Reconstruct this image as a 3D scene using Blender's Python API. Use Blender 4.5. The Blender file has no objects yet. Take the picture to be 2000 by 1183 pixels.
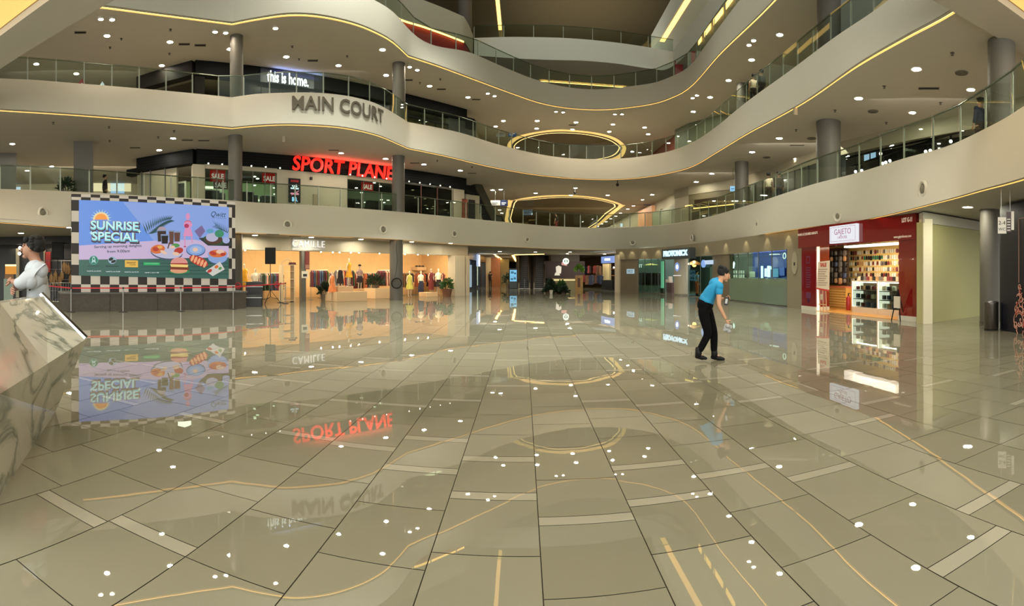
import bpy, bmesh, math, random
import numpy as np
from mathutils import Vector, Matrix
R = random.Random(7)
sc = bpy.context.scene
COL = sc.collection
EYE, HOR, FP, CX = 1.55, 533.0, 1000.0, 1022.0     # eye height, horizon row, pixels per radian, heading column

# ------------------------------------------------------------------ camera, world, exposure
cam = bpy.data.cameras.new('camera'); cam.type = 'PANO'
sc.render.engine = 'CYCLES'
cam.panorama_type = 'CENTRAL_CYLINDRICAL'
cam.central_cylindrical_range_u_min = -1.0; cam.central_cylindrical_range_u_max = 1.0
cam.central_cylindrical_range_v_min = -(1183 - HOR) / FP; cam.central_cylindrical_range_v_max = HOR / FP
cam.central_cylindrical_radius = 1.0
cam.clip_end = 400
co = bpy.data.objects.new('camera', cam); COL.objects.link(co)
co.location = (0, 0, EYE); co.rotation_euler = (math.pi / 2, 0, (CX - 1000) / FP)
sc.camera = co
w = bpy.data.worlds.new('world'); sc.world = w; w.use_nodes = True
w.node_tree.nodes['Background'].inputs[0].default_value = (0.95, 0.965, 0.85, 1)
w.node_tree.nodes['Background'].inputs[1].default_value = 1.9
sc.view_settings.view_transform = 'Standard'; sc.view_settings.look = 'None'
sc.view_settings.exposure = -0.42; sc.view_settings.gamma = 1.0; sc.view_settings.use_curve_mapping = False
sc.cycles.max_bounces = 7; sc.cycles.transparent_max_bounces = 20
sc.cycles.diffuse_bounces = 3; sc.cycles.glossy_bounces = 4; sc.cycles.transmission_bounces = 4
sc.cycles.sample_clamp_indirect = 6.0; sc.cycles.caustics_reflective = False; sc.cycles.caustics_refractive = False
sc.cycles.use_light_tree = True; sc.cycles.adaptive_threshold = .04

def area_light(name, loc, size, power, color=(1, .88, .70), size_y=None, rot=(0, 0, 0)):
    l = bpy.data.lights.new(name, 'AREA'); l.energy = power; l.color = color
    l.shape = 'RECTANGLE' if size_y else 'SQUARE'; l.size = size
    if size_y: l.size_y = size_y
    o = bpy.data.objects.new(name, l); COL.objects.link(o); o.location = loc; o.rotation_euler = rot
    return o
# unseen area light added below the roof to brighten the court floor
area_light('court_fill_light', (-1, 19, 27.6), 18, 4600, (.97, .975, .88), 18).data.spread = math.radians(50)
area_light('bridge_cove_light', (0, 6.0, 8.2), 26, 420, (1, .84, .6), 2.0)
area_light('roof_fill_light', (6, 52, 21.5), 12, 900, (1, .93, .74), 12, (math.pi, 0, 0))  # unseen fill aimed upward, added to brighten the roof underside
area_light('rear_fill_light', (-6, -6, 7.0), 40, 5400, (.96, .97, .86), 8, (math.radians(52), 0, 0))  # unseen fill added behind the camera to brighten the parapets

# ------------------------------------------------------------------ pixel <-> place
def az(x): return (x - CX) / FP
def DP(x, d): return (d * math.sin(az(x)), d * math.cos(az(x)))
def dz(y, Z): return (Z - EYE) * FP / (HOR - y)
def P(x, y, Z): return DP(x, dz(y, Z))
def ZD(y, d): return EYE + (HOR - y) * d / FP

class Wall:                       # a straight upright plane between two plan points; u runs A -> B, local y points away from the court
    def __init__(s, A, B):
        s.A, s.B = Vector(A), Vector(B); s.L = (s.B - s.A).length
        s.t = (s.B - s.A).normalized(); s.rot = math.atan2(s.t.y, s.t.x)
    def dist(s, x, off=0.0):      # distance from the eye along column x to the plane moved back by off
        r = Vector((math.sin(az(x)), math.cos(az(x)))); n = Vector((-s.t.y, s.t.x))
        return (s.A.dot(n) + off) / r.dot(n)
    def u(s, x, off=0.0):
        d = s.dist(x, off); p = Vector(DP(x, d)) - s.A
        return p.dot(s.t)
    def z(s, x, y, off=0.0): return ZD(y, s.dist(x, off))
    def pt(s, u, w=0.0):
        n = Vector((-s.t.y, s.t.x)); q = s.A + s.t * u + n * w
        return (q.x, q.y)

# ------------------------------------------------------------------ materials
def srgb(*c):
    c = c[0] if len(c) == 1 else c
    return tuple(((v / 255) / 12.92 if v / 255 <= .04045 else (((v / 255) + .055) / 1.055) ** 2.4) for v in c)
MATS = {}
def M(name, rgb=(128, 128, 128), rough=.6, metal=0.0, emit=0.0, coat=0.0, noise=0.0, nscale=8.0, spec=None, ecol=None):
    if name in MATS: return MATS[name]
    m = bpy.data.materials.new(name); m.use_nodes = True; nt = m.node_tree
    b = nt.nodes['Principled BSDF']; c = srgb(rgb)
    b.inputs['Base Color'].default_value = (*c, 1); b.inputs['Roughness'].default_value = rough
    b.inputs['Metallic'].default_value = metal
    if coat: b.inputs['Coat Weight'].default_value = coat; b.inputs['Coat Roughness'].default_value = .03
    if spec is not None: b.inputs['Specular IOR Level'].default_value = spec
    if emit:
        e = srgb(ecol) if ecol else c
        b.inputs['Emission Color'].default_value = (*e, 1); b.inputs['Emission Strength'].default_value = emit
    if noise:
        tx = nt.nodes.new('ShaderNodeTexNoise'); tx.inputs['Scale'].default_value = nscale; tx.inputs['Detail'].default_value = 4
        rp = nt.nodes.new('ShaderNodeMapRange'); rp.inputs[1].default_value = .3; rp.inputs[2].default_value = .7
        rp.inputs[3].default_value = 1 - noise; rp.inputs[4].default_value = 1 + noise
        mx = nt.nodes.new('ShaderNodeVectorMath'); mx.operation = 'SCALE'; mx.inputs[0].default_value = c
        g = nt.nodes.new('ShaderNodeNewGeometry')
        nt.links.new(g.outputs['Position'], tx.inputs['Vector']); nt.links.new(tx.outputs['Fac'], rp.inputs[0])
        nt.links.new(rp.outputs[0], mx.inputs['Scale']); nt.links.new(mx.outputs[0], b.inputs['Base Color'])
    MATS[name] = m; return m
def glass_mat(name, tint=(200, 222, 205), alpha=.82, rough=.02):
    if name in MATS: return MATS[name]
    m = bpy.data.materials.new(name); m.use_nodes = True; nt = m.node_tree; nt.nodes.clear()
    o = nt.nodes.new('ShaderNodeOutputMaterial'); t = nt.nodes.new('ShaderNodeBsdfTransparent'); t.inputs[0].default_value = (*[v * alpha for v in srgb(tint)], 1)
    gl = nt.nodes.new('ShaderNodeBsdfGlossy'); gl.inputs['Roughness'].default_value = rough; gl.inputs[0].default_value = (.92, 1, .95, 1)
    fr = nt.nodes.new('ShaderNodeFresnel'); ge = nt.nodes.new('ShaderNodeNewGeometry'); mr = nt.nodes.new('ShaderNodeMapRange')
    mr.inputs[3].default_value = 1.28; mr.inputs[4].default_value = 1 / 1.28; nt.links.new(ge.outputs['Backfacing'], mr.inputs[0]); nt.links.new(mr.outputs[0], fr.inputs[0])
    mx = nt.nodes.new('ShaderNodeMixShader')
    nt.links.new(fr.outputs[0], mx.inputs[0]); nt.links.new(t.outputs[0], mx.inputs[1]); nt.links.new(gl.outputs[0], mx.inputs[2]); nt.links.new(mx.outputs[0], o.inputs[0])
    MATS[name] = m; return m
WHITE = M('warm white plaster', (196, 191, 176), .75, noise=.015, nscale=.6)
SOFF = M('ceiling paint', (180, 174, 164), .85, noise=.02, nscale=.5)
GREY = M('grey column paint', (92, 88, 82), .55)
STRIP = M('cove led strip', (255, 200, 110), .5, emit=9.0, ecol=(255, 196, 104))
STRIP2 = M('distant led strip', (255, 200, 110), .5, emit=3.6, ecol=(255, 200, 112))
LAMP = M('lamp lens', (255, 240, 215), .5, emit=430.0, ecol=(250, 244, 218))
SPOT = M('spot lens', (255, 245, 225), .5, emit=420.0, ecol=(255, 238, 210))
BLACK = M('matt black', (9, 9, 10), .65, spec=.25)
DARK = M('dark charcoal', (38, 36, 35), .6)
CHROME = M('chrome', (150, 152, 156), .2, 1.0)
STEEL = M('brushed steel', (150, 150, 148), .35, .9)
GLASS = glass_mat('balustrade glass', (238, 244, 238), .965); SHOPGLASS = glass_mat('shop window glass', (225, 235, 228), .9)

# ------------------------------------------------------------------ mesh building
class MB:
    def __init__(s): s.v = []; s.f = []; s.m = []; s.mats = []; s.cur = 0
    def mat(s, m):
        if m not in s.mats: s.mats.append(m)
        s.cur = s.mats.index(m); return s
    def add(s, vs, fs):
        o = len(s.v); s.v += [tuple(v) for v in vs]
        for f in fs: s.f.append(tuple(i + o for i in f)); s.m.append(s.cur)
        return s
    def box(s, x0, x1, y0, y1, z0, z1, rz=0, piv=None):
        vs = [(x, y, z) for z in (z0, z1) for x, y in ((x0, y0), (x1, y0), (x1, y1), (x0, y1))]
        if rz:
            px, py = piv if piv else ((x0 + x1) / 2, (y0 + y1) / 2); c, n = math.cos(rz), math.sin(rz)
            vs = [(px + (x - px) * c - (y - py) * n, py + (x - px) * n + (y - py) * c, z) for x, y, z in vs]
        return s.add(vs, [(3, 2, 1, 0), (4, 5, 6, 7), (0, 1, 5, 4), (1, 2, 6, 5), (2, 3, 7, 6), (3, 0, 4, 7)])
    def tube(s, a, b, r, r2=None, n=10, cap=True):
        a, b = Vector(a), Vector(b); r2 = r if r2 is None else r2; d = (b - a)
        if d.length < 1e-6: return s
        q = d.to_track_quat('Z', 'Y'); vs = []
        for p, rr in ((a, r), (b, r2)):
            for i in range(n):
                t = 2 * math.pi * i / n; vs.append(p + q @ Vector((rr * math.cos(t), rr * math.sin(t), 0)))
        fs = [(i, (i + 1) % n, n + (i + 1) % n, n + i) for i in range(n)]
        if cap: fs += [tuple(range(n - 1, -1, -1)), tuple(range(n, 2 * n))]
        return s.add(vs, fs)
    def path(s, pts, r, n=8):
        for a, b in zip(pts, pts[1:]): s.tube(a, b, r, n=n)
        return s
    def lathe(s, prof, c=(0, 0, 0), n=20, ax='Z', sx=1, sy=1):
        vs = []
        for r, z in prof:
            for i in range(n):
                t = 2 * math.pi * i / n; p = (r * math.cos(t) * sx, r * math.sin(t) * sy, z)
                if ax == 'Y': p = (p[0], p[2], p[1])
                vs.append((c[0] + p[0], c[1] + p[1], c[2] + p[2]))
        k = len(prof); fs = [(j * n + i, j * n + (i + 1) % n, (j + 1) * n + (i + 1) % n, (j + 1) * n + i) for j in range(k - 1) for i in range(n)]
        if prof[0][0] > 1e-6: fs.append(tuple(range(n - 1, -1, -1)))
        if prof[-1][0] > 1e-6: fs.append(tuple((k - 1) * n + i for i in range(n)))
        return s.add(vs, fs)
    def ball(s, c, rx, ry=None, rz=None, n=14, m=9):
        ry = rx if ry is None else ry; rz = rx if rz is None else rz
        vs = [(c[0], c[1], c[2] - rz)]
        for j in range(1, m):
            a = -math.pi / 2 + math.pi * j / m
            for i in range(n):
                t = 2 * math.pi * i / n; vs.append((c[0] + rx * math.cos(a) * math.cos(t), c[1] + ry * math.cos(a) * math.sin(t), c[2] + rz * math.sin(a)))
        vs.append((c[0], c[1], c[2] + rz)); fs = [(0, 1 + (i + 1) % n, 1 + i) for i in range(n)]
        for j in range(m - 2):
            o = 1 + j * n; fs += [(o + i, o + (i + 1) % n, o + n + (i + 1) % n, o + n + i) for i in range(n)]
        o = 1 + (m - 2) * n; L = len(vs) - 1; fs += [(o + i, o + (i + 1) % n, L) for i in range(n)]
        return s.add(vs, fs)
    def prism(s, poly, y0, y1):                 # polygon in (x,z), thickness along y
        n = len(poly); vs = [(x, y0, z) for x, z in poly] + [(x, y1, z) for x, z in poly]
        return s.add(vs, [tuple(range(n)), tuple(range(2 * n - 1, n - 1, -1))] + [(i, n + i, n + (i + 1) % n, (i + 1) % n) for i in range(n)])
    def slabpoly(s, poly, z0, z1):              # polygon in (x,y), thickness along z
        n = len(poly); vs = [(x, y, z0) for x, y in poly] + [(x, y, z1) for x, y in poly]
        return s.add(vs, [tuple(range(n - 1, -1, -1)), tuple(range(n, 2 * n))] + [(i, (i + 1) % n, n + (i + 1) % n, n + i) for i in range(n)])
    def mesh(s, me, fn=None):
        s.add([fn(v.co) if fn else tuple(v.co) for v in me.vertices], [tuple(p.vertices) for p in me.polygons])
        if me.users == 0: bpy.data.meshes.remove(me)
        return s
    def build(s, name, mat=None, parent=None, smooth=False, loc=None, rz=0, bevel=0):
        me = bpy.data.meshes.new(name); me.from_pydata(s.v, [], s.f); me.validate(); me.update()
        mats = s.mats or [mat]
        for m in mats: me.materials.append(m)
        if s.mats: me.polygons.foreach_set('material_index', s.m)
        if smooth:
            me.polygons.foreach_set('use_smooth', [True] * len(me.polygons))
            if smooth != 'all': me.set_sharp_from_angle(angle=math.radians(45))
        o = bpy.data.objects.new(name, me); COL.objects.link(o)
        if parent: o.parent = parent
        if loc: o.location = loc
        if rz: o.rotation_euler.z = rz
        if bevel:
            b = o.modifiers.new('bevel', 'BEVEL'); b.width = bevel; b.segments = 2; b.limit_method = 'ANGLE'
        return o
def tag(o, label=None, cat=None, group=None, kind=None):
    if label: o['label'] = label
    if cat: o['category'] = cat
    if group: o['group'] = group
    if kind: o['kind'] = kind
    return o
def thing(name, label, cat, loc=(0, 0, 0), rz=0, group=None):
    o = bpy.data.objects.new(name, None); COL.objects.link(o); o.empty_display_size = .2
    o.location = loc if len(loc) == 3 else (loc[0], loc[1], 0); o.rotation_euler.z = rz
    return tag(o, label, cat, group)
def kids(o): return [c for c in list(COL.objects) if c.parent == o]
KID = {}
def copy_tree(root, loc, rz=None, label=None, group=None, swap=None, scale=None):
    ch = KID.get(root.name) or [(c, kids(c)) for c in kids(root)]; KID[root.name] = ch
    r = root.copy(); COL.objects.link(r); r.location = loc
    if rz is not None: r.rotation_euler.z = rz
    if scale: r.scale = (scale,) * 3
    if label: r['label'] = label
    if group: r['group'] = group
    for c, sub in ch:
        k = c.copy(); COL.objects.link(k); k.parent = r
        for g in sub:
            q = g.copy(); COL.objects.link(q); q.parent = k
        if swap and c.name.split('.')[0] in swap:
            k.data = k.data.copy(); k.data.materials.clear(); k.data.materials.append(swap[c.name.split('.')[0]])
    return r
def text_mesh(txt, size, extrude=.02, bold=0.0, cx=True, shear=0.0, sx=1.0, sp=1.0):
    cu = bpy.data.curves.new('t', 'FONT'); cu.body = txt; cu.size = size; cu.space_character = sp; cu.extrude = extrude; cu.offset = bold
    cu.align_x = 'CENTER' if cx else 'LEFT'; cu.align_y = 'CENTER'; cu.shear = shear; cu.resolution_u = 3
    o = bpy.data.objects.new('t', cu); COL.objects.link(o)
    bpy.context.view_layer.update()
    me = bpy.data.meshes.new_from_object(o.evaluated_get(bpy.context.evaluated_depsgraph_get()))
    COL.objects.unlink(o); bpy.data.objects.remove(o); bpy.data.curves.remove(cu)
    for v in me.vertices: x, y, z = v.co; v.co = (x * sx, -z, y)
    return me
def txt(mb, s, size, x, y, z, ext=.02, bold=0.0, sx=1.0, shear=0, width=None, fn=None, sp=1.0):
    me = text_mesh(s, size, ext, bold, True, shear, sx, sp)
    if width:
        xs = [v.co.x for v in me.vertices]; k = width / (max(xs) - min(xs)); m0 = (max(xs) + min(xs)) / 2
        for v in me.vertices: v.co.x = (v.co.x - m0) * k
    return mb.mesh(me, (lambda c: fn((c.x + x, c.y + y, c.z + z))) if fn else (lambda c: (c.x + x, c.y + y, c.z + z)))
def skin(pts, edges, rad, sub=1, mods=None):
    me = bpy.data.meshes.new('s'); me.from_pydata(pts, edges, []); o = bpy.data.objects.new('s', me); COL.objects.link(o)
    sk = o.modifiers.new('s', 'SKIN'); sk.use_smooth_shade = True
    for i, r in enumerate(rad):
        r = r if isinstance(r, tuple) else (r, r)
        me.skin_vertices[0].data[i].radius = r
        me.skin_vertices[0].data[i].use_root = (i == 0)
    sb = o.modifiers.new('u', 'SUBSURF'); sb.levels = sub; sb.render_levels = sub
    bpy.context.view_layer.update()
    out = bpy.data.meshes.new_from_object(o.evaluated_get(bpy.context.evaluated_depsgraph_get()))
    COL.objects.unlink(o); bpy.data.objects.remove(o); bpy.data.meshes.remove(me)
    return out
def mobj(name, me, mat, parent=None, smooth=True):
    me.materials.clear(); me.materials.append(mat)
    if smooth: me.polygons.foreach_set('use_smooth', [True] * len(me.polygons))
    o = bpy.data.objects.new(name, me); COL.objects.link(o)
    if parent: o.parent = parent
    return o
# ------------------------------------------------------------------ floor of the court: stone tiles with thin light inlay bars
def build_floor():
    mb = MB(); base = MB().mat(M('grout', (52, 46, 38), .7))
    base.add([(-70, -12, -.004), (70, -12, -.004), (70, 100, -.004), (-70, 100, -.004)], [(0, 1, 2, 3)])
    def tile(name, rgb):
        m = M(name, rgb, .045, 0, noise=.035, nscale=1.3); b = m.node_tree.nodes['Principled BSDF']
        b.inputs['Specular IOR Level'].default_value = 0.0; b.inputs['Coat Weight'].default_value = 1.0; b.inputs['Coat Roughness'].default_value = .010; b.inputs['Coat IOR'].default_value = 1.72
        nt = m.node_tree; n = nt.nodes.new('ShaderNodeTexNoise'); n.inputs['Scale'].default_value = 1.6; n.inputs['Detail'].default_value = 2
        g = nt.nodes.new('ShaderNodeNewGeometry'); bu = nt.nodes.new('ShaderNodeBump'); bu.inputs['Strength'].default_value = .022; bu.inputs['Distance'].default_value = .02
        nt.links.new(g.outputs['Position'], n.inputs['Vector']); nt.links.new(n.outputs['Fac'], bu.inputs['Height'])
        nt.links.new(bu.outputs[0], b.inputs['Normal']); nt.links.new(bu.outputs[0], b.inputs['Coat Normal'])
        return m
    T = [tile('floor tile a', (130, 126, 108)), tile('floor tile b', (126, 122, 104)), tile('floor tile c', (134, 130, 112))]
    BAR = tile('floor inlay bar', (154, 149, 132))
    rr = random.Random(3); rows = {}
    W0 = .6035; g = .0032
    for k in range(-75, 76):
        x0 = .095 + W0 * (k - 0); x1 = x0 + W0
        y = -10 + rr.uniform(0, 1)
        seed = {0: [2.43, 'b3.14', 3.25, 3.83, 4.54, 5.24], -1: [2.80, 'b3.49', 3.61, 'b4.2', 4.32, 4.9, 5.6],
                1: [2.73, 'b3.32', 3.43, 'b3.95', 4.06, 4.75, 5.4], 2: [2.36, 3.05, 'b3.62', 3.73, 4.4, 5.1],
                -2: [2.62, 3.30, 'b3.9', 4.02, 'b4.65', 4.77, 5.45], -3: [2.9, 3.6, 'b4.3', 4.42, 5.1]}.get(k)
        ys = []
        if seed:
            for s_ in seed: ys.append((float(str(s_).lstrip('b')), str(s_)[0] == 'b'))
            back = ys[0][0]
            pre = []
            while back > -10: back -= .69; pre.append((back, False))
            ys = pre[::-1] + ys; y = ys[-1][0] + .69
        ys2 = []; n = rr.randint(0, 4)
        while y < 99:
            n += 1
            if n % 5 in (2, 4) and rr.random() < .72: ys2.append((y, True)); y += .115
            ys2.append((y, False)); y += .69 if rr.random() < .8 else .585
        ys += ys2
        for (ya, bar), (yb, _) in zip(ys, ys[1:]):
            mb.mat(BAR if bar else T[rr.choice((0, 0, 1, 2))])
            tx, ty = (0, 0) if bar else (rr.uniform(-.0011, .0011), rr.uniform(-.0011, .0011)); cx_, cy_ = (x0 + x1) / 2, (ya + yb) / 2
            q = [(x0 + g, ya + g), (x1 - g, ya + g), (x1 - g, yb - g), (x0 + g, yb - g)]
            mb.add([(a, b, (a - cx_) * tx + (b - cy_) * ty) for a, b in q], [(0, 1, 2, 3)])
    for m in base.mats: mb.mat(m)
    mb.add(base.v, base.f)
    return tag(mb.build('floor'), kind='structure')
build_floor()

# ------------------------------------------------------------------ balcony edges traced per level
s1t=[(-160,362),(0,368.5),(137,373.5),(300,383),(456,391.5),(500,395),(600,400),(677,405),(799,415),(931,428),(1000,434.5),(1090,442),(1177,444.5),(1250,442),(1304,438),(1380,424),(1440,407),(1500,388),(1586,360),(1671,338),(1768,308),(1855,283),(1917,254),(1966,228),(2000,206),(2080,150),(2160,110)]
s1b=[(-160,427),(0,434.5),(137,444.5),(300,450.5),(469,455),(500,456),(620,461),(763,467),(905,478),(1000,482),(1060,485),(1127,487),(1200,488),(1289,486),(1340,483),(1380,477.5),(1440,468),(1500,456),(1590,443),(1677,432),(1740,419),(1804,403),(1870,386),(1926,370),(1965,360),(2000,350),(2080,318),(2160,290)]
s2t=[(-160,148),(0,152.5),(60,155),(137,161),(200,166),(390,183),(453,189.5),(500,183),(540,181),(595,180),(640,182),(690,189),(740,204),(775,224),(797,238),(850,248),(900,259),(960,278),(1023,294.5),(1086,306),(1170,310.5),(1254,305),(1320,291),(1359,274),(1395,250),(1450,205),(1542.5,137.5),(1640,65),(1700,25),(1760,-20),(1850,-90)]
s2b=[(-160,206),(0,215.5),(137,224),(253.5,233),(453,250.5),(500,246),(560,243.5),(601,244.6),(677.5,251),(741,266),(797,290),(866,304),(952,324.5),(1030,339),(1128,349),(1212,350),(1296,340),(1357,323),(1404,295),(1469,256),(1500,239.6),(1571,200),(1677.5,127),(1770,74),(1855,28),(1915,-12)]
s3t=[(776,30),(802,60),(926,105),(990,133),(1046,155),(1152,174),(1228,168.6),(1304,152),(1355,120),(1375,92),(1440,5)]
s3b=[(-160,-8),(0,2),(177.5,12),(304,28),(453,47),(500,38),(576,29),(652,37),(728,61),(769,84),(797,110),(855,129),(931,157),(1000,182.5),(1051,200),(1152,214),(1228,210),(1304,194),(1342,175),(1406,106),(1500,15),(1560,-50),(1620,-120)]
s4t=[(860,-8),(880,2),(900,24),(914,40),(921,60)]
def hermite(tr, xs, corners=()):
    X = np.array([p[0] for p in tr], float); Y = np.array([p[1] for p in tr], float); out = []
    br = [0] + [i for i, x in enumerate(X) if any(abs(x - c) < 1 for c in corners)] + [len(X) - 1]
    for x in xs:
        x = min(max(x, X[0]), X[-1])
        for a, b in zip(br, br[1:]):
            if x <= X[b] + 1e-9: break
        xx, yy = X[a:b + 1], Y[a:b + 1]
        i = int(np.clip(np.searchsorted(xx, x) - 1, 0, len(xx) - 2))
        sl = np.diff(yy) / np.diff(xx); t = np.empty(len(xx)); t[0], t[-1] = sl[0], sl[-1]
        if len(xx) > 2: t[1:-1] = (sl[:-1] * np.diff(xx)[1:] + sl[1:] * np.diff(xx)[:-1]) / (xx[2:] - xx[:-2])
        h = xx[i + 1] - xx[i]; s = (x - xx[i]) / h
        out.append((1 + 2 * s) * (1 - s) ** 2 * yy[i] + s * (1 - s) ** 2 * h * t[i] + s * s * (3 - 2 * s) * yy[i + 1] + s * s * (s - 1) * h * t[i + 1])
    return out
def edge_curves(bt, tt, Zb, Zt, x0, x1, corners=()):
    xs = sorted(set(list(np.arange(x0, x1 + 1, 12.0)) + [c for c in corners]))
    db = [dz(y, Zb) for y in hermite(bt, xs, corners)]
    lo, hi = tt[0][0], tt[-1][0]
    raw = [dz(y, Zt) for y in hermite(tt, xs, corners)]
    k0 = k1 = None
    for i, x in enumerate(xs):
        if lo <= x <= hi:
            if k0 is None: k0 = raw[i] / db[i]
            k1 = raw[i] / db[i]
    dt = [db[i] * k0 if x < lo else db[i] * k1 if x > hi else raw[i] for i, x in enumerate(xs)]
    dt = [min(max(t, b * .97), b * 1.035) if 0 else t for t, b in zip(dt, db)]
    return xs, db, dt
def strip3(mb, xs, rows):                      # rows: list of (distances, z) ; lofts them
    n = len(xs); vs = []
    for d, z in rows: vs += [(*DP(x, dd), z) for x, dd in zip(xs, d)]
    fs = [(r * n + i, r * n + i + 1, (r + 1) * n + i + 1, (r + 1) * n + i) for r in range(len(rows) - 1) for i in range(n - 1)]
    return mb.add(vs, fs)
LV = {}
def slab(name, bt, tt, Zb, Zt, x0, x1, corners, outer, light_label, strip=True, holes=None):
    xs, db, dt = edge_curves(bt, tt, Zb, Zt, x0, x1, corners)
    lip = [d - .22 for d in db]; cap = [d + .35 for d in dt]
    mb = MB(); strip3(mb, xs, [([d + .02 for d in lip], Zb - .0), (lip, Zb), (dt, Zt - .03), ([d + .03 for d in dt], Zt), (cap, Zt)])
    o = tag(mb.build('wall_parapet_' + name, WHITE, smooth='all'), kind='structure')
    o.data.set_sharp_from_angle(angle=math.radians(40))
    so = MB(); ob = [outer(x) for x in xs]
    strip3(so, xs, [(lip, Zb), ([d - .03 for d in db], Zb), ([d - .03 for d in db], Zb + .16), ([d + .12 for d in db], Zb + .16), ([d + .12 for d in db], Zb)])
    tag(so.build('trim_cove_' + name, SOFF), kind='structure')
    if strip:
        st = MB(); strip3(st, xs, [([d - .0 for d in db], Zb + .02), ([d + .10 for d in db], Zb + .05)])
        tag(st.build('cove_light', STRIP), light_label, 'strip light', 'warm cove lights along the balcony edges')
    if holes is None:
        c = MB(); strip3(c, xs, [([d + .12 for d in db], Zb), (ob, Zb)])
        tag(c.build('ceiling_' + name, SOFF), kind='structure')
    f = MB(); strip3(f, xs, [(cap, Zt - .004), (ob, Zt - .004)])
    tag(f.build('floor_' + name, M('upper floor stone', (168, 158, 138), .25)), kind='structure')
    LV[name] = (xs, db, dt, Zb, Zt)
    return xs, db, dt
Z1b, Z1t, Z2b, Z2t, Z3b, Z3t, Z4b, Z4t, Z5b, Z5t = 3.45, 5.15, 8.5, 10.25, 13.55, 15.35, 18.65, 20.45, 23.7, 25.5
outer = lambda x: 62 if x < 880 or x > 1400 else 100 if 940 < x < 1340 else 62 + 38 * ((x - 880) / 60 if x <= 940 else (1400 - x) / 60)

RING1O=[(990.5,285),(1002,270),(1033.5,260),(1086,253),(1128,254.6),(1170,260),(1201.5,269),(1220,283),(1222.5,293.5),(1213,308),(1185,316),(1140,320),(1080,319),(1030,311),(1000,298)]
RING1I=[(1005,288),(1023,274.6),(1065,264.5),(1107,263),(1149,266.6),(1187,275.6),(1206,287),(1208,293.5),(1197,305),(1170,312),(1130,315),(1080,314),(1035,307),(1012,298)]
RING2O=[(1001,448),(991.5,398.5),(1002,391),(1044,383.4),(1096.5,380.6),(1149,383.4),(1191,390.5),(1217,400.6),(1213,406),(1140,453)]
RING2I=[(1011,446),(1005,401.6),(1023,395),(1065,390),(1107,388.4),(1149,390.5),(1187,397.5),(1201.5,404.4),(1182.6,417.4),(1136,450)]
def smooth_loop(pts, n=4):
    out = []; k = len(pts)
    for i in range(k):
        p0, p1, p2, p3 = (Vector(pts[(i + j - 1) % k]) for j in range(4))
        for j in range(n):
            t = j / n; out.append(.5 * ((2 * p1) + (p2 - p0) * t + (2 * p0 - 5 * p1 + 4 * p2 - p3) * t * t + (3 * p1 - p0 - 3 * p2 + p3) * t ** 3))
    return [tuple(v) for v in out]
def ceiling_with_hole(name, xs, inner, out, Z, hole):
    bm = bmesh.new(); loop = [(*DP(x, d), Z) for x, d in zip(xs, inner)] + [(*DP(x, d), Z) for x, d in reversed(list(zip(xs, out)))]
    for lp in (loop, [(*h, Z) for h in hole]):
        vs = [bm.verts.new(p) for p in lp]
        for a, b in zip(vs, vs[1:] + vs[:1]): bm.edges.new((a, b))
    bmesh.ops.triangle_fill(bm, use_beauty=True, edges=bm.edges[:])
    bmesh.ops.recalc_face_normals(bm, faces=bm.faces[:])
    me = bpy.data.meshes.new(name); bm.to_mesh(me); bm.free(); me.materials.append(SOFF)
    o = bpy.data.objects.new(name, me); COL.objects.link(o); return tag(o, kind='structure')
def loop_wall(mb, pts, z0, z1, pts2=None):
    n = len(pts); pts2 = pts2 or pts
    return mb.add([(x, y, z0) for x, y in pts] + [(x, y, z1) for x, y in pts2], [(i, (i + 1) % n, n + (i + 1) % n, n + i) for i in range(n)])
def shrink(pts, k):
    cx_ = sum(p[0] for p in pts) / len(pts); cy_ = sum(p[1] for p in pts) / len(pts); out = []
    for x, y in pts:
        d = math.hypot(x - cx_, y - cy_); f = max(.1, (d - k) / d); out.append((cx_ + (x - cx_) * f, cy_ + (y - cy_) * f))
    return out
slab('level_one', s1b, s1t, Z1b, Z1t, -156, 2156, (), outer, 'faint warm light strip under the lowest balcony edge around the court')
a = slab('level_two', s2b, s2t, Z2b, Z2t, -156, 1912, (453, 797), outer, 'warm yellow light strip under the MAIN COURT balcony edge', holes=1)
b = slab('level_three', s3b, s3t, Z3b, Z3t, -156, 1610, (453, 797), outer, 'warm yellow light strip under the third, highest long balcony edge', holes=1)
r2o = smooth_loop([P(x, y, Z2b) for x, y in RING2O]); r2i = smooth_loop([P(x, y, Z2b) for x, y in RING2I])
r1o = smooth_loop([P(x, y, Z3b) for x, y in RING1O]); r1i = smooth_loop([P(x, y, Z3b) for x, y in RING1I])
ceiling_with_hole('ceiling_level_two', a[0], [d + .12 for d in a[1]], [outer(x) for x in a[0]], Z2b, r2o)
ceiling_with_hole('ceiling_level_three', b[0], [d + .12 for d in b[1]], [outer(x) for x in b[0]], Z3b, r1o)
DRAB = M('shaded bronze panel', (112, 100, 74), .5)
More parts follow.
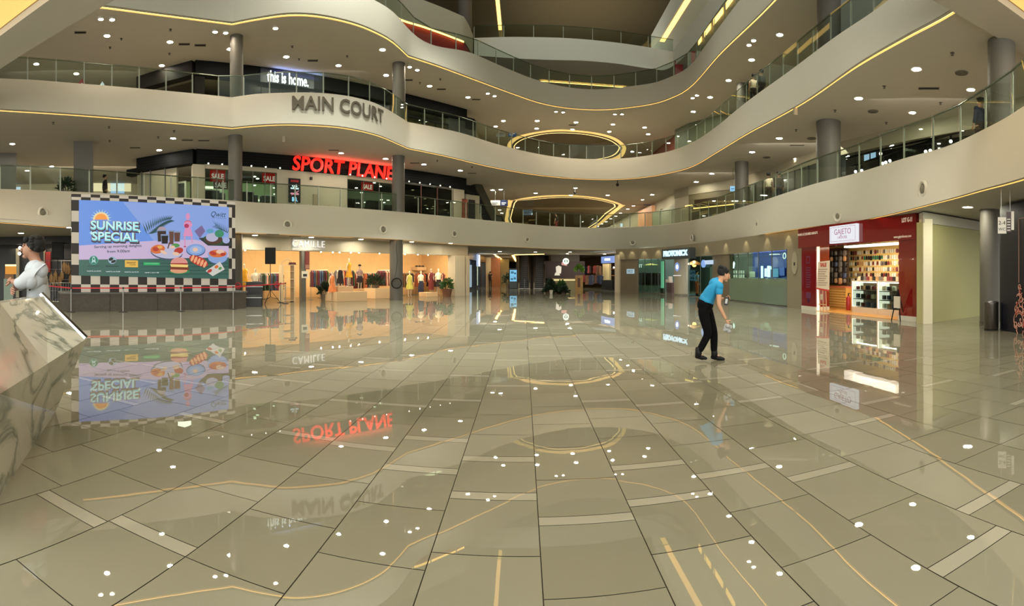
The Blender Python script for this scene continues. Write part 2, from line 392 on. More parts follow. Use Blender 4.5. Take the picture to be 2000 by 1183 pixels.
for nm, ro, ri, Z, lab in (('oval', r1o, r1i, Z3b, 'upper oval double ring of warm cove light in the far ceiling'), ('arch', r2o, r2i, Z2b, 'lower arch shaped double band of warm cove light in the far ceiling')):
    t = thing('ceiling_light_ring', lab, 'ceiling light', (0, 0, 0))
    dense = []
    for p_, q_ in zip(ri, ri[1:] + ri[:1]): dense += [tuple(Vector(p_).lerp(Vector(q_), k / 6)) for k in range(6)]
    near = [min(dense, key=lambda q: (q[0] - p_[0]) ** 2 + (q[1] - p_[1]) ** 2) for p_ in ro]
    mid = lambda f: [tuple(Vector(p_).lerp(Vector(q_), f)) for p_, q_ in zip(ro, near)]
    m = MB(); loop_wall(m, ro, Z + .01, Z + .08, mid(.55)); m.build('outer_band', M('cove band', (250, 214, 140), .5, emit=1.2, ecol=(255, 210, 126)), t)
    m = MB(); loop_wall(m, mid(.55), Z + .08, Z + .11, mid(.86)); m.build('inner_panel', DRAB, t)
    m = MB(); loop_wall(m, mid(.86), Z + .11, Z + .13, near); m.build('inner_band', M('inner band', (255, 226, 160), .5, emit=2.4, ecol=(255, 216, 140)), t)
    m = MB()
    if nm == 'arch': m.add([(x, y, Z + .13) for x, y in ri], [tuple(range(len(ri)))]); m.build('recess_panel', DRAB, t)
    else: loop_wall(m, ri, Z + .12, Z3t + .05); m.build('opening_wall', WHITE, t)

# level four gallery: near block on one side and the long white band across the far end
def band(name, bt, tt, Zb, Zt, x0, x1, corners=(), mat=None):
    xs = sorted(set(list(np.arange(x0, x1 + 1, 6.0)) + list(corners)))
    db = [dz(y, Zb) for y in hermite(bt, xs, corners)]
    rt = [dz(y, Zt) for y in hermite(tt, xs, corners)] if tt else db
    m = MB(); strip3(m, xs, [([d + 14 for d in db], Zb + .02), ([d + .0 for d in db], Zb), (rt, Zt), ([d + 14 for d in rt], Zt)])
    tag(m.build(name, mat or WHITE, smooth='all'), kind='structure').data.set_sharp_from_angle(angle=math.radians(40))
    return xs, db, rt
PALE = M('daylit white plaster', (226, 232, 226), .75)  # white plaster, colour raised and cooled to stand for daylight on it
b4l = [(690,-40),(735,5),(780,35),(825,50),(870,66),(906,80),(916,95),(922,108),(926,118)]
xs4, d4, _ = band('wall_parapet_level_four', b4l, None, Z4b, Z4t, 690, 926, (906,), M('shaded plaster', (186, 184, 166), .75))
m = MB(); sel = [i for i, x in enumerate(xs4) if x <= 906]
strip3(m, [xs4[i] for i in sel], [([d4[i] - .02 for i in sel], Z4b - .02), ([d4[i] + .16 for i in sel], Z4b - .06)])
tag(m.build('cove_light', STRIP), 'warm light strip above the red wall on the fourth gallery', 'strip light', 'warm cove lights along the balcony edges')
m = MB(); strip3(m, xs4, [([d + .2 for d in d4], Z3t), ([d + .2 for d in d4], Z4b - .07)])
tag(m.build('wall_red', M('red wall', (146, 34, 42), .6)), kind='structure')
b4b = [(926,108),(1006,114),(1100,117.5),(1127,118),(1203,124),(1271,134),(1300,136),(1320,125),(1347,99),(1385,48),(1421,0),(1460,-60)]
b4t = [(926,74),(1000,72),(1050,72.5),(1101,74),(1177,80),(1253,90),(1314,101),(1350,50),(1385,0),(1420,-60),(1460,-140)]
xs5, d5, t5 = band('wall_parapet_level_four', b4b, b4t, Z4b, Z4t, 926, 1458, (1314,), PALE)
m = MB(); sel = [i for i, x in enumerate(xs5) if x >= 1360]
for a_, b_ in ((1362, 1372), (1374, 1392), (1394, 1416), (1418, 1440), (1442, 1456)):
    ss = [i for i in range(len(xs5)) if a_ <= xs5[i] <= b_]
    if len(ss) > 1: strip3(m, [xs5[i] for i in ss], [([d5[i] + .05 for i in ss], Z4b - .03), ([d5[i] + .75 for i in ss], Z4b - .10)])
tag(m.build('cove_light', STRIP), 'broken warm light strip under the pale far gallery as it rises to the frame top', 'strip light', 'warm cove lights along the balcony edges')
m = MB(); xx = list(np.arange(1055, 1224, 12.0)); dd = [dz(158 + (x - 1055) * .075, Z4b - .1) for x in xx]
strip3(m, xx, [(dd, Z4b - .1), ([d + .06 for d in dd], Z4b - .12)])
tag(m.build('cove_light', STRIP), 'short thin warm light line just above the far balcony parapet', 'strip light', 'warm cove lights along the balcony edges')
# level five slabs either side of the roof opening
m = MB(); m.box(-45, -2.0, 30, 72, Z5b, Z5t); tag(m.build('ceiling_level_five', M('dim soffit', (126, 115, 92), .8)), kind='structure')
m = MB(); m.box(12.75, 60, 30, 72, Z5b, Z5t).mat(PALE); m = MB(); m.box(12.75, 60, 30, 50, Z5b, Z5t); tag(m.build('ceiling_level_five', PALE), kind='structure')
m = MB(); m.box(-2.25, -1.95, 30, 46.6, Z5b - .03, Z5b + .2); tag(m.build('cove_light', STRIP2), 'upright-looking warm light strip along the roof opening above the far rail', 'strip light', 'warm cove lights along the balcony edges')
m = MB(); m.box(12.9, 13.35, 30, 47.2, Z5b - .04, Z5b + .2); tag(m.build('cove_light', STRIP2), 'slanting warm light strip beside the pale beam at the roof opening', 'strip light', 'warm cove lights along the balcony edges')
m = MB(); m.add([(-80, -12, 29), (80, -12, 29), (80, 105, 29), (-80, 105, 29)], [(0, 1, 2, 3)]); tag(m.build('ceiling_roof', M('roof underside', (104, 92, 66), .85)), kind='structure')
m = MB(); xx = list(np.arange(-156, 2160, 24.0))
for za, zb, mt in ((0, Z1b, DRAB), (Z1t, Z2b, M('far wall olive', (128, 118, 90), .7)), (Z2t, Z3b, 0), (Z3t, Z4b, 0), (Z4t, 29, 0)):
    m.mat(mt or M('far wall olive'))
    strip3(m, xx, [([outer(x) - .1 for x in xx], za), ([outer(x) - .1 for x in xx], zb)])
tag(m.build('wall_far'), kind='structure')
m = MB(); xx = list(np.arange(926, 1500, 24.0)); strip3(m, xx, [([66 for x in xx], Z4b), ([100 for x in xx], Z4b)]); m = MB()
strip3(m, list(np.arange(640, 1640, 20.0)), [([44 for _ in range(50)], Z4b + .05), ([100 for _ in range(50)], Z4b + .05)])
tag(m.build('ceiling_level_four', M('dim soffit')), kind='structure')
# bridge that crosses above the camera
m = MB(); m.box(-26, 10.9, 7.75, 9.0, 8.42, 10.2); m.box(10.9, 26, 7.75, 9.0, 8.42, 10.2)
tag(m.build('ceiling_bridge', SOFF), kind='structure')
m = MB(); m.box(-26, 26, 3.4, 7.75, 8.8, 10.2); tag(m.build('ceiling_bridge', SOFF), kind='structure')
m = MB(); m.box(-26, 26, 4.6, 7.70, 8.6, 8.66); tag(m.build('cove_light', M('cove glow as emission', (255, 210, 130), .5, emit=1.0, ecol=(255, 204, 118))), 'broad panel given a glow for cove light on the bridge ceiling at the upper frame corners', 'strip light', 'warm cove lights along the balcony edges')  # emissive panel standing in for cove light spread over the recess ceiling

m = MB(); xx = list(np.arange(1900, 2161, 10.0)); strip3(m, xx, [([9.0 / math.cos(az(x)) for x in xx], Z2b + .004), ([62 for x in xx], Z2b + .004)]); tag(m.build('ceiling_level_two'  , SOFF), kind='structure')
# ------------------------------------------------------------------ glass balustrades
POST = M('rail post', (176, 178, 168), .4); RAIL = M('steel handrail', (120, 122, 116), .3, .6)
def rail_from(xs, ds, Z, label, pitch=1.32, x0=-1e9, x1=1e9, h=1.08, inset=.16):
    pts = [Vector(DP(x, d + inset)) for x, d in zip(xs, ds) if x0 <= x <= x1]
    t = thing('glass_balustrade', label, 'balustrade', (*pts[len(pts) // 2], Z)); o = Vector((*pts[len(pts) // 2], Z))
    acc = 0; nodes = [pts[0]]; prev = pts[0]
    for p in pts[1:]:
        s_ = (p - prev).length
        while acc + s_ >= pitch:
            k = (pitch - acc) / s_; prev = prev.lerp(p, k); nodes.append(prev.copy()); s_ = (p - prev).length; acc = 0
        acc += s_; prev = p
    for i, (a, b) in enumerate(zip(nodes, nodes[1:])):
        d = (b - a); n_ = Vector((-d.y, d.x)).normalized(); q = d.normalized()
        a3, b3 = Vector((*(a + q * .03), Z)) - o, Vector((*(b - q * .03), Z)) - o
        g = MB(); th = Vector((*n_ * .012, 0)); H = Vector((0, 0, h)); up = Vector((0, 0, .03))
        g.add([a3 + up, b3 + up, b3 + up + th, a3 + up + th, a3 + H, b3 + H, b3 + H + th, a3 + H + th], [(3, 2, 1, 0), (4, 5, 6, 7), (0, 1, 5, 4), (1, 2, 6, 5), (2, 3, 7, 6), (3, 0, 4, 7)])
        g.build('glass_panel', GLASS, t)
        p = MB(); c = Vector((*a, Z)) - o + Vector((*n_ * .05, 0)); ang = math.atan2(q.y, q.x)
        p.box(c.x - .035, c.x + .035, c.y - .012, c.y + .012, 0, h - .12, ang, (c.x, c.y)); p.tube((c.x, c.y, h - .13), (c.x, c.y, h - .04), .012, n=6)
        p.build('post', POST, t)
    r = MB(); hp = [Vector((*p_, Z + h - .03)) - o + Vector((*(Vector(p_).normalized() * .07), 0)) for p_ in [nodes[0]] + nodes[1:]]
    r.path([tuple(v) for v in hp], .022, n=6); r.build('handrail', RAIL, t)
    return t
for nm, lab, pitch, a_, b_ in (('level_one', 'clear glass balustrade on the lowest balcony below the SPORT PLANE store', 1.35, -60, 2110), ('level_two', 'clear glass balustrade on the balcony above the MAIN COURT letters', 1.32, -60, 1760)):
    xs, db, dt, zb, zt = LV[nm]; rail_from(xs, dt, zt, lab, pitch, a_, b_)
xs, db, dt, zb, zt = LV['level_three']; rail_from(xs, dt, zt, 'green tinted glass balustrade with dark handrail on the third balcony', 1.7, 700, 1560)
rail_from(xs5, t5, Z4t, 'glass balustrade on the pale far gallery near the top', 2.4, 926, 1320)

# ------------------------------------------------------------------ columns
def column(px, d, r, z0, z1, label, mat=GREY, square=False):
    x, y = DP(px, d); m = MB()
    if square: m.box(-r, r, -r * .6, r * .6, 0, z1 - z0)
    else: m.lathe([(r, 0), (r, z1 - z0)], n=40)
    m.mat(M('column base ring', (90, 86, 80), .4))
    if not square: m.lathe([(r + .012, 0), (r + .012, .10), (r, .11)], n=40)
    m.mats[0:1] = [mat] if m.mats[0] is not mat else m.mats[0:1]
    o = m.build('round_column' if not square else 'square_column', smooth=not square)
    o.location = (x, y, z0); 
    if square: o.rotation_euler.z = -az(px)
    return tag(o, label, 'column')
def mcol(px, d, r, z0, z1, label, square=False):
    x, y = DP(px, d); m = MB().mat(GREY)
    if square: m.box(-r, r, -r * .6, r * .6, 0, z1 - z0)
    else:
        m.lathe([(r, 0), (r, z1 - z0)], n=40); m.mat(M('column base ring', (88, 84, 78), .4)); m.lathe([(r + .012, 0), (r + .012, .10), (r, .11)], n=40)
    o = m.build('square_column' if square else 'round_column', smooth=not square); o.location = (x, y, z0); o.rotation_euler.z = -az(px)
    return tag(o, label, 'column')
mcol(774, 29.6, .38, 0, Z1b, 'grey round column in the court with a cable and black hoop on it')
mcol(778, 30.5, .38, Z1t, Z2b, 'grey round column hiding the end of the SPORT PLANE letters')
mcol(779, 29.4, .37, Z2t, Z3b, 'grey round column beside the dark store above MAIN COURT')
mcol(459, 24.9, .36, 0, Z1b, 'grey round column just behind the edge of the big screen')
mcol(459.5, 26.0, .36, Z1t, Z2b, 'grey round column beside the red SALE sign, at the balcony corner')
mcol(462, 26.0, .34, Z2t, Z3b, 'grey round column at the upper balcony corner beside this is home')
mcol(163, 27.3, .52, Z1t, Z2b, 'grey square column above the big screen near the waiting person', True)
mcol(14, 30.0, .52, Z1t, Z2b, 'grey square column at the frame edge on the first balcony', True)
mcol(1448.5, 32.2, .43, Z1t, Z2b, 'smaller grey round column on the curved side of the first balcony')
mcol(1618, 23.6, .57, Z1t, Z2b, 'large grey round column on the curved side of the first balcony')
mcol(1450, 32.6, .36, Z2t, Z3b, 'smaller steel clad round column on the second balcony beside two people')
mcol(1619, 22.6, .53, Z2t, Z3b, 'large dark round column on the second balcony near the frame top')
mcol(1956, 15.4, .42, Z1t, Z2b, 'large round column on the first balcony at the far frame edge')
mcol(1933, 15.4, .30, 0, Z1b, 'grey round column behind the steel litter bin')
# ------------------------------------------------------------------ ceiling downlights
def lamp_proto(name, r, lens, label, cat, group):
    t = thing(name, label, cat, (0, 0, 0), 0, group)
    m = MB(); m.lathe([(r, 0), (r + .035, -.012), (r + .05, 0), (r + .05, .02), (r, .02)], n=20); rg = m.build('trim_ring', M('lamp trim', (214, 208, 196), .5), t, smooth=True)
    m = MB(); m.lathe([(0.0001, -.006), (r, -.004)], n=16); m.build('lens', lens, rg)
    return t
def lamps(pts, Z, r, lens, label, group, name='downlight', cat='downlight', force=None):
    pr = None
    for x, y in pts:
        d = dz(y, Z); p = (*DP(x, d), Z - .004)
        if pr is None: pr = lamp_proto(name, r, lens, label, cat, group); pr.location = p
        else: copy_tree(pr, p)
    return pr
lamps([(71,125),(149,144),(209,70),(332,82),(316,128),(449,96)], Z3b, .14, LAMP, 'round white downlight in the uppermost wide ceiling above the left-hand balcony', 'downlights over the left-hand upper balcony')
lamps([(559,111),(661,128),(747,97),(754,147)], Z3b, .14, LAMP, 'round downlight in the ceiling over the this is home store', 'downlights above this is home')
lamps([(839,168),(914,190),(983,236),(968,247)], Z3b, .14, LAMP, 'round downlight in the upper ceiling between the column and the oval light ring', 'downlights before the oval ring')
lamps([(1049,236),(1048,251),(1125,239),(1118,253),(1197,243),(1190,257),(1259,249),(1266,262),(1235,296)], Z3b, .15, LAMP, 'small round downlight in the far ceiling around the oval light ring', 'downlights around the oval ring')
lamps([(1387,190),(1423,157),(1468,117),(1523,68),(1354,218),(1362,264)], Z3b, .15, LAMP, 'round downlight in the upper ceiling following the curved balcony on the far-right side', 'downlights along the upper curved balcony')
lamps([(24,281),(53,333),(101,325),(338,270),(311,293)], Z2b, .13, LAMP, 'round downlight in the ceiling over the first balcony left of the SPORT PLANE sign', 'downlights left of SPORT PLANE')
lamps([(666,299),(753,310),(828,321),(899,333)], Z2b, .14, LAMP, 'round downlight in the row above the SPORT PLANE sign and its black fascia', 'downlights above SPORT PLANE')
lamps([(962,371),(1046,377),(1115,381),(1187,381),(1274,380),(1124,367),(978,370),(976,410),(980,416)], Z2b, .15, LAMP, 'small round downlight in the ceiling around the lower arch of cove light', 'downlights around the arch')
lamps([(1255,390),(1237,402),(1226,408),(1212,416),(1203,422),(1193,427),(1184,433),(1176,437),(1168,442)], Z2b, .13, LAMP, 'tiny downlight in the slanting row leading away beside the lower arch', 'slanting row of downlights')
lamps([(1360,355),(1390,339),(1469,297),(1522,270),(1677,192),(1790,135)], Z2b, .15, LAMP, 'bright round downlight in the front row of the ceiling over the curved first balcony', 'front row over the curved first balcony')
lamps([(1417,371),(1381,370),(1480,370),(1555,310),(1782,220),(1896,175)], Z2b, .14, LAMP, 'round downlight in the back row of the ceiling over the curved first balcony', 'back row over the curved first balcony')
lamps([(41,455),(136,444)], Z1b, .13, LAMP, 'round downlight in the low ceiling above the barista', 'downlights above the barista')
lamps([(498,459),(608,463),(705,467),(804,472),(880,475)], Z1b, .13, LAMP, 'flat looking downlight in the row before the CAMILLE shop fascia', 'downlights before CAMILLE')
lamps([(967,497),(976,491),(1046,492),(1108,495),(1113,492),(1181,496)], Z1b, .16, LAMP, 'flat looking downlight in the low ceiling before the escalators', 'downlights before the escalators')
lamps([(1300,486),(1355,483),(1392,479),(1433,472),(1481,464),(1547,454),(1620,444),(1747,425)], Z1b, .13, LAMP, 'flat looking downlight along the low ceiling before the shops on the curved side', 'downlights before the curved side shops')
lamps([(1890,404),(1908,438)], Z1b, .13, LAMP, 'flat looking downlight in the low ceiling between the red shop and the navy kiosk', 'downlights by the navy kiosk')
# twin gimbal spots under the balcony soffit
def spots(pairs, Z, label, group, r=.11):
    pr = None
    for pr_ in pairs:
        for x, y in pr_:
            d = dz(y, Z); p = (*DP(x, d), Z - .02)
            if pr is None:
                t = thing('spotlight', label, 'spotlight', p, 0, group)
                m = MB(); m.lathe([(r + .05, .02), (r + .05, -.05), (r + .01, -.08), (r, -.02)], n=20); rg = m.build('housing', M('spot housing', (190, 186, 176), .4), t, smooth=True)
                m = MB(); m.lathe([(.0001, -.075), (r * .7, -.06), (r, -.03)], n=16); m.build('lens', SPOT, rg); pr = t
            else: copy_tree(pr, p)
spots([((197,34),(219,35)), ((420,59),(441,61)), ((538,52),)], Z3b, 'very bright glaring spotlight under the top balcony edge above the left-hand storefronts', 'bright spots, left-hand run')
spots([((800,128),(815,134)), ((953,180),(966,185)), ((1086,216),(1100,217)), ((1201,221),(1215,221))], Z3b, 'very bright paired spotlight close behind the warm strip at the far middle', 'bright spots, middle run')
spots([((1353,189),(1361,184)), ((1463,85),(1472,76))], Z3b, 'paired bright spotlight near the warm strip where the top balcony curves upward', 'bright spots, curved run')

# ceiling diffusers and sprinkler heads
def vents(pts, Z, label, group, w=.6, rnd=False):
    pr = None
    for x, y in pts:
        p = (*DP(x, dz(y, Z)), Z)
        if pr is None:
            t = thing('air_vent', label, 'air vent', p, -az(x), group)
            if rnd:
                m = MB().mat(M('vent metal', (90, 84, 74), .5)); m.lathe([(.05, -.01), (.12, -.03), (.14, -.01), (.22, -.03), (.24, 0)], n=20); m.build('vent_cone', None, t, smooth=True)
            else:
                m = MB(); m.box(-w / 2, w / 2, -.12, -.09, -.02, 0); m.box(-w / 2, w / 2, .09, .12, -.02, 0); m.box(-w / 2, -w / 2 + .03, -.12, .12, -.02, 0); m.box(w / 2 - .03, w / 2, -.12, .12, -.02, 0); m.build('vent_frame', M('vent frame', (120, 112, 98), .5), t)
                m = MB(); m.box(-w / 2 + .03, w / 2 - .03, -.09, .09, -.008, 0); m.build('grille', BLACK, t)
            pr = t
        else: copy_tree(pr, p, -az(x))
vents([(157,63),(360,86),(391,88)], Z3b, 'dark slot air vent in the top ceiling above the left-hand balcony', 'slot vents, top ceiling left')
vents([(611,118),(797,156),(862,174),(930,194),(1118,244)], Z3b, 'dark slot air vent in the top ceiling behind the warm strip', 'slot vents, top ceiling middle')
vents([(366,273),(398,274),(652,293),(810,318),(922,338),(264,288)], Z2b, 'dark slot air vent in the ceiling over the first balcony stores', 'slot vents over the first balcony')
vents([(1557,283),(1814,172)], Z2b, 'dark slanting slot vent between round vents over the curved first balcony', 'slot vents, curved first balcony', .8)
vents([(1497,307),(1585,270),(1705,217),(1878,142)], Z2b, 'round dark ceiling vent over the curved first balcony', 'round vents, curved first balcony', rnd=True)
vents([(533,457),(577,461),(690,464)], Z1b, 'dark slot air vent in the low ceiling before CAMILLE', 'slot vents before CAMILLE')
def sprinklers(pts, Z, label, group):
    pr = None
    for x, y in pts:
        p = (*DP(x, dz(y, Z)), Z)
        if pr is None:
            m = MB(); m.lathe([(.07, 0), (.07, -.01), (.02, -.015), (.02, -.07), (.05, -.075), (.05, -.085), (.0001, -.085)], n=12)
            pr = m.build('sprinkler_head', M('sprinkler metal', (70, 66, 58), .5), smooth=True); pr.location = p; tag(pr, label, 'sprinkler', group)
        else: k = pr.copy(); COL.objects.link(k); k.location = p
sprinklers([(215,92),(237,75),(333,57),(331,104),(571,90),(584,115),(678,109),(820,161),(860,154)], Z3b, 'tiny dark sprinkler head in the top ceiling', 'sprinklers, top ceiling')
sprinklers([(104,239),(213,247),(340,255),(214,274),(309,267),(854,313),(922,325),(1631,215),(1727,168),(1860,103),(1837,200),(1731,239),(1555,253)], Z2b, 'tiny dark sprinkler head in the ceiling over the first balcony', 'sprinklers, first balcony ceiling')
# cameras hanging from the far ceiling
for (x, y, Z, lab) in ((1206,352,Z2b,'small black dome camera hanging under the far middle of the second balcony'),(1123,368,Z2b,'small black dome camera hanging just above the lower arch of light')):
    m = MB().mat(BLACK); d = dz(y, Z); m.tube((0,0,0), (0,0,-.25), .03, n=8); m.lathe([(.10,-.25),(.12,-.32),(.09,-.42),(.0001,-.46)], n=14)
    o = m.build('dome_camera', smooth=True); o.location = (*DP(x, d), Z); tag(o, lab, 'camera')

# ------------------------------------------------------------------ round air nozzles in the lowest parapet
xs, db, dt, zb, zt = LV['level_one']
def nozzles():
    pr = None
    for x, y, lab in ((83,416,'round white air nozzle in the lowest parapet above the barista'),(561,439,'round air nozzle in the parapet above the CAMILLE letters'),(748,448,'round air nozzle in the parapet beside the court column'),
                 (887,456,'round air nozzle in the parapet above the end of CAMILLE'),(1029,467,'round air nozzle in the parapet above the escalators'),(1236,473,'round air nozzle in the parapet at the deepest part of the curve'),
                 (1352,464,'small pale air nozzle in the parapet above the walking man'),(1480,438,'round air nozzle in the parapet above the glass shop'),(1638,421,'small dark air nozzle in the parapet above the red shop sign'),(1804,370,'largest round air nozzle in the parapet, beyond the red shop')):
        i = min(range(len(xs)), key=lambda k: abs(xs[k] - x))
        lo, hi = (db[i] - .22), dt[i]; d = lo
        for _ in range(4):
            z = ZD(y, d); f = (z - zb) / (zt - zb); d = lo + (hi - lo) * f
        z = ZD(y, d - .02); j = min(i + 1, len(xs) - 1); q = Vector(DP(xs[j], db[j])) - Vector(DP(xs[j - 1], db[j - 1])); rz = math.atan2(q.y, q.x)
        if pr is None:
            t = thing('air_nozzle', lab, 'air nozzle', (*DP(x, d - .05), z), rz)
            m = MB(); m.lathe([(.26, .0), (.26, -.06), (.22, -.08), (.17, -.06), (.15, .0)], n=28, ax='Y'); m.build('flange', M('nozzle white', (205, 198, 182), .5), t, smooth=True)
            m = MB(); m.lathe([(.15, -.01), (.12, -.06), (.08, -.08)], n=24, ax='Y'); rg = m.build('jet_ring', M('nozzle grey', (120, 114, 100), .5), t, smooth=True)
            m = MB(); m.lathe([(.0001, -.055), (.115, -.064)], n=20, ax='Y'); m.build('throat', BLACK, rg); pr = t
        else: copy_tree(pr, (*DP(x, d - .05), z), rz, lab)
nozzles()
# ------------------------------------------------------------------ people and mannequins
SKIN = M('skin', (176, 132, 104), .55); HAIR = M('black hair', (8, 7, 7), .85)
MANN = M('mannequin plastic', (232, 206, 178), .45)
def body_mesh(J, s=1.0, fem=False, sub=1):
    """J: joint name -> (x, y, z); one continuous skinned surface"""
    names = ['pelvis', 'belly', 'chest', 'neck', 'head_low', 'head', 'head_top', 'sho_l', 'elb_l', 'wri_l', 'sho_r', 'elb_r', 'wri_r', 'hip_l', 'kne_l', 'ank_l', 'toe_l', 'hip_r', 'kne_r', 'ank_r', 'toe_r']
    rad = dict(pelvis=(.145, .105), belly=(.125, .095), chest=(.155, .11), neck=(.052, .052), head_low=(.066, .072), head=(.078, .092), head_top=(.05, .06),
               sho=(.062, .062), elb=(.042, .042), wri=(.028, .028), hip=(.09, .09), kne=(.056, .056), ank=(.038, .038), toe=(.018, .015))
    pts = [J[n] for n in names]; r = []
    for n in names:
        a = rad.get(n) or rad[n.split('_')[0]]; r.append((a[0] * s * (.86 if fem else 1), a[1] * s * (.86 if fem else 1)))
    ix = {n: i for i, n in enumerate(names)}
    E_ = [('pelvis', 'belly'), ('belly', 'chest'), ('chest', 'neck'), ('neck', 'head_low'), ('head_low', 'head'), ('head', 'head_top'), ('chest', 'sho_l'), ('sho_l', 'elb_l'), ('elb_l', 'wri_l'),
          ('chest', 'sho_r'), ('sho_r', 'elb_r'), ('elb_r', 'wri_r'), ('pelvis', 'hip_l'), ('hip_l', 'kne_l'), ('kne_l', 'ank_l'), ('ank_l', 'toe_l'), ('pelvis', 'hip_r'), ('hip_r', 'kne_r'), ('kne_r', 'ank_r'), ('ank_r', 'toe_r')]
    return skin(pts, [(ix[a], ix[b]) for a, b in E_], r, sub)
def hand_mb(mb, w, d, up=(0, 0, 1), s=1.0, curl=.5):
    """palm, four bent fingers of unequal length and a thumb from the wrist w along direction d"""
    w, d = Vector(w), Vector(d).normalized(); side = d.cross(Vector(up)).normalized(); nrm = side.cross(d).normalized()
    pts = [w]; ed = []; rr = [(.026 * s, .018 * s)]
    palm = w + d * .055 * s; pts.append(palm); rr.append((.036 * s, .016 * s)); ed.append((0, 1))
    for k, (o, L) in enumerate(((-.030, .062), (-.010, .074), (.010, .070), (.029, .055))):
        b = w + d * .085 * s + side * o * s; m_ = b + (d * (1 - curl * .4) - nrm * curl * .7).normalized() * L * .5 * s; e = m_ + (d * (1 - curl) - nrm * (.3 + curl)).normalized() * L * .5 * s
        i = len(pts); pts += [b, m_, e]; rr += [(.0105 * s,) * 2, (.0088 * s,) * 2, (.007 * s,) * 2]; ed += [(1, i), (i, i + 1), (i + 1, i + 2)]
    b = w + d * .03 * s - side * .035 * s; m_ = b + (d * .6 - side * .7).normalized() * .035 * s; e = m_ + (d * .9 - nrm * .5).normalized() * .028 * s
    i = len(pts); pts += [b, m_, e]; rr += [(.012 * s,) * 2, (.0105 * s,) * 2, (.008 * s,) * 2]; ed += [(1, i), (i, i + 1), (i + 1, i + 2)]
    return mb.mesh(skin([tuple(p) for p in pts], ed, rr, 1))
def face_mb(mb, c, fwd, s=1.0):
    """nose, ears, brow, eyes, lips around a skull centred at c looking along fwd"""
    c, f = Vector(c), Vector(fwd).normalized(); r_ = f.cross(Vector((0, 0, 1))).normalized(); u_ = r_.cross(f)
    q = lambda a, b, z: c + f * a * s + r_ * b * s + u_ * z * s
    mb.tube(q(.080, 0, .015), q(.116, 0, -.026), .009 * s, .017 * s, n=8); mb.ball(q(.02, 0, -.03), .082 * s, .066 * s, .085 * s, n=16, m=11)
    mb.ball(q(.112, 0, -.03), .015 * s, n=8, m=6)
    for e in (-1, 1):
        mb.ball(q(.0, e * .082, -.012), .018 * s, .012 * s, .03 * s, n=8, m=6); mb.ball(q(.083, e * .033, .012), .015 * s, n=8, m=6)
        mb.tube(q(.088, e * .018, .032), q(.078, e * .052, .03), .007 * s, n=6)
    mb.tube(q(.092, -.022, -.058), q(.092, .022, -.058), .008 * s, n=6); mb.ball(q(.075, 0, -.092), .028 * s, .028 * s, .022 * s, n=8, m=6)
    return mb
def hair_mb(mb, c, fwd, s=1.0, long=False):
    c, f = Vector(c), Vector(fwd).normalized(); r_ = f.cross(Vector((0, 0, 1))).normalized(); u_ = Vector((0, 0, 1))
    rr = random.Random(5)
    mb.ball(c - f * .036 * s + u_ * .036 * s, .100 * s, .104 * s, .094 * s, n=18, m=11)
    for _ in range(26):
        a = rr.uniform(-1.7, 1.7); z = rr.uniform(-.03, .10); p = c - f * .02 * s + (-f * math.cos(a) + r_ * math.sin(a)) * .084 * s + u_ * z * s
        mb.ball(p, .03 * s, .03 * s, .026 * s, n=7, m=5)
    for k in range(5):
        mb.ball(c + f * .052 * s + r_ * (k - 2) * .03 * s + u_ * .078 * s, .030 * s, n=8, m=6)
    if long: mb.ball(c - f * .05 * s - u_ * .09 * s, .085 * s, .07 * s, .15 * s)
    return mb
def rotz(v, a): return (v[0] * math.cos(a) - v[1] * math.sin(a), v[0] * math.sin(a) + v[1] * math.cos(a), v[2])

STAND = dict(pelvis=(0, 0, .93), belly=(0, 0, 1.06), chest=(0, 0, 1.28), neck=(0, 0, 1.45), head_low=(.012, 0, 1.53), head=(.005, 0, 1.62), head_top=(0, 0, 1.68),
             sho_l=(0, .17, 1.37), elb_l=(-.02, .23, 1.10), wri_l=(.06, .24, .86), sho_r=(0, -.17, 1.37), elb_r=(-.02, -.23, 1.10), wri_r=(.06, -.24, .86),
             hip_l=(0, .09, .88), kne_l=(.02, .10, .49), ank_l=(0, .10, .09), toe_l=(.13, .11, .035), hip_r=(0, -.09, .88), kne_r=(.03, -.11, .49), ank_r=(.0, -.11, .09), toe_r=(.13, -.12, .035))
def dress_mb(kind):
    m = MB()
    def ring(rows):
        n = 18; vs = []
        for rx, ry, z in rows:
            for i in range(n):
                t = 2 * math.pi * i / n; w_ = 1 + (.05 * math.sin(6 * t) if z < .9 else 0); vs.append((ry * math.cos(t) * w_, rx * math.sin(t) * w_, z))
        m.add(vs, [(j * n + i, j * n + (i + 1) % n, (j + 1) * n + (i + 1) % n, (j + 1) * n + i) for j in range(len(rows) - 1) for i in range(n)])
    if kind == 'dress': ring([(.27, .22, .52), (.22, .17, .75), (.175, .135, .93), (.14, .11, 1.08), (.175, .135, 1.25), (.17, .12, 1.36), (.09, .07, 1.43)])
    if kind == 'long': ring([(.22, .19, .18), (.21, .17, .6), (.18, .14, .93), (.145, .115, 1.08), (.175, .135, 1.25), (.17, .12, 1.36), (.09, .07, 1.43)])
    if kind == 'skirt': ring([(.24, .20, .56), (.21, .16, .8), (.16, .12, 1.03), (.14, .11, 1.08)])
    if kind == 'top': ring([(.175, .13, 1.0), (.155, .12, 1.08), (.18, .14, 1.25), (.175, .125, 1.36), (.09, .07, 1.44)]); [m.tube((0, e * .16, 1.37), (-.02, e * .235, 1.16), .065, .06, n=10) for e in (-1, 1)]
    return m
MB0 = body_mesh(STAND, .92, True)
CLOTH = {}
def cloth(name, rgb):
    if name not in CLOTH: CLOTH[name] = M('cloth ' + name, rgb, .85, noise=.12, nscale=6)
    return CLOTH[name]
DRESS = {}
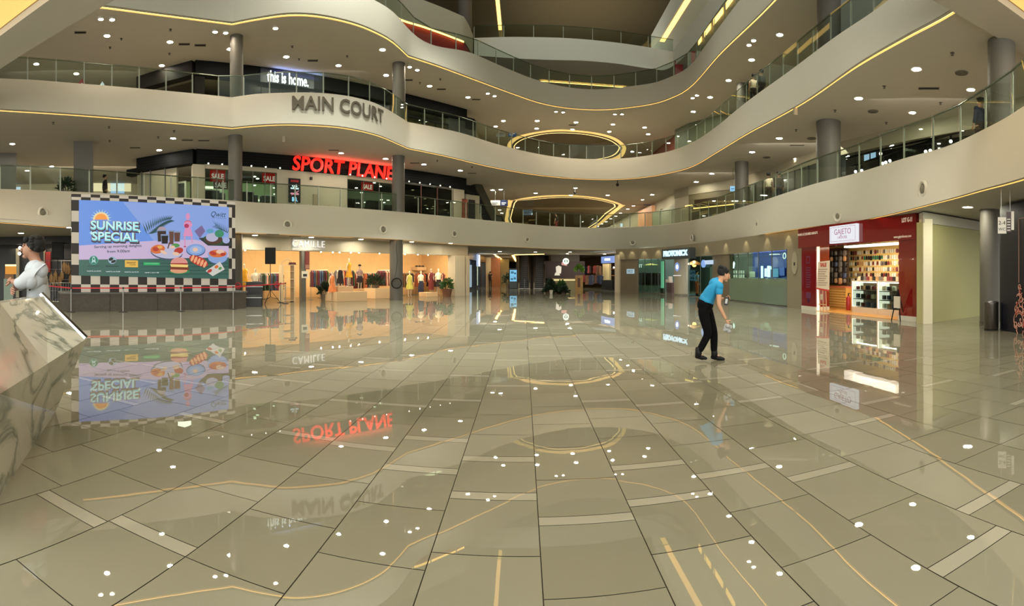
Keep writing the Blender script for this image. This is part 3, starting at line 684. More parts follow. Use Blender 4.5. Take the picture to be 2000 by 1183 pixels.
def mannequin(p, z, rz, outfit, label, s=1.0, hat=None):
    t = thing('mannequin', label, 'mannequin', (*p, z), rz, None); t.scale = (s, s, s)
    me = MB0 if 'm' in DRESS else MB0
    o = bpy.data.objects.new('body', me); COL.objects.link(o); o.parent = t
    if not me.materials: me.materials.append(MANN); me.polygons.foreach_set('use_smooth', [True] * len(me.polygons))
    for kind, mat in outfit:
        k = (kind, mat.name)
        if k not in DRESS:
            g = dress_mb(kind).build({'dress': 'dress', 'long': 'long_dress', 'skirt': 'skirt', 'top': 'blouse'}[kind], mat, t, smooth='all'); DRESS[k] = g.data
        else:
            g = bpy.data.objects.new({'dress': 'dress', 'long': 'long_dress', 'skirt': 'skirt', 'top': 'blouse'}[kind], DRESS[k]); COL.objects.link(g); g.parent = t
    if hat:
        m = MB(); m.lathe([(.17, 1.66), (.10, 1.68), (.09, 1.76), (.0001, 1.78)], n=16); m.build('hat', hat, t, smooth=True)
    return t

# ------------------------------------------------------------------ stage and giant checkered screen
SW = Wall(DP(119, 20.5), DP(481, 22.3))               # front face of the stage
def stage():
    t = thing('stage', 'low dark wooden stage under the giant checkered screen', 'stage', (*SW.A, 0), SW.rot)
    L = SW.L
    m = MB(); m.box(0, L, .02, 1.9, 0, .70); m.build('deck_body', M('stage vinyl', (66, 58, 50), .55, noise=.18, nscale=9), t)
    m = MB(); m.box(-.04, L + .04, -.02, 1.92, .70, .76); m.build('deck_top', M('stage carpet', (92, 90, 88), .8), t)
    for k in range(1, 4):
        m = MB(); m.box(L * k / 4 - .008, L * k / 4 + .008, .0, .02, 0, .69); m.build('panel_seam', DARK, t)
    return t
stage()
FW = Wall(SW.pt(SW.u(139.5, .3), .3), SW.pt(SW.u(459.5, .3), .3))   # plane of the screen frame
zt0, zt1 = FW.z(140, 378.5), FW.z(459, 394.5); zb_ = .765
def screen():
    L = FW.L
    t = thing('led_screen', 'giant glowing advertising screen reading SUNRISE SPECIAL in a checkered frame', 'screen', (*FW.A, zb_), FW.rot)
    zl = lambda u, f: (zt0 + (zt1 - zt0) * u / L - zb_) * f          # slightly falling top edge
    W_, K_ = M('frame white square', (196, 188, 182), .6), M('frame black square', (40, 34, 34), .6)
    m = MB(); H = zt0 - zb_; HH = zt1 - zb_
    m.prism([(0, 0), (L, 0), (L, HH - .02), (0, H - .02)], .03, .2); m.build('cabinet', DARK, t)
    su0, su1 = FW.u(154), FW.u(446.5); sb0, sb1 = FW.z(154, 538) - zb_, FW.z(446, 544.5) - zb_; st0, st1 = FW.z(154, 390.5) - zb_, FW.z(446, 404.5) - zb_
    m = MB(); nx = 18; cols = [(L * i / nx, L * (i + 1) / nx) for i in range(nx)]
    top = lambda u: H + (HH - H) * u / L
    stp = lambda u: st0 + (st1 - st0) * (u - su0) / (su1 - su0); sbt = lambda u: sb0 + (sb1 - sb0) * (u - su0) / (su1 - su0)
    def quad(u0, u1, lo, hi, k): m.mat(K_ if k else W_); m.add([(u0, 0, lo(u0)), (u1, 0, lo(u1)), (u1, 0, hi(u1)), (u0, 0, hi(u0))], [(0, 1, 2, 3)])
    s0 = max(su0, 0)
    for i in range(nx):
        u0, u1 = cols[i]
        a0, a1 = max(u0, 0), min(u1, L)
        mid = lambda u: (stp(u) + top(u)) / 2; midb = lambda u: sbt(u) * .48
        quad(a0, a1, mid, top, i % 2 == 0); quad(a0, a1, stp, mid, i % 2 == 1)
        quad(a0, a1, lambda u: 0, midb, i % 2 == 0); quad(a0, a1, midb, sbt, i % 2 == 1)
    ny = 7
    for side, (u0, u1) in enumerate(((0, su0), (su1, L))):
        um = (u0 + u1) / 2
        for j in range(ny):
            f0, f1 = j / ny, (j + 1) / ny; lo = lambda u, f=f0: sbt(u) + (stp(u) - sbt(u)) * f; hi = lambda u, f=f1: sbt(u) + (stp(u) - sbt(u)) * f
            if side == 0: quad(u0, u1, lo, hi, j % 2 == 0)
            else: quad(u0, um, lo, hi, j % 2 == 1); quad(um, u1, lo, hi, j % 2 == 0)
    m.build('checkered_frame', None, t)
    # the lit picture, built as thin flat layers; art coordinates are photograph columns and rows
    def Q(x, y, k=0): return (FW.u(x), -.012 - .0022 * k, FW.z(x, y) - zb_)
    LY = [0]
    a = MB()
    def em(name, rgb=(200, 200, 200), e=.95):
        mm = M('screen ' + name, (6, 6, 6), .35, emit=e, ecol=rgb); return mm
    def poly(pts, mat):
        LY[0] += 1; a.mat(mat); v = [Q(x, y, LY[0]) for x, y in pts]; a.add(v, [tuple(range(len(v)))])
    def ell(cx, cy, rx, ry, mat, a0=0, a1=360, n=20, rot=0):
        c_, s_ = math.cos(math.radians(rot)), math.sin(math.radians(rot)); pts = []
        for i in range(n + 1):
            th = math.radians(a0 + (a1 - a0) * i / n); dx, dy = rx * math.cos(th), -ry * math.sin(th); pts.append((cx + dx * c_ - dy * s_, cy + dx * s_ + dy * c_))
        poly(pts[:-1] if a1 - a0 >= 360 else pts, mat)
    def word(s_, cx, cy, w_, h_, mat, bold=0.0, slope=0.045, shear=0):
        LY[0] += 1; k = LY[0]; me = text_mesh(s_, 1, 0, bold, True, shear); xs_ = [v.co.x for v in me.vertices]; zs = [v.co.z for v in me.vertices]
        kx = w_ / (max(xs_) - min(xs_)); kz = h_ / (max(zs) - min(zs)); mx, mz = (max(xs_) + min(xs_)) / 2, (max(zs) + min(zs)) / 2
        a.mat(mat); a.mesh(me, lambda c: Q(cx + (c.x - mx) * kx, cy - (c.z - mz) * kz + (c.x - mx) * kx * slope, k))
    sky, pink, green = em('sky', (112, 160, 246), 1.0), em('blush', (220, 196, 232), 1.0), em('green table', (64, 112, 100), .9)
    tp = lambda x: 390.5 + (x - 154) * (14 / 292); bt = lambda x: 538 + (x - 154) * (6.5 / 292)
    poly([(154, tp(154)), (446.5, tp(446)), (446.5, bt(446)), (154, bt(154))], sky)
    poly([(240, tp(240)), (446.5, tp(446)), (446.5, 482), (300, 470)], em('sky light', (150, 180, 246), 1.0)) 
    poly([(154, 479.5), (300, 470), (380, 468), (446.5, 480), (446.5, 505), (154, 508)], pink)
    poly([(154, 507), (250, 506), (446.5, 502.5), (446.5, bt(446)), (154, bt(154))], green)
    dk = em('green stripe', (44, 84, 78), .9)
    for y in (512, 519, 526, 533): poly([(300, y + 1), (446, y + 1), (446, y + 2.6), (250, y + 2.2)], dk)
    for i in range(12):
        th = math.radians(i * 18 - 8); poly([(197 + 13 * math.cos(th - .12), 428 - 13 * math.sin(th - .12)), (197 + 22 * math.cos(th), 428 - 20 * math.sin(th)), (197 + 13 * math.cos(th + .12), 428 - 13 * math.sin(th + .12))], em('sun ray', (190, 226, 240), 1.0))
    ell(197, 429, 15.5, 14.5, em('sun glow', (252, 226, 170), 1.1), 0, 180); ell(197, 429, 12, 11.5, em('sun', (252, 158, 66), 1.2), 0, 180)
    sh = em('letter shade', (58, 66, 92), .8); ol = em('letter rim', (196, 130, 140), .9); tq = em('turquoise', (104, 214, 226), 1.2); tl = em('turquoise light', (206, 246, 242), 1.3)
    for wd, cx_, cy_, ww in (('SUNRISE', 223.5, 441, 93), ('SPECIAL', 224, 462.5, 89)):
        word(wd, cx_ + .8, cy_ + 2.4, ww + 5, 21, sh, .075, .03); word(wd, cx_, cy_, ww + 3, 19.5, ol, .055, .03); word(wd, cx_, cy_, ww + 1, 18, tq, .035, .03); word(wd, cx_ - .3, cy_ - 1, ww - 1, 15.5, tl, .0, .03)
    for cx_, cy_ in ((178, 455), (271.5, 452)):
        poly([(cx_ - 4, cy_), (cx_ - 1, cy_ - 1), (cx_, cy_ - 5), (cx_ + 1, cy_ - 1), (cx_ + 4, cy_), (cx_ + 1, cy_ + 1), (cx_, cy_ + 5), (cx_ - 1, cy_ + 1)], tl)
    tx = em('dark green writing', (40, 78, 84), .8); word('Serving up morning delights', 229.5, 481.5, 92, 6.6, tx, .012, -.03); word('from 9.00am', 230.5, 490.5, 44, 5.6, tx, .012, -.03)
    # brand marks along the lower edge
    sg = em('mark green', (34, 140, 116), .9); sw = em('mark white', (196, 232, 226), 1.0)
    ell(182.5, 508, 8.8, 8.8, em('mark rim', (120, 200, 190), .9)); ell(182.5, 508, 8, 8, sg); ell(182.5, 507, 3.2, 4.6, sw); poly([(178, 514), (180.5, 505), (182.5, 508), (184.5, 505), (187, 514), (182.5, 511)], sw); poly([(180, 503.5), (181, 500.5), (182.5, 502), (184, 500.5), (185, 503.5)], sw); ell(182.5, 505.6, 1.7, 2.2, sg)
    word('STARBUCKS', 182.5, 519.5, 22, 2.6, dk, .02, 0)
    ell(218.5, 508, 8, 7.2, em('mark blue grey', (176, 206, 224), .9)); ell(216, 506, 4.6, 3, em('mark ink', (20, 36, 40), .8), rot=-25); ell(221, 510.5, 5, 2.6, em('mark ink'), rot=-20); word('Brewhouse', 218.5, 519.5, 24, 2.8, em('mark ink'), .02, 0)
    poly([(243, 508), (268.5, 508.6), (268.5, 522), (243, 521.5)], em('mark amber', (240, 190, 82), 1.1)); word('BREAKFAST', 255.7, 513, 18, 3, em('amber ink', (120, 66, 20), .8), .03, 0); word('CORNER', 258, 517, 12, 2.2, em('amber ink'), .02, 0)
    poly([(279, 512), (311, 512.6), (311, 518), (279, 517.6)], em('mark bright green', (38, 184, 104), 1.0)); word('JUICE GARDEN', 295, 515, 26, 3, em('pale green', (150, 232, 180), .9), .02, 0)
    for cx_, cy_, s_ in ((183, 529.3, 'Level G, Lot 32-34'), (220, 530.3, 'Level G, Lot G-38'), (256, 531, 'Level G, Lot G-12'), (295.5, 532.3, 'Level 1, Lot 1-05')): word(s_, cx_, cy_, 27, 2.5, em('white writing', (226, 238, 238), 1.1), .03, 0.01)
    # palm leaves
    lf = em('leaf', (38, 92, 96), .75)
    for i in range(15):
        t_ = i / 14; bx, by = 286 + t_ * 42, 457 - t_ * 17 - 10 * math.sin(t_ * 2); L_ = 24 - 12 * t_; th = math.radians(112 - 62 * t_)
        for sg_ in (1, -1):
            th2 = th if sg_ > 0 else math.radians(10 - 18 * t_); e = (bx + L_ * math.cos(th2), by - L_ * math.sin(th2)); nx_, ny_ = -math.sin(th2), -math.cos(th2); mid = (bx + (e[0] - bx) * .35, by + (e[1] - by) * .35); poly([(bx, by), (mid[0] - nx_ * 1.3, mid[1] - ny_ * 1.3), e, (mid[0] + nx_ * 1.3, mid[1] + ny_ * 1.3)], lf)
    for i in range(9):
        t_ = i / 8; bx, by = 441 - t_ * 22, 455 - 14 * t_; th = math.radians(70 + 60 * t_); e = (bx + 13 * math.cos(th), by - 13 * math.sin(th)); poly([(bx - .8, by), e, (bx + .8, by)], lf); e = (bx + 11 * math.cos(th + 1.3), by - 9 * math.sin(th + 1.3)); poly([(bx, by - .8), e, (bx, by + .8)], lf)
    # drinks
    gl = em('drink glass', (150, 170, 210), .9); cf = em('coffee', (70, 40, 38), .7); ch = em('chocolate drink', (122, 78, 66), .8)
    for x0_, x1_, y0_, y1_, mt, dome in ((304.5, 322, 452, 472, cf, 1), (312, 326, 461, 476, em('cola', (26, 14, 16), .6), 0), (327, 337, 453, 477, ch, 0), (336.5, 349, 455, 472, ch, 0)):
        poly([(x0_ - .8, y0_ - 3), (x1_ + .8, y0_ - 3), (x1_ - .6, y1_ + 1), (x0_ + .6, y1_ + 1)], gl); poly([(x0_ + .4, y0_), (x1_ - .4, y0_), (x1_ - 1.6, y1_), (x0_ + 1.6, y1_)], mt)
        if dome: ell((x0_ + x1_) / 2, y0_ - 2, 8.4, 6.6, em('whipped', (196, 176, 190), .9), 0, 180)
    # tall tiered pink glass
    pk, pd = em('pink', (240, 160, 205), 1.0), em('deep pink', (204, 62, 112), .9)
    ell(363.5, 424, 4, 6.5, pk); ell(363.5, 436, 7, 5, em('rose', (226, 120, 150), 1.0)); ell(363.5, 440, 8.4, 6.4, pk); ell(361, 442, 4.6, 4.2, pd); poly([(358, 446), (369, 446), (373.5, 462), (354.5, 462)], pk); poly([(356, 462), (358.5, 462), (359, 482), (357, 482)], pk); poly([(369, 462), (371.5, 462), (373, 474), (371, 474)], pk); ell(357.5, 482, 2.4, 1.3, pd)
    # boxes, bowls and plates
    poly([(376, 452), (390, 441), (397, 452), (386, 466)], em('lilac box', (140, 118, 170), .9)); poly([(384, 466), (410, 462), (447, 474), (446, 481), (402, 480)], em('tray', (52, 62, 66), .7))
    ell(413, 470, 20, 9, em('banana leaf', (46, 96, 66), .8), rot=12); ell(413, 468, 17, 10, em('basket', (100, 66, 54), .8)); ell(410, 464, 12, 8.6, em('rice', (198, 196, 226), 1.0)); ell(424, 457, 9, 7.4, em('lettuce', (70, 160, 120), .9)); ell(406, 452, 7, 4.6, em('steam blue', (110, 180, 220), .9)); ell(437, 470, 7, 6, em('pale bowl', (180, 190, 236), 1.0))
    pw = em('plate', (206, 204, 232), 1.0); orr = em('orange food', (232, 120, 60), 1.0); rd = em('red food', (206, 64, 52), .95); cr = em('cream food', (246, 206, 178), 1.05); grn = em('fresh green', (96, 170, 90), .9)
    ell(322, 494, 31, 13.5, em('plate shadow', (90, 96, 130), .8), rot=6); ell(322, 492, 30.5, 13, pw, rot=6); ell(305, 487, 14, 8.5, orr, rot=-10); ell(301, 487, 6, 4, rd); ell(309, 483, 5, 3, em('yellow food', (248, 186, 90), 1.0)); ell(316, 493, 7, 3, cr, rot=25); ell(345, 490, 9, 6, rd, rot=-15); ell(340, 496, 7, 3.4, cr, rot=10); ell(339, 480, 8, 4, grn); ell(333, 483, 5, 3, cr)
    poly([(326, 474), (329, 474), (325, 486), (323, 486)], em('spoon', (120, 66, 50), .8))
    ell(378, 489, 18.6, 12, em('blue rim', (66, 98, 150), .8)); ell(378, 488, 17.6, 11, em('blue plate', (140, 176, 236), 1.0)); ell(378, 488, 12, 7.4, em('pale blue', (170, 196, 242), 1.0)); ell(377, 488, 5, 4, cr)
    ell(420, 503, 19.6, 13, em('blue rim'), 180, 360); ell(420, 502, 19, 12.6, em('bowl blue', (150, 180, 232), 1.0), 180, 360); ell(420, 497, 19.4, 9, em('bowl blue')); ell(420, 495.5, 17, 7.4, orr); ell(425, 492, 8, 4, cr); ell(411, 495, 7, 3.6, rd, rot=20); ell(430, 497, 5, 3, rd)
    # burger
    ell(346, 530, 20, 5, em('leaf green', (56, 146, 88), .9)); ell(345, 528, 16.5, 5.6, em('lower bun', (240, 170, 130), 1.0)); poly([(329, 520), (363, 521), (364, 527), (328, 526)], em('patty', (150, 66, 44), .8)); poly([(328, 516), (363, 517), (362, 522), (330, 521)], em('cheese', (250, 216, 130), 1.1)); poly([(329, 513.5), (362, 514.5), (361, 517), (331, 516)], em('tomato', (190, 58, 48), .9)); ell(345.5, 514, 16.5, 11, em('upper bun', (240, 160, 150), 1.0), 0, 180)
    # croissant and sandwich
    ell(383, 510, 19.5, 8.4, rd, rot=24); 
    for k in range(5): ell(371 + 6 * k, 504.5 + 3 * k, 2.6, 6.6, em('pastry light', (252, 176, 128), 1.1), rot=22)
    poly([(396, 529), (424, 511), (433, 526), (410, 539)], em('wrapper', (226, 222, 214), 1.0)); ell(404, 529, 5, 3, rd, rot=-30); ell(417, 521, 4, 3, orr, rot=-30); ell(424, 524, 3.6, 2.6, grn, rot=-30)
    word('Qwitt', 421, 421, 29, 12, tx, .0, .05, .35); word('KITCHENS', 422, 427.5, 26, 2.6, em('soft writing', (120, 140, 190), .9), .0, .05)
    a.build('display_picture', None, t)
    m = MB(); m.add([(su0, -.008, sb0), (su1, -.008, sb1), (su1, -.008, st1), (su0, -.008, st0)], [(0, 1, 2, 3)]); m.build('display_face', DARK, t)
    return t
screen()

# ------------------------------------------------------------------ retractable barrier in front of the stage
bx = [(139, 609.5), (240.5, 609.5), (353, 608), (455.5, 604)]
P_B = [DP(x, 1550 / (y - HOR)) for x, y in bx]
def barrier_post(p, z1, label, group='slim posts before the stage'):
    t = thing('barrier_post', label, 'barrier post', (*p, 0), 0, group)
    m = MB(); m.lathe([(.17, 0), (.17, .015), (.03, .035), (.0001, .035)], n=24); m.build('base', M('dark base', (44, 42, 40), .5), t, smooth=True)
    m = MB(); m.tube((0, 0, .03), (0, 0, z1), .025, n=12); pl_ = m.build('pole', STEEL, t)
    m = MB(); m.tube((0, 0, z1), (0, 0, z1 + .07), .036, n=12); m.build('tape_head', DARK, pl_)
    return t
pp = barrier_post(P_B[0], .92, 'slim steel barrier post before the stage and the giant screen')
for p in P_B[1:]: copy_tree(pp, (*p, 0))
def tape(pts, label, w_=.05):
    m = MB().mat(M('red tape', (190, 36, 52), .6)); o0 = Vector(pts[0])
    for a, b in zip(pts, pts[1:]):
        a, b = Vector(a) - o0, Vector(b) - o0; d = (b - a).normalized(); n_ = Vector((-d.y, d.x, 0)).normalized() * .004; H = Vector((0, 0, w_))
        m.mat(MATS['red tape']); m.add([a - n_, b - n_, b + n_, a + n_, a - n_ + H, b - n_ + H, b + n_ + H, a + n_ + H], [(3, 2, 1, 0), (4, 5, 6, 7), (0, 1, 5, 4), (1, 2, 6, 5), (2, 3, 7, 6), (3, 0, 4, 7)])
    o = m.build('barrier_tape'); o.location = o0; return tag(o, label, 'barrier tape')
zz = .93
pl = [(*DP(92, 23.0), .95)] + [(*p, zz) for p in P_B]
tape(pl, 'long red tape strung across the front of the stage from post to post')

# speaker on tripod, flight case, fence behind the stage
def tripod_speaker(px, ybase, d, ztop, zbot, wd, label, slabel, hd=.3):
    x, y = DP(px, d); rz = -az(px)
    t = thing('speaker_stand', slabel, 'speaker stand', (x, y, 0), rz)
    m = MB(); m.tube((0, 0, .35), (0, 0, zbot), .018, n=8); m.build('pole', BLACK, t)
    for k in range(3):
        a = math.radians(90 + 120 * k); m = MB(); m.tube((0, 0, .72), (math.sin(a) * .55, math.cos(a) * .55, .02), .013, n=6); m.tube((0, 0, .36), (math.sin(a) * .36, math.cos(a) * .36, .26), .01, n=6); m.build('leg', BLACK, t)
    m = MB(); m.tube((0, 0, .66), (0, 0, .78), .03, n=8); m.build('collar', DARK, t)
    s_ = thing('loudspeaker', label, 'loudspeaker', (x, y, zbot), rz)
    m = MB(); m.prism([(-wd / 2, 0), (wd / 2, 0), (wd / 2, ztop - zbot), (-wd / 2, ztop - zbot)], -hd / 2, hd / 2); cb = m.build('cabinet', BLACK, s_, bevel=.02)
    m = MB(); m.box(-wd / 2 + .03, wd / 2 - .03, -hd / 2 - .012, -hd / 2 - .002, .04, ztop - zbot - .04); m.build('grille', M('speaker grille', (24, 24, 26), .8), cb)
tripod_speaker(528, 592, 25.4, ZD(483.5, 25.4), ZD(515.5, 25.4), .53, 'black loudspeaker on a stand before the CAMILLE shop', 'black tripod stand with thin splayed legs before the CAMILLE shop')
tripod_speaker(113, 590, 26.0, ZD(473, 26), ZD(505.5, 26), .62, 'black loudspeaker raised behind the barista, beside the big screen', 'black stand mostly hidden behind the fence beside the big screen')
def flight_case(px, d, w_, dp, h, label, z=0, lid=True):
    t = thing('flight_case', label, 'flight case', (*DP(px, d), z), -az(px))
    m = MB(); m.box(-w_ / 2, w_ / 2, 0, dp, 0, h * .8); m.build('body', M('case black', (20, 20, 22), .45), t, bevel=.015)
    m = MB(); m.box(-w_ / 2 - .01, w_ / 2 + .01, -.01, dp + .01, h * .8, h); m.build('lid', M('case black'), t, bevel=.015)
    m = MB(); m.box(-w_ / 2 - .012, w_ / 2 + .012, -.015, -.008, h * .8 - .02, h * .8 + .02); m.build('trim', STEEL, t)
flight_case(493, 23.6, .85, .6, .52, 'small low black case at the end of the stage')
flight_case(497, 24.6, .8, .8, 1.12, 'tall black case standing behind the low one beside the stage')
def fence(px0, px1, d0, d1, label, n=12):
    W_ = Wall(DP(px0, d0), DP(px1, d1)); t = thing('crowd_fence', label, 'fence', (*W_.A, 0), W_.rot)
    m = MB(); m.tube((0, 0, 1.08), (W_.L, 0, 1.08), .02, n=8); m.tube((0, 0, .18), (W_.L, 0, .18), .02, n=8); m.tube((0, 0, .0), (0, 0, 1.08), .02, n=8); m.tube((W_.L, 0, 0), (W_.L, 0, 1.08), .02, n=8); m.build('frame', STEEL, t)
    for k in range(1, n): m = MB(); m.tube((W_.L * k / n, 0, .18), (W_.L * k / n, 0, 1.08), .009, n=6); m.build('upright', STEEL, t)
    for e in (.12, .88): m = MB(); m.box(W_.L * e - .02, W_.L * e + .02, -.3, .3, 0, .02); m.build('foot', STEEL, t)
fence(98, 139, 24.5, 24.6, 'steel crowd fence behind the barista beside the screen', 8)
fence(463, 512, 26.3, 26.8, 'steel crowd fence half hidden behind the black cases', 9)
# corner posts with red tape by the tripod
for px, y, lab in ((546, 590, 'pale post holding the red tape beside the tripod stand'), (512, 578, 'slim post behind the black cases with the tape')):
    pass
pA, pB = DP(548, 26.8), DP(557.5, 25.9)
barrier_post(pA, .98, 'thin grey barrier post just behind the pale one', None); barrier_post(pB, 1.0, 'pale barrier post at the red tape end before CAMILLE', None)
tape([(*P_B[3], .93), (*pB, 1.0)], 'red tape running from the stage corner to the pale post')
for px, d, lab in ((465, 23.9, 'red round tape reel on the barrier before the screen edge'), (541, 25.9, 'red bundle of tape beside the pale post')):
    m = MB().mat(M('red tape')); z_ = .96
    for i in range(14):
        a, b = 2 * math.pi * i / 14, 2 * math.pi * (i + 1) / 14; m.tube((.14 * math.cos(a), 0, .14 * math.sin(a)), (.14 * math.cos(b), 0, .14 * math.sin(b)), .022, n=6)
    m.tube((-.14, 0, 0), (.14, 0, 0), .018, n=6); o = m.build('tape_reel'); o.location = (*DP(px, d), z_); tag(o, lab, 'tape reel')

# ------------------------------------------------------------------ CAMILLE fashion shop
CW = Wall(P(470, 460.6, Z1b), P(912, 479.6, Z1b))
WARMW = M('shop plank wall', (236, 196, 142), .7, noise=.03, nscale=3)
def camille():
    L = CW.L; rz = CW.rot
    m = MB(); m.box(-6, L + .1, 0, .35, 2.74, Z1b)
    for k in range(8): m.box(L * k / 7 - .01, L * k / 7 + .01, -.006, 0, 2.76, Z1b - .02)
    o = m.build('wall_fascia', M('shop fascia', (176, 166, 146), .6)); o.location = (*CW.A, 0); o.rotation_euler.z = rz; tag(o, kind='structure')
    t = thing('shop_sign', 'white raised CAMILLE letters glowing on the shop fascia', 'sign', (*CW.pt(CW.u(602)), CW.z(602, 477)), rz)
    m = MB().mat(M('sign white', (120, 118, 112), .6, emit=1.0, ecol=(255, 250, 240))); txt(m, 'CAMILLE', .52, 0, -.07, 0, .03, .0, sp=1.22, width=CW.u(633) - CW.u(570)); m.build('letters', None, t)
    m = MB(); m.box(-.95 * 1.05, 1.02, -.03, 0, -.33, .30); m.build('backing', M('sign backing', (168, 166, 160), .5), t)
    # back and side walls of the shop
    D_ = 4.6
    m = MB(); m.box(-6, L + 1.2, D_, D_ + .1, 0, Z1b)
    n = int((L + 7) / .42)
    for k in range(n): m.box(-6 + k * .42, -6 + k * .42 + .012, D_ - .006, D_, 0, Z1b)
    m.box(L - .1, L + .02, .3, D_, 0, Z1b)
    o = m.build('wall_camille', WARMW); o.location = (*CW.A, 0); o.rotation_euler.z = rz; tag(o, kind='structure')
    m = MB(); m.box(-6, L, .3, D_, 2.96, 3.0); o = m.build('ceiling_camille', WHITE); o.location = (*CW.A, 0); o.rotation_euler.z = rz; tag(o, kind='structure')
    for f in (-.22, .06, .26, .46, .66, .86):
        p = CW.pt(L * f, .75); l = area_light('shop_light', (*p, 2.84), 2.6, 175, (1, .76, .46), .5); l.rotation_euler = (math.radians(50), 0, rz)
    # end pillar
    for px0, px1, lab in ((884, 903, 'cream square pillar closing the far end of the CAMILLE front'), (905.5, 912, 'narrow cream pier beside the pillar at the corridor mouth')):
        u0, u1 = CW.u(px0), CW.u(px1); m = MB(); m.box(0, u1 - u0, -.25, .45, 0, 2.74); o = m.build('shop_pillar', M('cream pillar', (206, 192, 166), .6)); o.location = (*CW.pt(u0), 0); o.rotation_euler.z = rz; tag(o, lab, 'pillar')
    # slim display pier with poster between the two halves of the window
    u0 = CW.u(588); m = MB(); m.box(0, .28, -.05, .2, 0, 2.74); o = m.build('mirror_pier', M('mirror pier', (120, 118, 112), .2, .4)); o.location = (*CW.pt(u0), 0); o.rotation_euler.z = rz; tag(o, 'narrow mirror clad pier at the CAMILLE entrance', 'pillar')
    m = MB().mat(M('poster', (96, 38, 34), .6)); m.box(-.22, .06, -.08, -.055, 1.75, 2.72); m.mat(M('poster lower', (150, 110, 96), .6)); m.box(-.2, .04, -.084, -.08, 1.8, 2.0)
    o = m.build('hanging_poster'); o.location = (*CW.pt(u0 + .42), 0); o.rotation_euler.z = rz; tag(o, 'dark red poster hanging on the mirror pier', 'poster')
    m = MB().mat(M('notice white', (220, 214, 200), .5)); m.box(-.2, .2, -.08, -.06, 1.28, 1.66); m.mat(DARK); m.box(-.12, .12, -.083, -.08, 1.36, 1.5)
    o = m.build('notice'); o.location = (*CW.pt(u0 + .2), 0); o.rotation_euler.z = rz; tag(o, 'small white square notice on the mirror pier', 'notice')
    # shelf unit
    us = CW.u(555); t = thing('display_shelf', 'cream arched open shelf unit with hats beside the entrance pier', 'shelf', (*CW.pt(us, .2), 0), rz)
    m = MB(); w_ = CW.u(580) - us
    m.box(0, .07, 0, .45, 0, 2.0); m.box(w_ - .07, w_, 0, .45, 0, 2.0); m.build('side_panel', M('cream shelf', (226, 204, 168), .5), t)
    for z_ in (.05, .75, 1.2, 1.62, 1.97): m = MB(); m.box(.07, w_ - .07, .0, .45, z_, z_ + .03); m.build('shelf', M('cream shelf'), t)
    m = MB()
    for i in range(12):
        a, b = math.pi * i / 12, math.pi * (i + 1) / 12; r_ = w_ / 2 - .04; m.tube((w_ / 2 + r_ * math.cos(a), .2, 2.0 + r_ * .8 * math.sin(a)), (w_ / 2 + r_ * math.cos(b), .2, 2.0 + r_ * .8 * math.sin(b)), .035, n=6)
    m.build('arch', M('cream shelf'), t)
    # stepped podium
    up0, up1 = CW.u(654, -.9), CW.u(713, -.9); t = thing('podium', 'stepped cream podium with dressed mannequins at the shop front', 'podium', (*CW.pt(up0, -1.1), 0), rz)
    POD = M('podium cream', (232, 196, 152), .6)
    m = MB(); m.box(0, up1 - up0, 0, 1.6, 0, .52); m.build('lower_step', POD, t, bevel=.01)
    m = MB(); m.box(.35, (up1 - up0) * .68, .4, 1.5, .52, .82); m.build('upper_step', POD, t, bevel=.01)
    tb = CW.u(720, 1); t = thing('display_table', 'low cream display table beside the podium', 'table', (*CW.pt(tb, .3), 0), rz)
    m = MB(); m.box(0, CW.u(748, 1) - tb, 0, 1.2, 0, .62); m.build('body', POD, t, bevel=.01)
    tb = CW.u(828, .5); t = thing('plinth', 'small cream plinth under the red patterned dress', 'plinth', (*CW.pt(tb, .2), 0), rz); m = MB(); m.box(0, CW.u(849, .5) - tb, 0, .8, 0, .28); m.build('body', POD, t, bevel=.01)
    Y, O_, BK, RD, NV, YG, WT, GR, BR = cloth('mustard', (226, 162, 36)), cloth('coral', (238, 140, 84)), cloth('black', (40, 28, 28)), cloth('wine', (120, 44, 40)), cloth('navy', (38, 42, 66)), cloth('lime', (206, 196, 92)), cloth('cream', (232, 214, 190)), cloth('grey', (120, 118, 124)), cloth('brown', (96, 66, 46))
    face = rz - math.pi / 2
    def mq(px, w_, z, outfit, label, s=1.0, hat=None, da=0): return mannequin(CW.pt(CW.u(px, w_), w_), z, face + da, outfit, label, s, hat)
    mq(477, .6, .35, [('dress', Y)], 'mannequin in a mustard dress closest to the big screen', 1.0)
    mq(499, .4, .15, [('skirt', GR), ('top', WT)], 'mannequin in a white top and grey skirt behind the cases', .98)
    mq(648.5, -.6, 0, [('dress', O_)], 'mannequin in a coral dress standing on the floor by the podium', .98, da=.3)
    mq(664.5, -.1, .52, [('dress', BK)], 'mannequin in a black coat dress on the podium step', .84, da=-.2)
    mq(681.5, -.1, .82, [('dress', Y)], 'mannequin in a golden dress on the top of the podium', .93, da=.5)
    mq(702.5, -.3, .52, [('skirt', BK), ('top', M('cloth stripe', (176, 140, 132), .8))], 'mannequin with a black hat, pale blouse and black skirt on the podium', .86, BLACK)
    mq(800, .6, .0, [('dress', YG)], 'mannequin in a lime yellow flared dress past the court column', 1.0)
    mq(822, 1.2, .05, [('long', NV), ('top', WT)], 'mannequin in navy dungarees past the court column', .98)
    mq(842, .6, .28, [('long', RD)], 'mannequin in a long red patterned dress on the small plinth', .92)
    mq(856, 1.4, .0, [('skirt', BK), ('top', WT)], 'mannequin in a cream blouse against the plank wall', 1.1)
    # clothes rails with individual garments
    cols = [BR, BK, RD, GR, cloth('olive', (88, 92, 44)), cloth('maroon', (92, 30, 44)), cloth('rust', (178, 92, 50)), cloth('pine', (40, 66, 44)), cloth('blush', (222, 160, 140)), cloth('denim', (60, 76, 104))]
    gm = {}; LONGH = 1
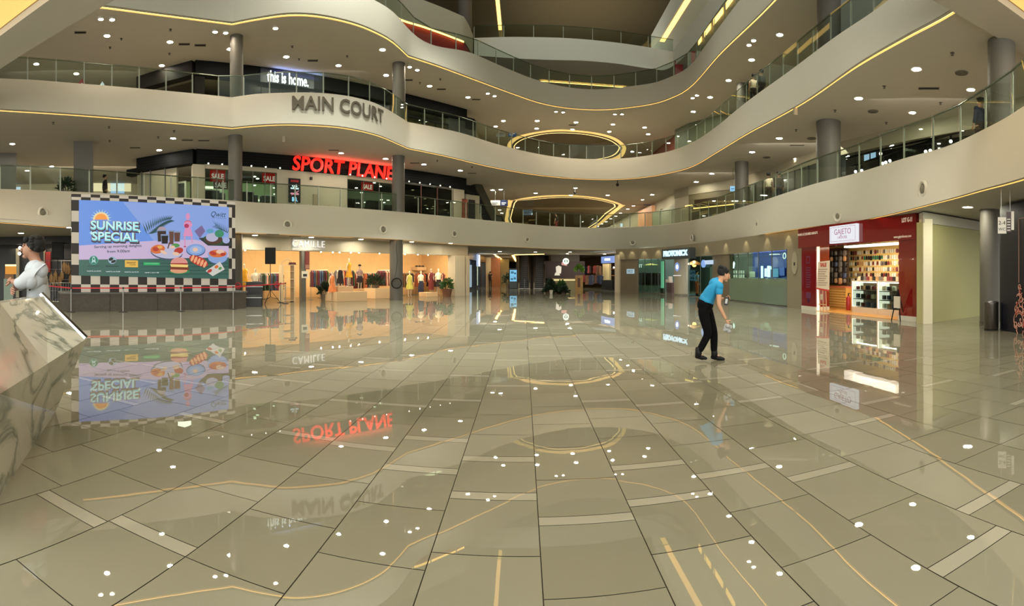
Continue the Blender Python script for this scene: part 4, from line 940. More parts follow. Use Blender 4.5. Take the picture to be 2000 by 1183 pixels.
    def garment(p, z, rz_, mat, long, label, group):
        k = (mat.name, long)
        if k not in gm:
            b = MB(); h = .95 if long else .62; b.add([(sx * wx, sy * .03, zz_) for wx, zz_ in ((.21 if long else .2, -h), (.17, -h * .5), (.2, -.12), (.06, 0)) for sx, sy in ((-1, -1), (1, -1), (1, 1), (-1, 1))],
                          [(4 * j + i, 4 * j + (i + 1) % 4, 4 * j + 4 + (i + 1) % 4, 4 * j + 4 + i) for j in range(3) for i in range(4)] + [(3, 2, 1, 0), (12, 13, 14, 15)])
            o = b.build('hanging_garment', mat); gm[k] = o
        else: o = gm[k].copy(); COL.objects.link(o)
        o.location = (*p, z); o.rotation_euler.z = rz_; return tag(o, label, 'garment', group)
    rr = random.Random(11)
    for ri, (pa, pb, w_, n_, nm) in enumerate(((503, 548, 1.6, 17, 'behind the tripod loudspeaker'), (515, 553, 3.2, 12, 'at the back wall behind the tripod loudspeaker'), (607, 640, 1.4, 9, 'right of the mirror pier'), (625, 668, 2.8, 12, 'behind the coral mannequin'), (690, 722, 2.6, 10, 'behind the podium'), (738, 762, 1.4, 9, 'just before the court column'), (786, 806, 2.6, 7, 'behind the lime dress'), (812, 852, 3.0, 12, 'behind the navy dungarees'), (655, 690, 1.9, 11, 'just behind the podium top'), (712, 738, 1.9, 9, 'behind the display table'), (740, 764, 2.9, 9, 'deep behind the court column'), (846, 868, 2.2, 8, 'before the plank wall by the end pillar'))):
        u0, u1 = CW.u(pa, w_), CW.u(pb, w_); lo = ri in (2, 5, 8, 10)
        t = thing('clothes_rail', 'metal clothes rail ' + nm, 'clothes rail', (*CW.pt(u0, w_), 0), rz); h = 1.55 if not lo else 1.72
        m = MB(); m.tube((0, 0, h), (u1 - u0, 0, h), .015, n=6); m.build('bar', STEEL, t)
        for u_ in (0, u1 - u0): m = MB(); m.tube((u_, 0, 0), (u_, 0, h), .015, n=6); m.box(u_ - .02, u_ + .02, -.25, .25, 0, .02); m.build('upright', STEEL, t)
        pick = rr.sample(cols, 4) + [BK, BR, cols[5]]
        for k in range(n_): garment(CW.pt(u0 + (u1 - u0) * (k + .5) / n_, w_), h - .03, rz + math.pi / 2 + rr.uniform(-.12, .12), rr.choice(pick), rr.random() < .6 or lo, 'garment hanging on the rail ' + nm, 'garments ' + nm)
    # hats and bags on a wall shelf
    for px0, px1, z_, lab in ((815, 833, 2.0, 'cream wall shelf with dark hats'),):
        u0, u1 = CW.u(px0, 3.9), CW.u(px1, 3.9); t = thing('wall_shelf', lab, 'shelf', (*CW.pt(u0, 3.9), z_), rz); m = MB(); m.box(0, u1 - u0, 0, .6, -.25, 0); m.build('board', POD, t)
        for k in range(3):
            m = MB(); m.lathe([(.2, 0), (.11, .02), (.1, .1), (.0001, .12)], n=16); o = m.build('hat', DARK, smooth=True); o.location = (*CW.pt(u0 + (u1 - u0) * (k + .5) / 3, 4.15), z_); tag(o, 'dark hat on the cream wall shelf', 'hat', 'hats on the wall shelf')
    for px, d_ in ((568, .2), (574, .35)):
        m = MB(); m.lathe([(.22, 0), (.12, .02), (.11, .12), (.0001, .14)], n=16); o = m.build('hat', M('hat maroon', (86, 40, 36), .7), smooth=True); o.location = (*CW.pt(CW.u(px, .4), .4), 2.0); tag(o, 'dark red hat on top of the arched shelf', 'hat', 'hats on the arched shelf')
    pr = None
    for px in (478, 626, 649, 662, 684, 700, 740, 790, 815, 835):
        p = (*CW.pt(CW.u(px, 1.2), 1.2), 2.9)
        if pr is None:
            pr = thing('track_spot', 'small track spotlight in the CAMILLE shop ceiling', 'spotlight', p, rz, 'track spots in CAMILLE')
            m = MB(); m.tube((0, 0, .06), (0, 0, -.02), .012, n=6); m.tube((0, .06, -.05), (0, -.06, -.12), .045, n=10); m.build('housing', WHITE, pr)
            m = MB(); m.ball((0, -.062, -.122), .035, n=8, m=6); m.build('lens', LAMP, pr)
        else: copy_tree(pr, p)
camille()

# ------------------------------------------------------------------ potted plants
LEAF = M('leaf green', (52, 86, 38), .6, noise=.25, nscale=5); LEAFD = M('leaf dark', (30, 48, 26), .6, noise=.25, nscale=5); POT = M('terracotta grey pot', (96, 84, 70), .6)
def leafy(mb, c, r, h, n, seed, size=.22, up=.4):
    rr = random.Random(seed)
    for _ in range(n):
        a = rr.uniform(0, 2 * math.pi); e = rr.uniform(-.2, 1.3); d = Vector((math.cos(a) * math.cos(e), math.sin(a) * math.cos(e), math.sin(e)))
        q = Vector(c) + Vector((d.x * r, d.y * r, d.z * h)) * rr.uniform(.35, 1); dr = (d + Vector((0, 0, up - .5 * rr.random()))).normalized(); s_ = size * rr.uniform(.6, 1.2); sd = dr.cross(Vector((rr.uniform(-1, 1), rr.uniform(-1, 1), .3))).normalized() * s_ * .28
        mb.add([q, q + dr * s_ * .5 + sd, q + dr * s_, q + dr * s_ * .5 - sd], [(0, 1, 2, 3)])
    return mb
def potted(p, z, r, h, label, seed=1, mat=None, pot=True, n=260, leaf=.22, ph=.4, pr=.22, potm=None):
    t = thing('potted_plant', label, 'plant', (*p, z))
    if pot: m = MB(); m.lathe([(pr * .75, 0), (pr, ph), (pr * .9, ph), (pr * .8, ph - .04), (.0001, ph - .05)], n=20); m.build('pot', potm or POT, t, smooth=True)
    m = MB(); 
    for k in range(5): a = k * 1.3; m.tube((0, 0, ph * .8), (math.cos(a) * r * .5, math.sin(a) * r * .5, ph + h * .6), .012, n=5)
    m.build('stem', M('stem brown', (70, 56, 38), .7), t)
    m = MB(); leafy(m, (0, 0, ph + h * .15), r, h, n, seed, leaf); m.build('foliage', mat or LEAF, t)
    return t
potted(CW.pt(CW.u(873, -.2), -.2), 0, .42, .55, 'bushy green potted plant at the CAMILLE end pillar', 3, ph=.5, pr=.34, potm=M('rust pot', (110, 70, 48), .6))
potted(CW.pt(CW.u(633, .3), .3), 0, .32, .5, 'dark palm in a dull pot beside the coral mannequin', 4, LEAFD)
potted(CW.pt(CW.u(733, .9), .9), .62, .55, .5, 'trailing green plant raised behind the display table', 6, LEAFD, ph=.2)
# hoop and cable on the court column
t = thing('wall_hoop', 'black ring hanging on the grey court column', 'hoop', (*DP(774.5, 29.15), 0), -az(774)); zc = ZD(553, 29.15)
m = MB()
for i in range(24):
    a, b = 2 * math.pi * i / 24, 2 * math.pi * (i + 1) / 24; r_ = .285; m.tube((r_ * math.cos(a), 0, zc + r_ * math.sin(a)), (r_ * math.cos(b), 0, zc + r_ * math.sin(b)), .03, n=6)
m.build('ring', BLACK, t); m = MB(); m.lathe([(.0001, .02), (.26, .02)], c=(0, 0, zc), n=24, ax='Y'); m.build('disc', M('hoop face', (104, 100, 92), .5), t)
m = MB().mat(DARK); m.path([(.02, 0, Z1b - .02), (-.03, 0, 2.9), (.05, 0, 2.3), (-.02, 0, 1.7), (-.1, 0, 1.3)], .012, 6); o = m.build('cable'); o.location = (*DP(774.5, 29.2), 0); o.rotation_euler.z = -az(774); tag(o, 'thin dark cable running down the grey court column', 'cable')

# ------------------------------------------------------------------ dark cafe behind the barista
BW = Wall(P(-120, 466, Z1b), P(470, 460.6, Z1b))
def cafe():
    rz = BW.rot
    m = MB(); m.box(0, BW.L, 1.6, 1.8, 0, Z1b); o = m.build('wall_cafe', M('cafe dark wall', (30, 28, 28), .5)); o.location = (*BW.A, 0); o.rotation_euler.z = rz; tag(o, kind='structure')
    m = MB(); m.box(0, BW.L, -.05, .15, 3.05, Z1b); o = m.build('wall_cafe_fascia', M('cafe fascia', (34, 32, 32), .5)); o.location = (*BW.A, 0); o.rotation_euler.z = rz; tag(o, kind='structure')
    for px0, px1, z0, z1, rgb, lab, cat in ((30, 36, .2, 2.9, (150, 142, 120), 'tall pale strip panel in the dark cafe front', 'panel'), (88, 97, 1.6, 2.7, (150, 36, 34), 'red square panel glowing in the dark cafe', 'panel'), (84, 87, .3, 2.8, (140, 128, 106), 'narrow beige pier behind the barista head', 'pier')):
        u0, u1 = BW.u(px0, 1.2), BW.u(px1, 1.2); m = MB(); m.box(0, u1 - u0, 0, .2, z0, z1); o = m.build('wall_panel', M('cafe ' + lab[:12], rgb, .6)); o.location = (*BW.pt(u0, 1.3), 0); o.rotation_euler.z = rz; tag(o, lab, cat)
    x, y = DP(21, 22); t = thing('menu_stand', 'yellow lit menu stand between the barista and the frame edge', 'stand', (x, y, 0), -az(21))
    m = MB(); m.box(-.30, .10, 0, .4, 0, 1.3); m.build('cabinet', M('stand teal grey', (120, 136, 126), .5), t)
    m = MB(); m.box(-.26, .12, .05, .3, 1.3, 1.5); m.build('neck', M('stand brown', (120, 84, 48), .5), t)
    m = MB(); m.box(-.24, .24, .0, .34, 1.5, 1.84); m.build('hood', M('stand amber', (212, 140, 40), .5, emit=.15, ecol=(240, 170, 60)), t)
    m = MB(); m.box(-.24, .24, -.02, .36, 1.84, 1.92); m.build('lamp_strip', M('stand lamp', (255, 230, 180), .5, emit=1.1), t)
    # bags hung in the cafe shop window
    rr = random.Random(4); pr = None
    for k in range(10):
        px = 100 + k * 4.2; u0 = BW.u(px, .9); m = MB() if pr is None else None
        if pr is None:
            m.lathe([(.02, .3), (.13, .16), (.15, -.05), (.1, -.2), (.0001, -.22)], n=12, sy=.5); m.path([(-.06, 0, .2), (0, 0, .42), (.06, 0, .2)], .01, 5); pr = m.build('handbag', M('bag tan', (130, 96, 54), .6), smooth=True); o = pr
        else: o = pr.copy(); COL.objects.link(o)
        o.location = (*BW.pt(u0, .9), 1.0 + rr.uniform(0, .9)); tag(o, 'tan handbag hanging in the dim window behind the fence', 'bag', 'handbags behind the fence')
    t = thing('display_rack', 'metal display rack standing behind the fence beside the screen', 'rack', (*BW.pt(BW.u(118, .6), .9), 0), rz)
    m = MB(); 
    for u_ in (-1.1, 0, 1.1): m.tube((u_, 0, 0), (u_, 0, 2.2), .02, n=6)
    for z_ in (.6, 1.2, 1.75, 2.2): m.tube((-1.1, 0, z_), (1.1, 0, z_), .015, n=6)
    m.build('frame', STEEL, t)
    l = area_light('cafe_light', (*BW.pt(BW.u(115, .8), .8), 2.9), 2.0, 26, (1, .85, .66), .6)
    l = area_light('cafe_light', (*BW.pt(BW.u(40, .8), .8), 2.9), 2.0, 14, (1, .85, .66), .6)
    pr = None
    for px, y in ((104, 467), (118, 465.5), (39, 484), (38, 495)):
        p = (*BW.pt(BW.u(px, .8), .8), BW.z(px, y, .8))
        if pr is None:
            pr = thing('pendant_lamp', 'small glowing lamp inside the dark cafe', 'lamp', p, 0, 'cafe lamps'); m = MB(); m.ball((0, 0, 0), .09, n=10, m=7); m.build('bulb', M('cafe bulb', (255, 244, 224), .5, emit=14), pr); m = MB(); m.tube((0, 0, .08), (0, 0, .35), .008, n=5); m.build('cord', BLACK, pr)
        else: copy_tree(pr, p)
cafe()
# ------------------------------------------------------------------ ground level, far end: dark shopfront, corridor, kiosk, escalators
def wbox(name, W_, px0, px1, z0, z1, w0, w1, mat, label=None, cat=None, group=None, kind=None, parent=None):
    u0, u1 = W_.u(px0, w0), W_.u(px1, w0); m = MB(); m.box(0, u1 - u0, 0, w1 - w0, z0, z1)
    o = m.build(name, mat); o.location = (*W_.pt(u0, w0), 0); o.rotation_euler.z = W_.rot; return tag(o, label, cat, group, kind)
NAVY = M('navy shopfront', (16, 24, 38), .3); DGL = M('dark glass front', (22, 36, 40), .12, coat=.4)
NW = Wall(DP(915, 44), DP(949, 60))
def dark_shop():
    t = thing('shop_facade', 'dark navy shopfront with glowing windows at the corridor mouth', 'shop front', (*NW.A, 0), NW.rot); L = NW.L
    m = MB(); m.box(0, L, 0, .5, 2.75, Z1b); m.build('fascia', NAVY, t)
    for a, b in ((0, .6), (L * .36, L * .42), (L * .62, L * .68), (L - .5, L)): m = MB(); m.box(a, b, 0, .5, 0, 2.75); m.build('pier', NAVY, t)
    m = MB(); m.box(.3, L - .3, .3, .36, 0, 2.75); m.build('window_back', DGL, t)
    for a, b, rgb in ((L * .17, L * .25, (150, 176, 196)), (L * .48, L * .58, (170, 196, 176))): m = MB(); m.box(a, b, .2, .26, .25, 2.3); m.build('lit_strip', M('window glow %d' % rgb[0], rgb, .5, emit=.75), t)
    m = MB(); m.box(L * .3, L * .45, -.25, -.15, 2.2, 3.35); m.build('blade_sign', M('blade sign', (190, 206, 232), .5, emit=.9, ecol=(170, 196, 236)), t)
dark_shop()
FARW = Wall(DP(880, 72), DP(1210, 72))
wbox('wall_corridor', FARW, 880, 975, 0, Z1b, 0, .3, M('pale corridor wall', (196, 176, 138), .6), kind='structure')
WOOD = M('corridor wood', (150, 92, 42), .5, noise=.1, nscale=2)
wbox('wall_wood', FARW, 958, 977, 0, Z1b, -8, -7.7, WOOD, kind='structure')
wbox('wall_corridor', FARW, 948.5, 958.5, 0, Z1b, -9, -8.7, M('pale corridor wall'), kind='structure')
wbox('wall_corridor', FARW, 976, 994, 0, Z1b, -3, -2.7, M('pale green wall', (172, 166, 130), .6), kind='structure')
area_light('corridor_light', (*DP(962, 50), 3.2), 3, 190, (1, .84, .6), 1.2, (math.radians(55), 0, 0))
area_light('corridor_light', (*DP(985, 60), 3.2), 3, 120, (1, .88, .7), 1.2, (math.radians(55), 0, 0))
# cove lights of the corridor ceiling
for (xa, ya, xb, yb, lab) in ((969, 499, 986, 510.5, 'slanting warm light strip in the corridor ceiling'), (1002, 498, 1008, 510, 'short warm light strip beside the escalator opening'), (1005, 497, 1062, 495.6, 'thin pale line over the escalator opening')):
    pa, pb = P(xa, ya, Z1b), P(xb, yb, Z1b); W_ = Wall(pa, pb); m = MB(); m.box(0, W_.L, -.12, .12, -.04, 0); o = m.build('ceiling_strip_light', STRIP); o.location = (*pa, Z1b - .01); o.rotation_euler.z = W_.rot; tag(o, lab, 'strip light')
def kiosk():
    d = 51; x, y = DP(1002.5, d); t = thing('info_kiosk', 'freestanding information kiosk with a glowing blue screen before the escalators', 'kiosk', (x, y, 0), -az(1002))
    wd = .42; m = MB(); m.box(-wd, wd, 0, .3, 0, 2.0); m.build('casing', M('kiosk dark', (20, 34, 40), .4), t, bevel=.03)
    m = MB(); m.box(-wd + .08, wd - .08, -.015, -.005, .72, 1.85); sc_ = m.build('screen', M('kiosk screen', (10, 10, 10), .3, emit=1.15, ecol=(120, 204, 246)), t)
    m = MB().mat(M('kiosk print', (20, 90, 120), .4, emit=.5)); m.box(-.25, .05, -.02, -.016, 1.5, 1.72); m.box(.08, .28, -.02, -.016, 1.42, 1.6); m.box(-.28, .28, -.02, -.016, 1.22, 1.25); m.box(-.25, -.02, -.02, -.016, .85, 1.05); m.box(.04, .26, -.02, -.016, .9, 1.12); m.build('graphics', None, sc_)
    potted(DP(992, 53), 0, .55, .9, 'dark leafy plant beside the information kiosk', 9, LEAFD, ph=.5)
kiosk()
def escalator(pa, pb, z0, z1, w_, label, rail=M('escalator side', (104, 92, 72), .4), step=M('escalator step', (34, 34, 36), .5)):
    a, b = Vector(pa), Vector(pb); run = (b - a).length; rz = math.atan2((b - a).y, (b - a).x); H = z1 - z0
    t = thing('escalator', label, 'escalator', (*pa, z0), rz); n = max(8, int(H / .2))
    m = MB()
    for i in range(n): m.box(run * i / n, run * (i + 1) / n + .02, -w_ / 2, w_ / 2, H * i / n - .2, H * (i + 1) / n - .0)
    m.mat(M('step edge', (92, 88, 78), .4))
    for i in range(n): m.box(run * i / n - .006, run * i / n, -w_ / 2 + .03, w_ / 2 - .03, H * (i + 1) / n - .03, H * (i + 1) / n)
    m.mats[0:1] = [step] if m.mats else []
    m.m = [0] * (len(m.f) - 6 * n) + [1] * (6 * n); m.mats = [step, M('step edge')]
    m.build('steps', None, t)
    for s in (-1, 1):
        y0 = s * (w_ / 2 + .02); m = MB(); vs = [(-.5, y0, 0), (0, y0, -.1), (run, y0, H - .35), (run, y0, H + .85), (0, y0, .95), (-.5, y0, .95)]
        vs2 = [(x, y0 + s * .16, z) for x, _, z in vs]; k = len(vs); m.add(vs + vs2, [tuple(range(k)), tuple(range(2 * k - 1, k - 1, -1))] + [(i, k + i, k + (i + 1) % k, (i + 1) % k) for i in range(k)]); m.build('side_panel', rail, t)
        m = MB(); m.path([(-.62, y0 + s * .08, .6), (-.55, y0 + s * .08, .98), (0, y0 + s * .08, 1.0), (run, y0 + s * .08, H + .9)], .05, 8); m.build('handrail', BLACK, t)
    m = MB(); m.box(-.9, 0, -w_ / 2 - .15, w_ / 2 + .15, 0, .02); m.build('landing_plate', STEEL, t)
    return t
for px, lab in ((1023.8, 'dark escalator nearer to the information kiosk, rising to the first balcony'), (1053.5, 'second dark escalator beside the plants, rising to the first balcony')):
    pa = DP(px, 51.5); pb = (pa[0] * 1.0 + (pa[0] / 51.5) * 5.6, pa[1] + 5.6); escalator(pa, pb, 0, 3.4, .86, lab)
m = MB(); m.box(0, 3.7, 0, .2, 0, Z1b); o = m.build('wall_escalator', M('escalator pit wall', (44, 40, 34), .6)); o.location = (*DP(1008, 58), 0); tag(o, kind='structure')
barrier_post(DP(1024.5, 49), .98, 'lone slim post in front of the first escalator', None)
# plants island
PI = DP(1088, 38.6)
for k, (px, r, h, lab, ph) in enumerate(((1071, .34, .32, 'low dark bush at the kiosk end of the plant island', .12), (1082, .42, .34, 'rounded dark bush in the middle of the plant island', .1), (1092, .42, .34, 'second rounded dark bush on the plant island', .1), (1101, .36, .3, 'low dark bush at the outer end of the plant island', .1), (1075, .3, .6, 'taller palm on the plant island near the escalator', .3), (1097, .3, .5, 'taller bright fern on the plant island before the round sign', .3))):
    potted(DP(px, 38.6 + (k % 3) * .5), 0, r, h, lab, 20 + k, LEAFD if k != 5 else LEAF, n=200, leaf=.26, ph=ph, pr=.24)
m = MB(); m.lathe([(.10, 0), (.14, .3), (.11, .3), (.0001, .28)], n=16); o = m.build('flower_pot', M('white pot', (190, 186, 174), .4), smooth=True); o.location = (*DP(1076.5, 37.6), 0); tag(o, 'small white pot before the plant island', 'pot')

# coffee counter under the round green and white sign
KW = Wall(DP(1078, 50), DP(1128, 50))
def coffee():
    t = thing('coffee_counter', 'long coffee counter with a thin lit ledge under the round sign', 'counter', (*KW.A, 0), KW.rot); L = KW.L
    m = MB(); m.box(.1, L * .9, 0, .9, 0, .92); m.build('body', M('counter khaki', (120, 110, 76), .6), t)
    m = MB(); m.box(.05, L * .92, -.05, .95, .92, 1.0); m.build('worktop', M('counter top', (170, 150, 100), .4), t)
    m = MB(); m.box(.1, L * .9, -.06, -.02, .84, .90); m.build('light_ledge', M('ledge light', (255, 226, 160), .5, emit=2.2), t)
    wbox('wall_coffee', KW, 1076, 1132, 0, Z1b, 4, 4.2, M('coffee back wall', (64, 56, 46), .6), kind='structure')
    t = thing('round_sign', 'round white and green coffee sign hanging over the counter', 'sign', (*DP(1105.3, 49), ZD(510, 49)), -az(1105))
    m = MB(); m.lathe([(.0001, -.06), (.30, -.06), (.30, .06), (.0001, .06)], n=28, ax='Y'); m.build('disc', M('sign disc', (240, 250, 246), .4, emit=1.2), t)
    m = MB(); m.lathe([(.0001, -.066), (.17, -.066)], n=24, ax='Y'); m.build('emblem', M('sign emblem', (40, 110, 84), .4, emit=.35), t)
    m = MB(); m.ball((0, -.07, .03), .06, .01, .07, n=10, m=6); m.prism([(-.10, -.12), (-.03, .02), (.03, .02), (.10, -.12)], -.08, -.07); m.prism([(-.06, .1), (-.04, .15), (0, .12), (.04, .15), (.06, .1)], -.08, -.07); m.build('figure_mark', M('sign disc'), t)
    m = MB(); m.tube((0, 0, .3), (0, 0, Z1b - ZD(510, 49)), .015, n=6); m.build('hanger', DARK, t)
    # wall mural of cups behind the counter
    t = thing('wall_mural', 'dark mural with white cup and pink flower shapes behind the coffee counter', 'mural', (*KW.pt(KW.u(1105, 3.9), 3.9), 0), KW.rot)
    m = MB(); m.box(-2.3, 2.0, 0, .05, 1.0, 2.8); m.build('panel', M('mural ground', (48, 30, 32), .6), t)
    m = MB(); m.prism([(-1.0, 1.5), (-.5, 1.5), (-.45, 2.2), (-.75, 2.35), (-1.05, 2.2)], -.03, -.01); m.prism([(-1.2, 1.3), (-.6, 1.3), (-.7, 1.6), (-1.1, 1.6)], -.04, -.03); m.build('white_shapes', M('mural white', (226, 222, 216), .5, emit=.35), t)
    m = MB(); m.prism([(-.45, 2.4), (.15, 2.3), (.05, 2.6), (-.2, 2.8), (-.45, 2.65)], -.03, -.01); m.build('pink_shapes', M('mural pink', (206, 150, 156), .5, emit=.25), t)
    area_light('coffee_light', (*KW.pt(2.4, 1.0), 3.2), 3, 70, (1, .86, .66), .6, (math.radians(55), 0, 0))
coffee()
# tall wooden totem with a plant top
t = thing('planter_totem', 'wooden totem planter topped with bright green leaves beside the coffee counter', 'planter', (*DP(1131, 45), 0), -az(1131))
m = MB(); m.box(-.34, .34, 0, .5, 0, 1.35); m.build('box', M('totem wood', (170, 130, 74), .6, noise=.15, nscale=6), t)
m = MB(); m.box(-.12, .1, -.02, 0, .3, 1.1); m.build('picture', M('totem print', (96, 58, 34), .6), t)
m = MB(); leafy(m, (0, .25, 1.75), .36, .5, 220, 31, .25); m.build('foliage', M('leaf bright', (104, 140, 48), .6, noise=.2), t)

# dim shop with clothes beyond and a blue sign
XW = Wall(DP(1138, 52), DP(1206, 44))
wbox('wall_dim_shop', XW, 1136, 1206, 0, Z1b, 5, 5.2, M('dim shop wall', (54, 44, 36), .7), kind='structure')
t = thing('shop_sign', 'pale blue glowing box sign at the end of the far shop row', 'sign', (*XW.pt(XW.u(1176)), 0), XW.rot)
m = MB(); m.box(0, XW.u(1202) - XW.u(1176), -.1, .1, 2.45, 3.05); m.build('box', M('blue sign', (20, 20, 24), .4, emit=1.0, ecol=(132, 160, 232)), t)
m = MB().mat(M('blue sign writing', (240, 244, 255), .4, emit=1.0)); txt(m, 'COTTON ISLE', .3, (XW.u(1202) - XW.u(1176)) / 2, -.12, 2.75, .01, width=1.3); m.build('letters', None, t)
wbox('shop_wall_panel', XW, 1177, 1190, 0, 2.45, 1.5, 1.7, M('cream wall panel', (200, 182, 136), .6), 'cream panel wall under the pale blue sign', 'wall panel')
rr = random.Random(8); gmx = None
for k in range(34):
    px = 1140 + rr.random() * 36; w_ = rr.choice((.8, 1.8, 3.0)); mt = rr.choice([cloth('black', (0, 0, 0)), cloth('brown', 0), cloth('denim', 0), cloth('wine', 0), cloth('grey', 0), cloth('navy', 0)])
    if gmx is None or rr.random() < .3:
        m = MB(); h = rr.uniform(.7, 1.0); m.add([(sx * wx, sy * .06, z_) for wx, z_ in ((.24, -h), (.18, -h / 2), (.22, -.12), (.05, 0)) for sx, sy in ((-1, -1), (1, -1), (1, 1), (-1, 1))], [(4 * j + i, 4 * j + (i + 1) % 4, 4 * j + 4 + (i + 1) % 4, 4 * j + 4 + i) for j in range(3) for i in range(4)]); gmx = m.build('hanging_garment', mt); o = gmx
    else: o = gmx.copy(); COL.objects.link(o)
    o.location = (*XW.pt(XW.u(px, w_), w_), rr.choice((1.35, 2.3))); o.rotation_euler.z = rr.uniform(-1, 1); tag(o, 'dark garment hanging in the dim shop under the slanting lights', 'garment', 'garments in the dim far shop')
area_light('dim_shop_light', (*XW.pt(4, .6), 3.2), 4, 90, (1, .86, .7), .5, (math.radians(55), 0, XW.rot))
t = thing('display_counter', 'black low counter below the cream panel wall', 'counter', (*XW.pt(XW.u(1175, .2), .2), 0), XW.rot)
m = MB(); m.box(0, XW.u(1196, .2) - XW.u(1175, .2), 0, .7, 0, .9); m.build('body', BLACK, t)
t = thing('gift_shelf', 'warm lit wooden gift shelf behind the cream pillar', 'shelf', (*XW.pt(XW.u(1192, .6), .6), 0), XW.rot); ww = XW.u(1202, .6) - XW.u(1192, .6)
for z_ in (.1, .7, 1.3, 1.9): m = MB(); m.box(0, ww, 0, .5, z_, z_ + .05); m.build('shelf', WOOD, t)
m = MB(); m.box(0, ww, .5, .55, 0, 2.3); m.build('back_panel', WOOD, t)
m = MB(); m.ball((ww * .5, .1, 2.05), .07); m.build('bulb', M('cafe bulb'), t)

# ------------------------------------------------------------------ ground level, curved side shops
RP = [(1203, 41.0), (1245, 39.6), (1300, 37.6), (1400, 30.4), (1480, 25.8), (1563, 22.2)]
BRZ = M('bronze fascia panel', (150, 140, 116), .35, .35); GPAN = M('grey brown wall panel', (112, 100, 80), .6)
def seg(i): return Wall(DP(*RP[i]), DP(*RP[i + 1]))
GTINT = glass_mat('shop glass green', (214, 228, 216), .92)
for i in range(5):
    W_ = seg(i); n = max(2, int(W_.L / 2.2))
    m = MB(); m.box(0, W_.L, .0, .3, 2.62, Z1b)
    for k in range(n + 1): m.box(W_.L * k / n - .01, W_.L * k / n + .01, -.008, 0, 2.62, Z1b)
    o = m.build('wall_fascia', BRZ); o.location = (*W_.A, 0); o.rotation_euler.z = W_.rot; tag(o, kind='structure')
    # uplight scallops on the fascia
    for k in range(n):
        l = bpy.data.lights.new('fascia_spot', 'SPOT'); l.energy = 26; l.spot_size = math.radians(70); l.spot_blend = .6; l.color = (1, .88, .6); l.shadow_soft_size = .05
        q = W_.pt(W_.L * (k + .5) / n, -.35); lo = bpy.data.objects.new('fascia_spot', l); COL.objects.link(lo); lo.location = (*q, Z1b - .04); n2 = Vector((-W_.t.y, W_.t.x)); lo.rotation_euler = Vector((n2.x * .35, n2.y * .35, -.55)).to_track_quat('-Z', 'Y').to_euler()
W01 = seg(0)
wbox('shop_pillar', W01, 1200.5, 1208.5, 0, 3.0, -.1, .5, M('cream pillar'), 'cream pillar where the far shop row meets the curved fascia', 'pillar')
wbox('wall_panel', W01, 1208, 1245, 0, 2.62, .1, .3, GPAN, kind='structure')
t = thing('wall_sign', 'small white glowing 2022 panel on the grey brown wall', 'sign', (*W01.pt(W01.u(1231)), W01.z(1231, 529.7)), W01.rot); ww = W01.u(1237.5) - W01.u(1224)
m = MB(); m.box(-ww / 2, ww / 2, -.02, .08, -.18, .18); m.build('panel', M('small sign', (30, 40, 44), .4, emit=.9, ecol=(200, 226, 236)), t)
m = MB().mat(M('small sign writing', (40, 70, 90), .4, emit=.2)); txt(m, '2022', .3, 0, -.03, 0, .004, width=ww * .8); m.build('letters', None, t)
def glassfront(W_, px0, px1, label, mull=3, h=2.62, w_=.12, tint=None):
    u0, u1 = W_.u(px0, w_), W_.u(px1, w_); t = thing('shop_window', label, 'shop window', (*W_.pt(u0, w_), 0), W_.rot); L = u1 - u0
    for k in range(mull): m = MB(); m.box(L * k / mull + .015, L * (k + 1) / mull - .015, 0, .012, .04, h - .05); m.build('pane', tint or GTINT, t)
    for k in range(mull + 1): m = MB(); m.box(L * k / mull - .015, L * k / mull + .015, -.01, .03, 0, h); m.build('mullion', STEEL, t)
    m = MB(); m.box(0, L, -.01, .03, 0, .05); m.build('sill', STEEL, t); return t
W12, W23, W34, W45 = seg(1), seg(2), seg(3), seg(4)
glassfront(W12, 1247, 1299, 'dim greenish glass shop window between the 2022 panel and the round pillar', 4)
def room(W_, px0, px1, depth, mat, e, col=(.85, 1, .95), nm='wall_shop_back'):
    u0, u1 = W_.u(px0, depth), W_.u(px1, depth)
    wbox(nm, W_, px0, px1, 0, Z1b, depth, depth + .15, mat, kind='structure')
    l = area_light('shop_light', (*W_.pt((u0 + u1) / 2, .8), 3.0), (u1 - u0) * .8, e, col, .5); l.rotation_euler = (math.radians(50), 0, W_.rot)
SHB = M('dim green shop wall', (60, 74, 66), .6)
room(W12, 1205, 1345, 5.5, SHB, 150); room(W23, 1290, 1430, 6, SHB, 240); room(W34, 1395, 1510, 5.5, M('shop grey wall', (104, 108, 98), .6), 380); room(W45, 1470, 1600, 5.0, M('blue shop wall', (22, 58, 150), .5), 420, (.75, .9, 1))
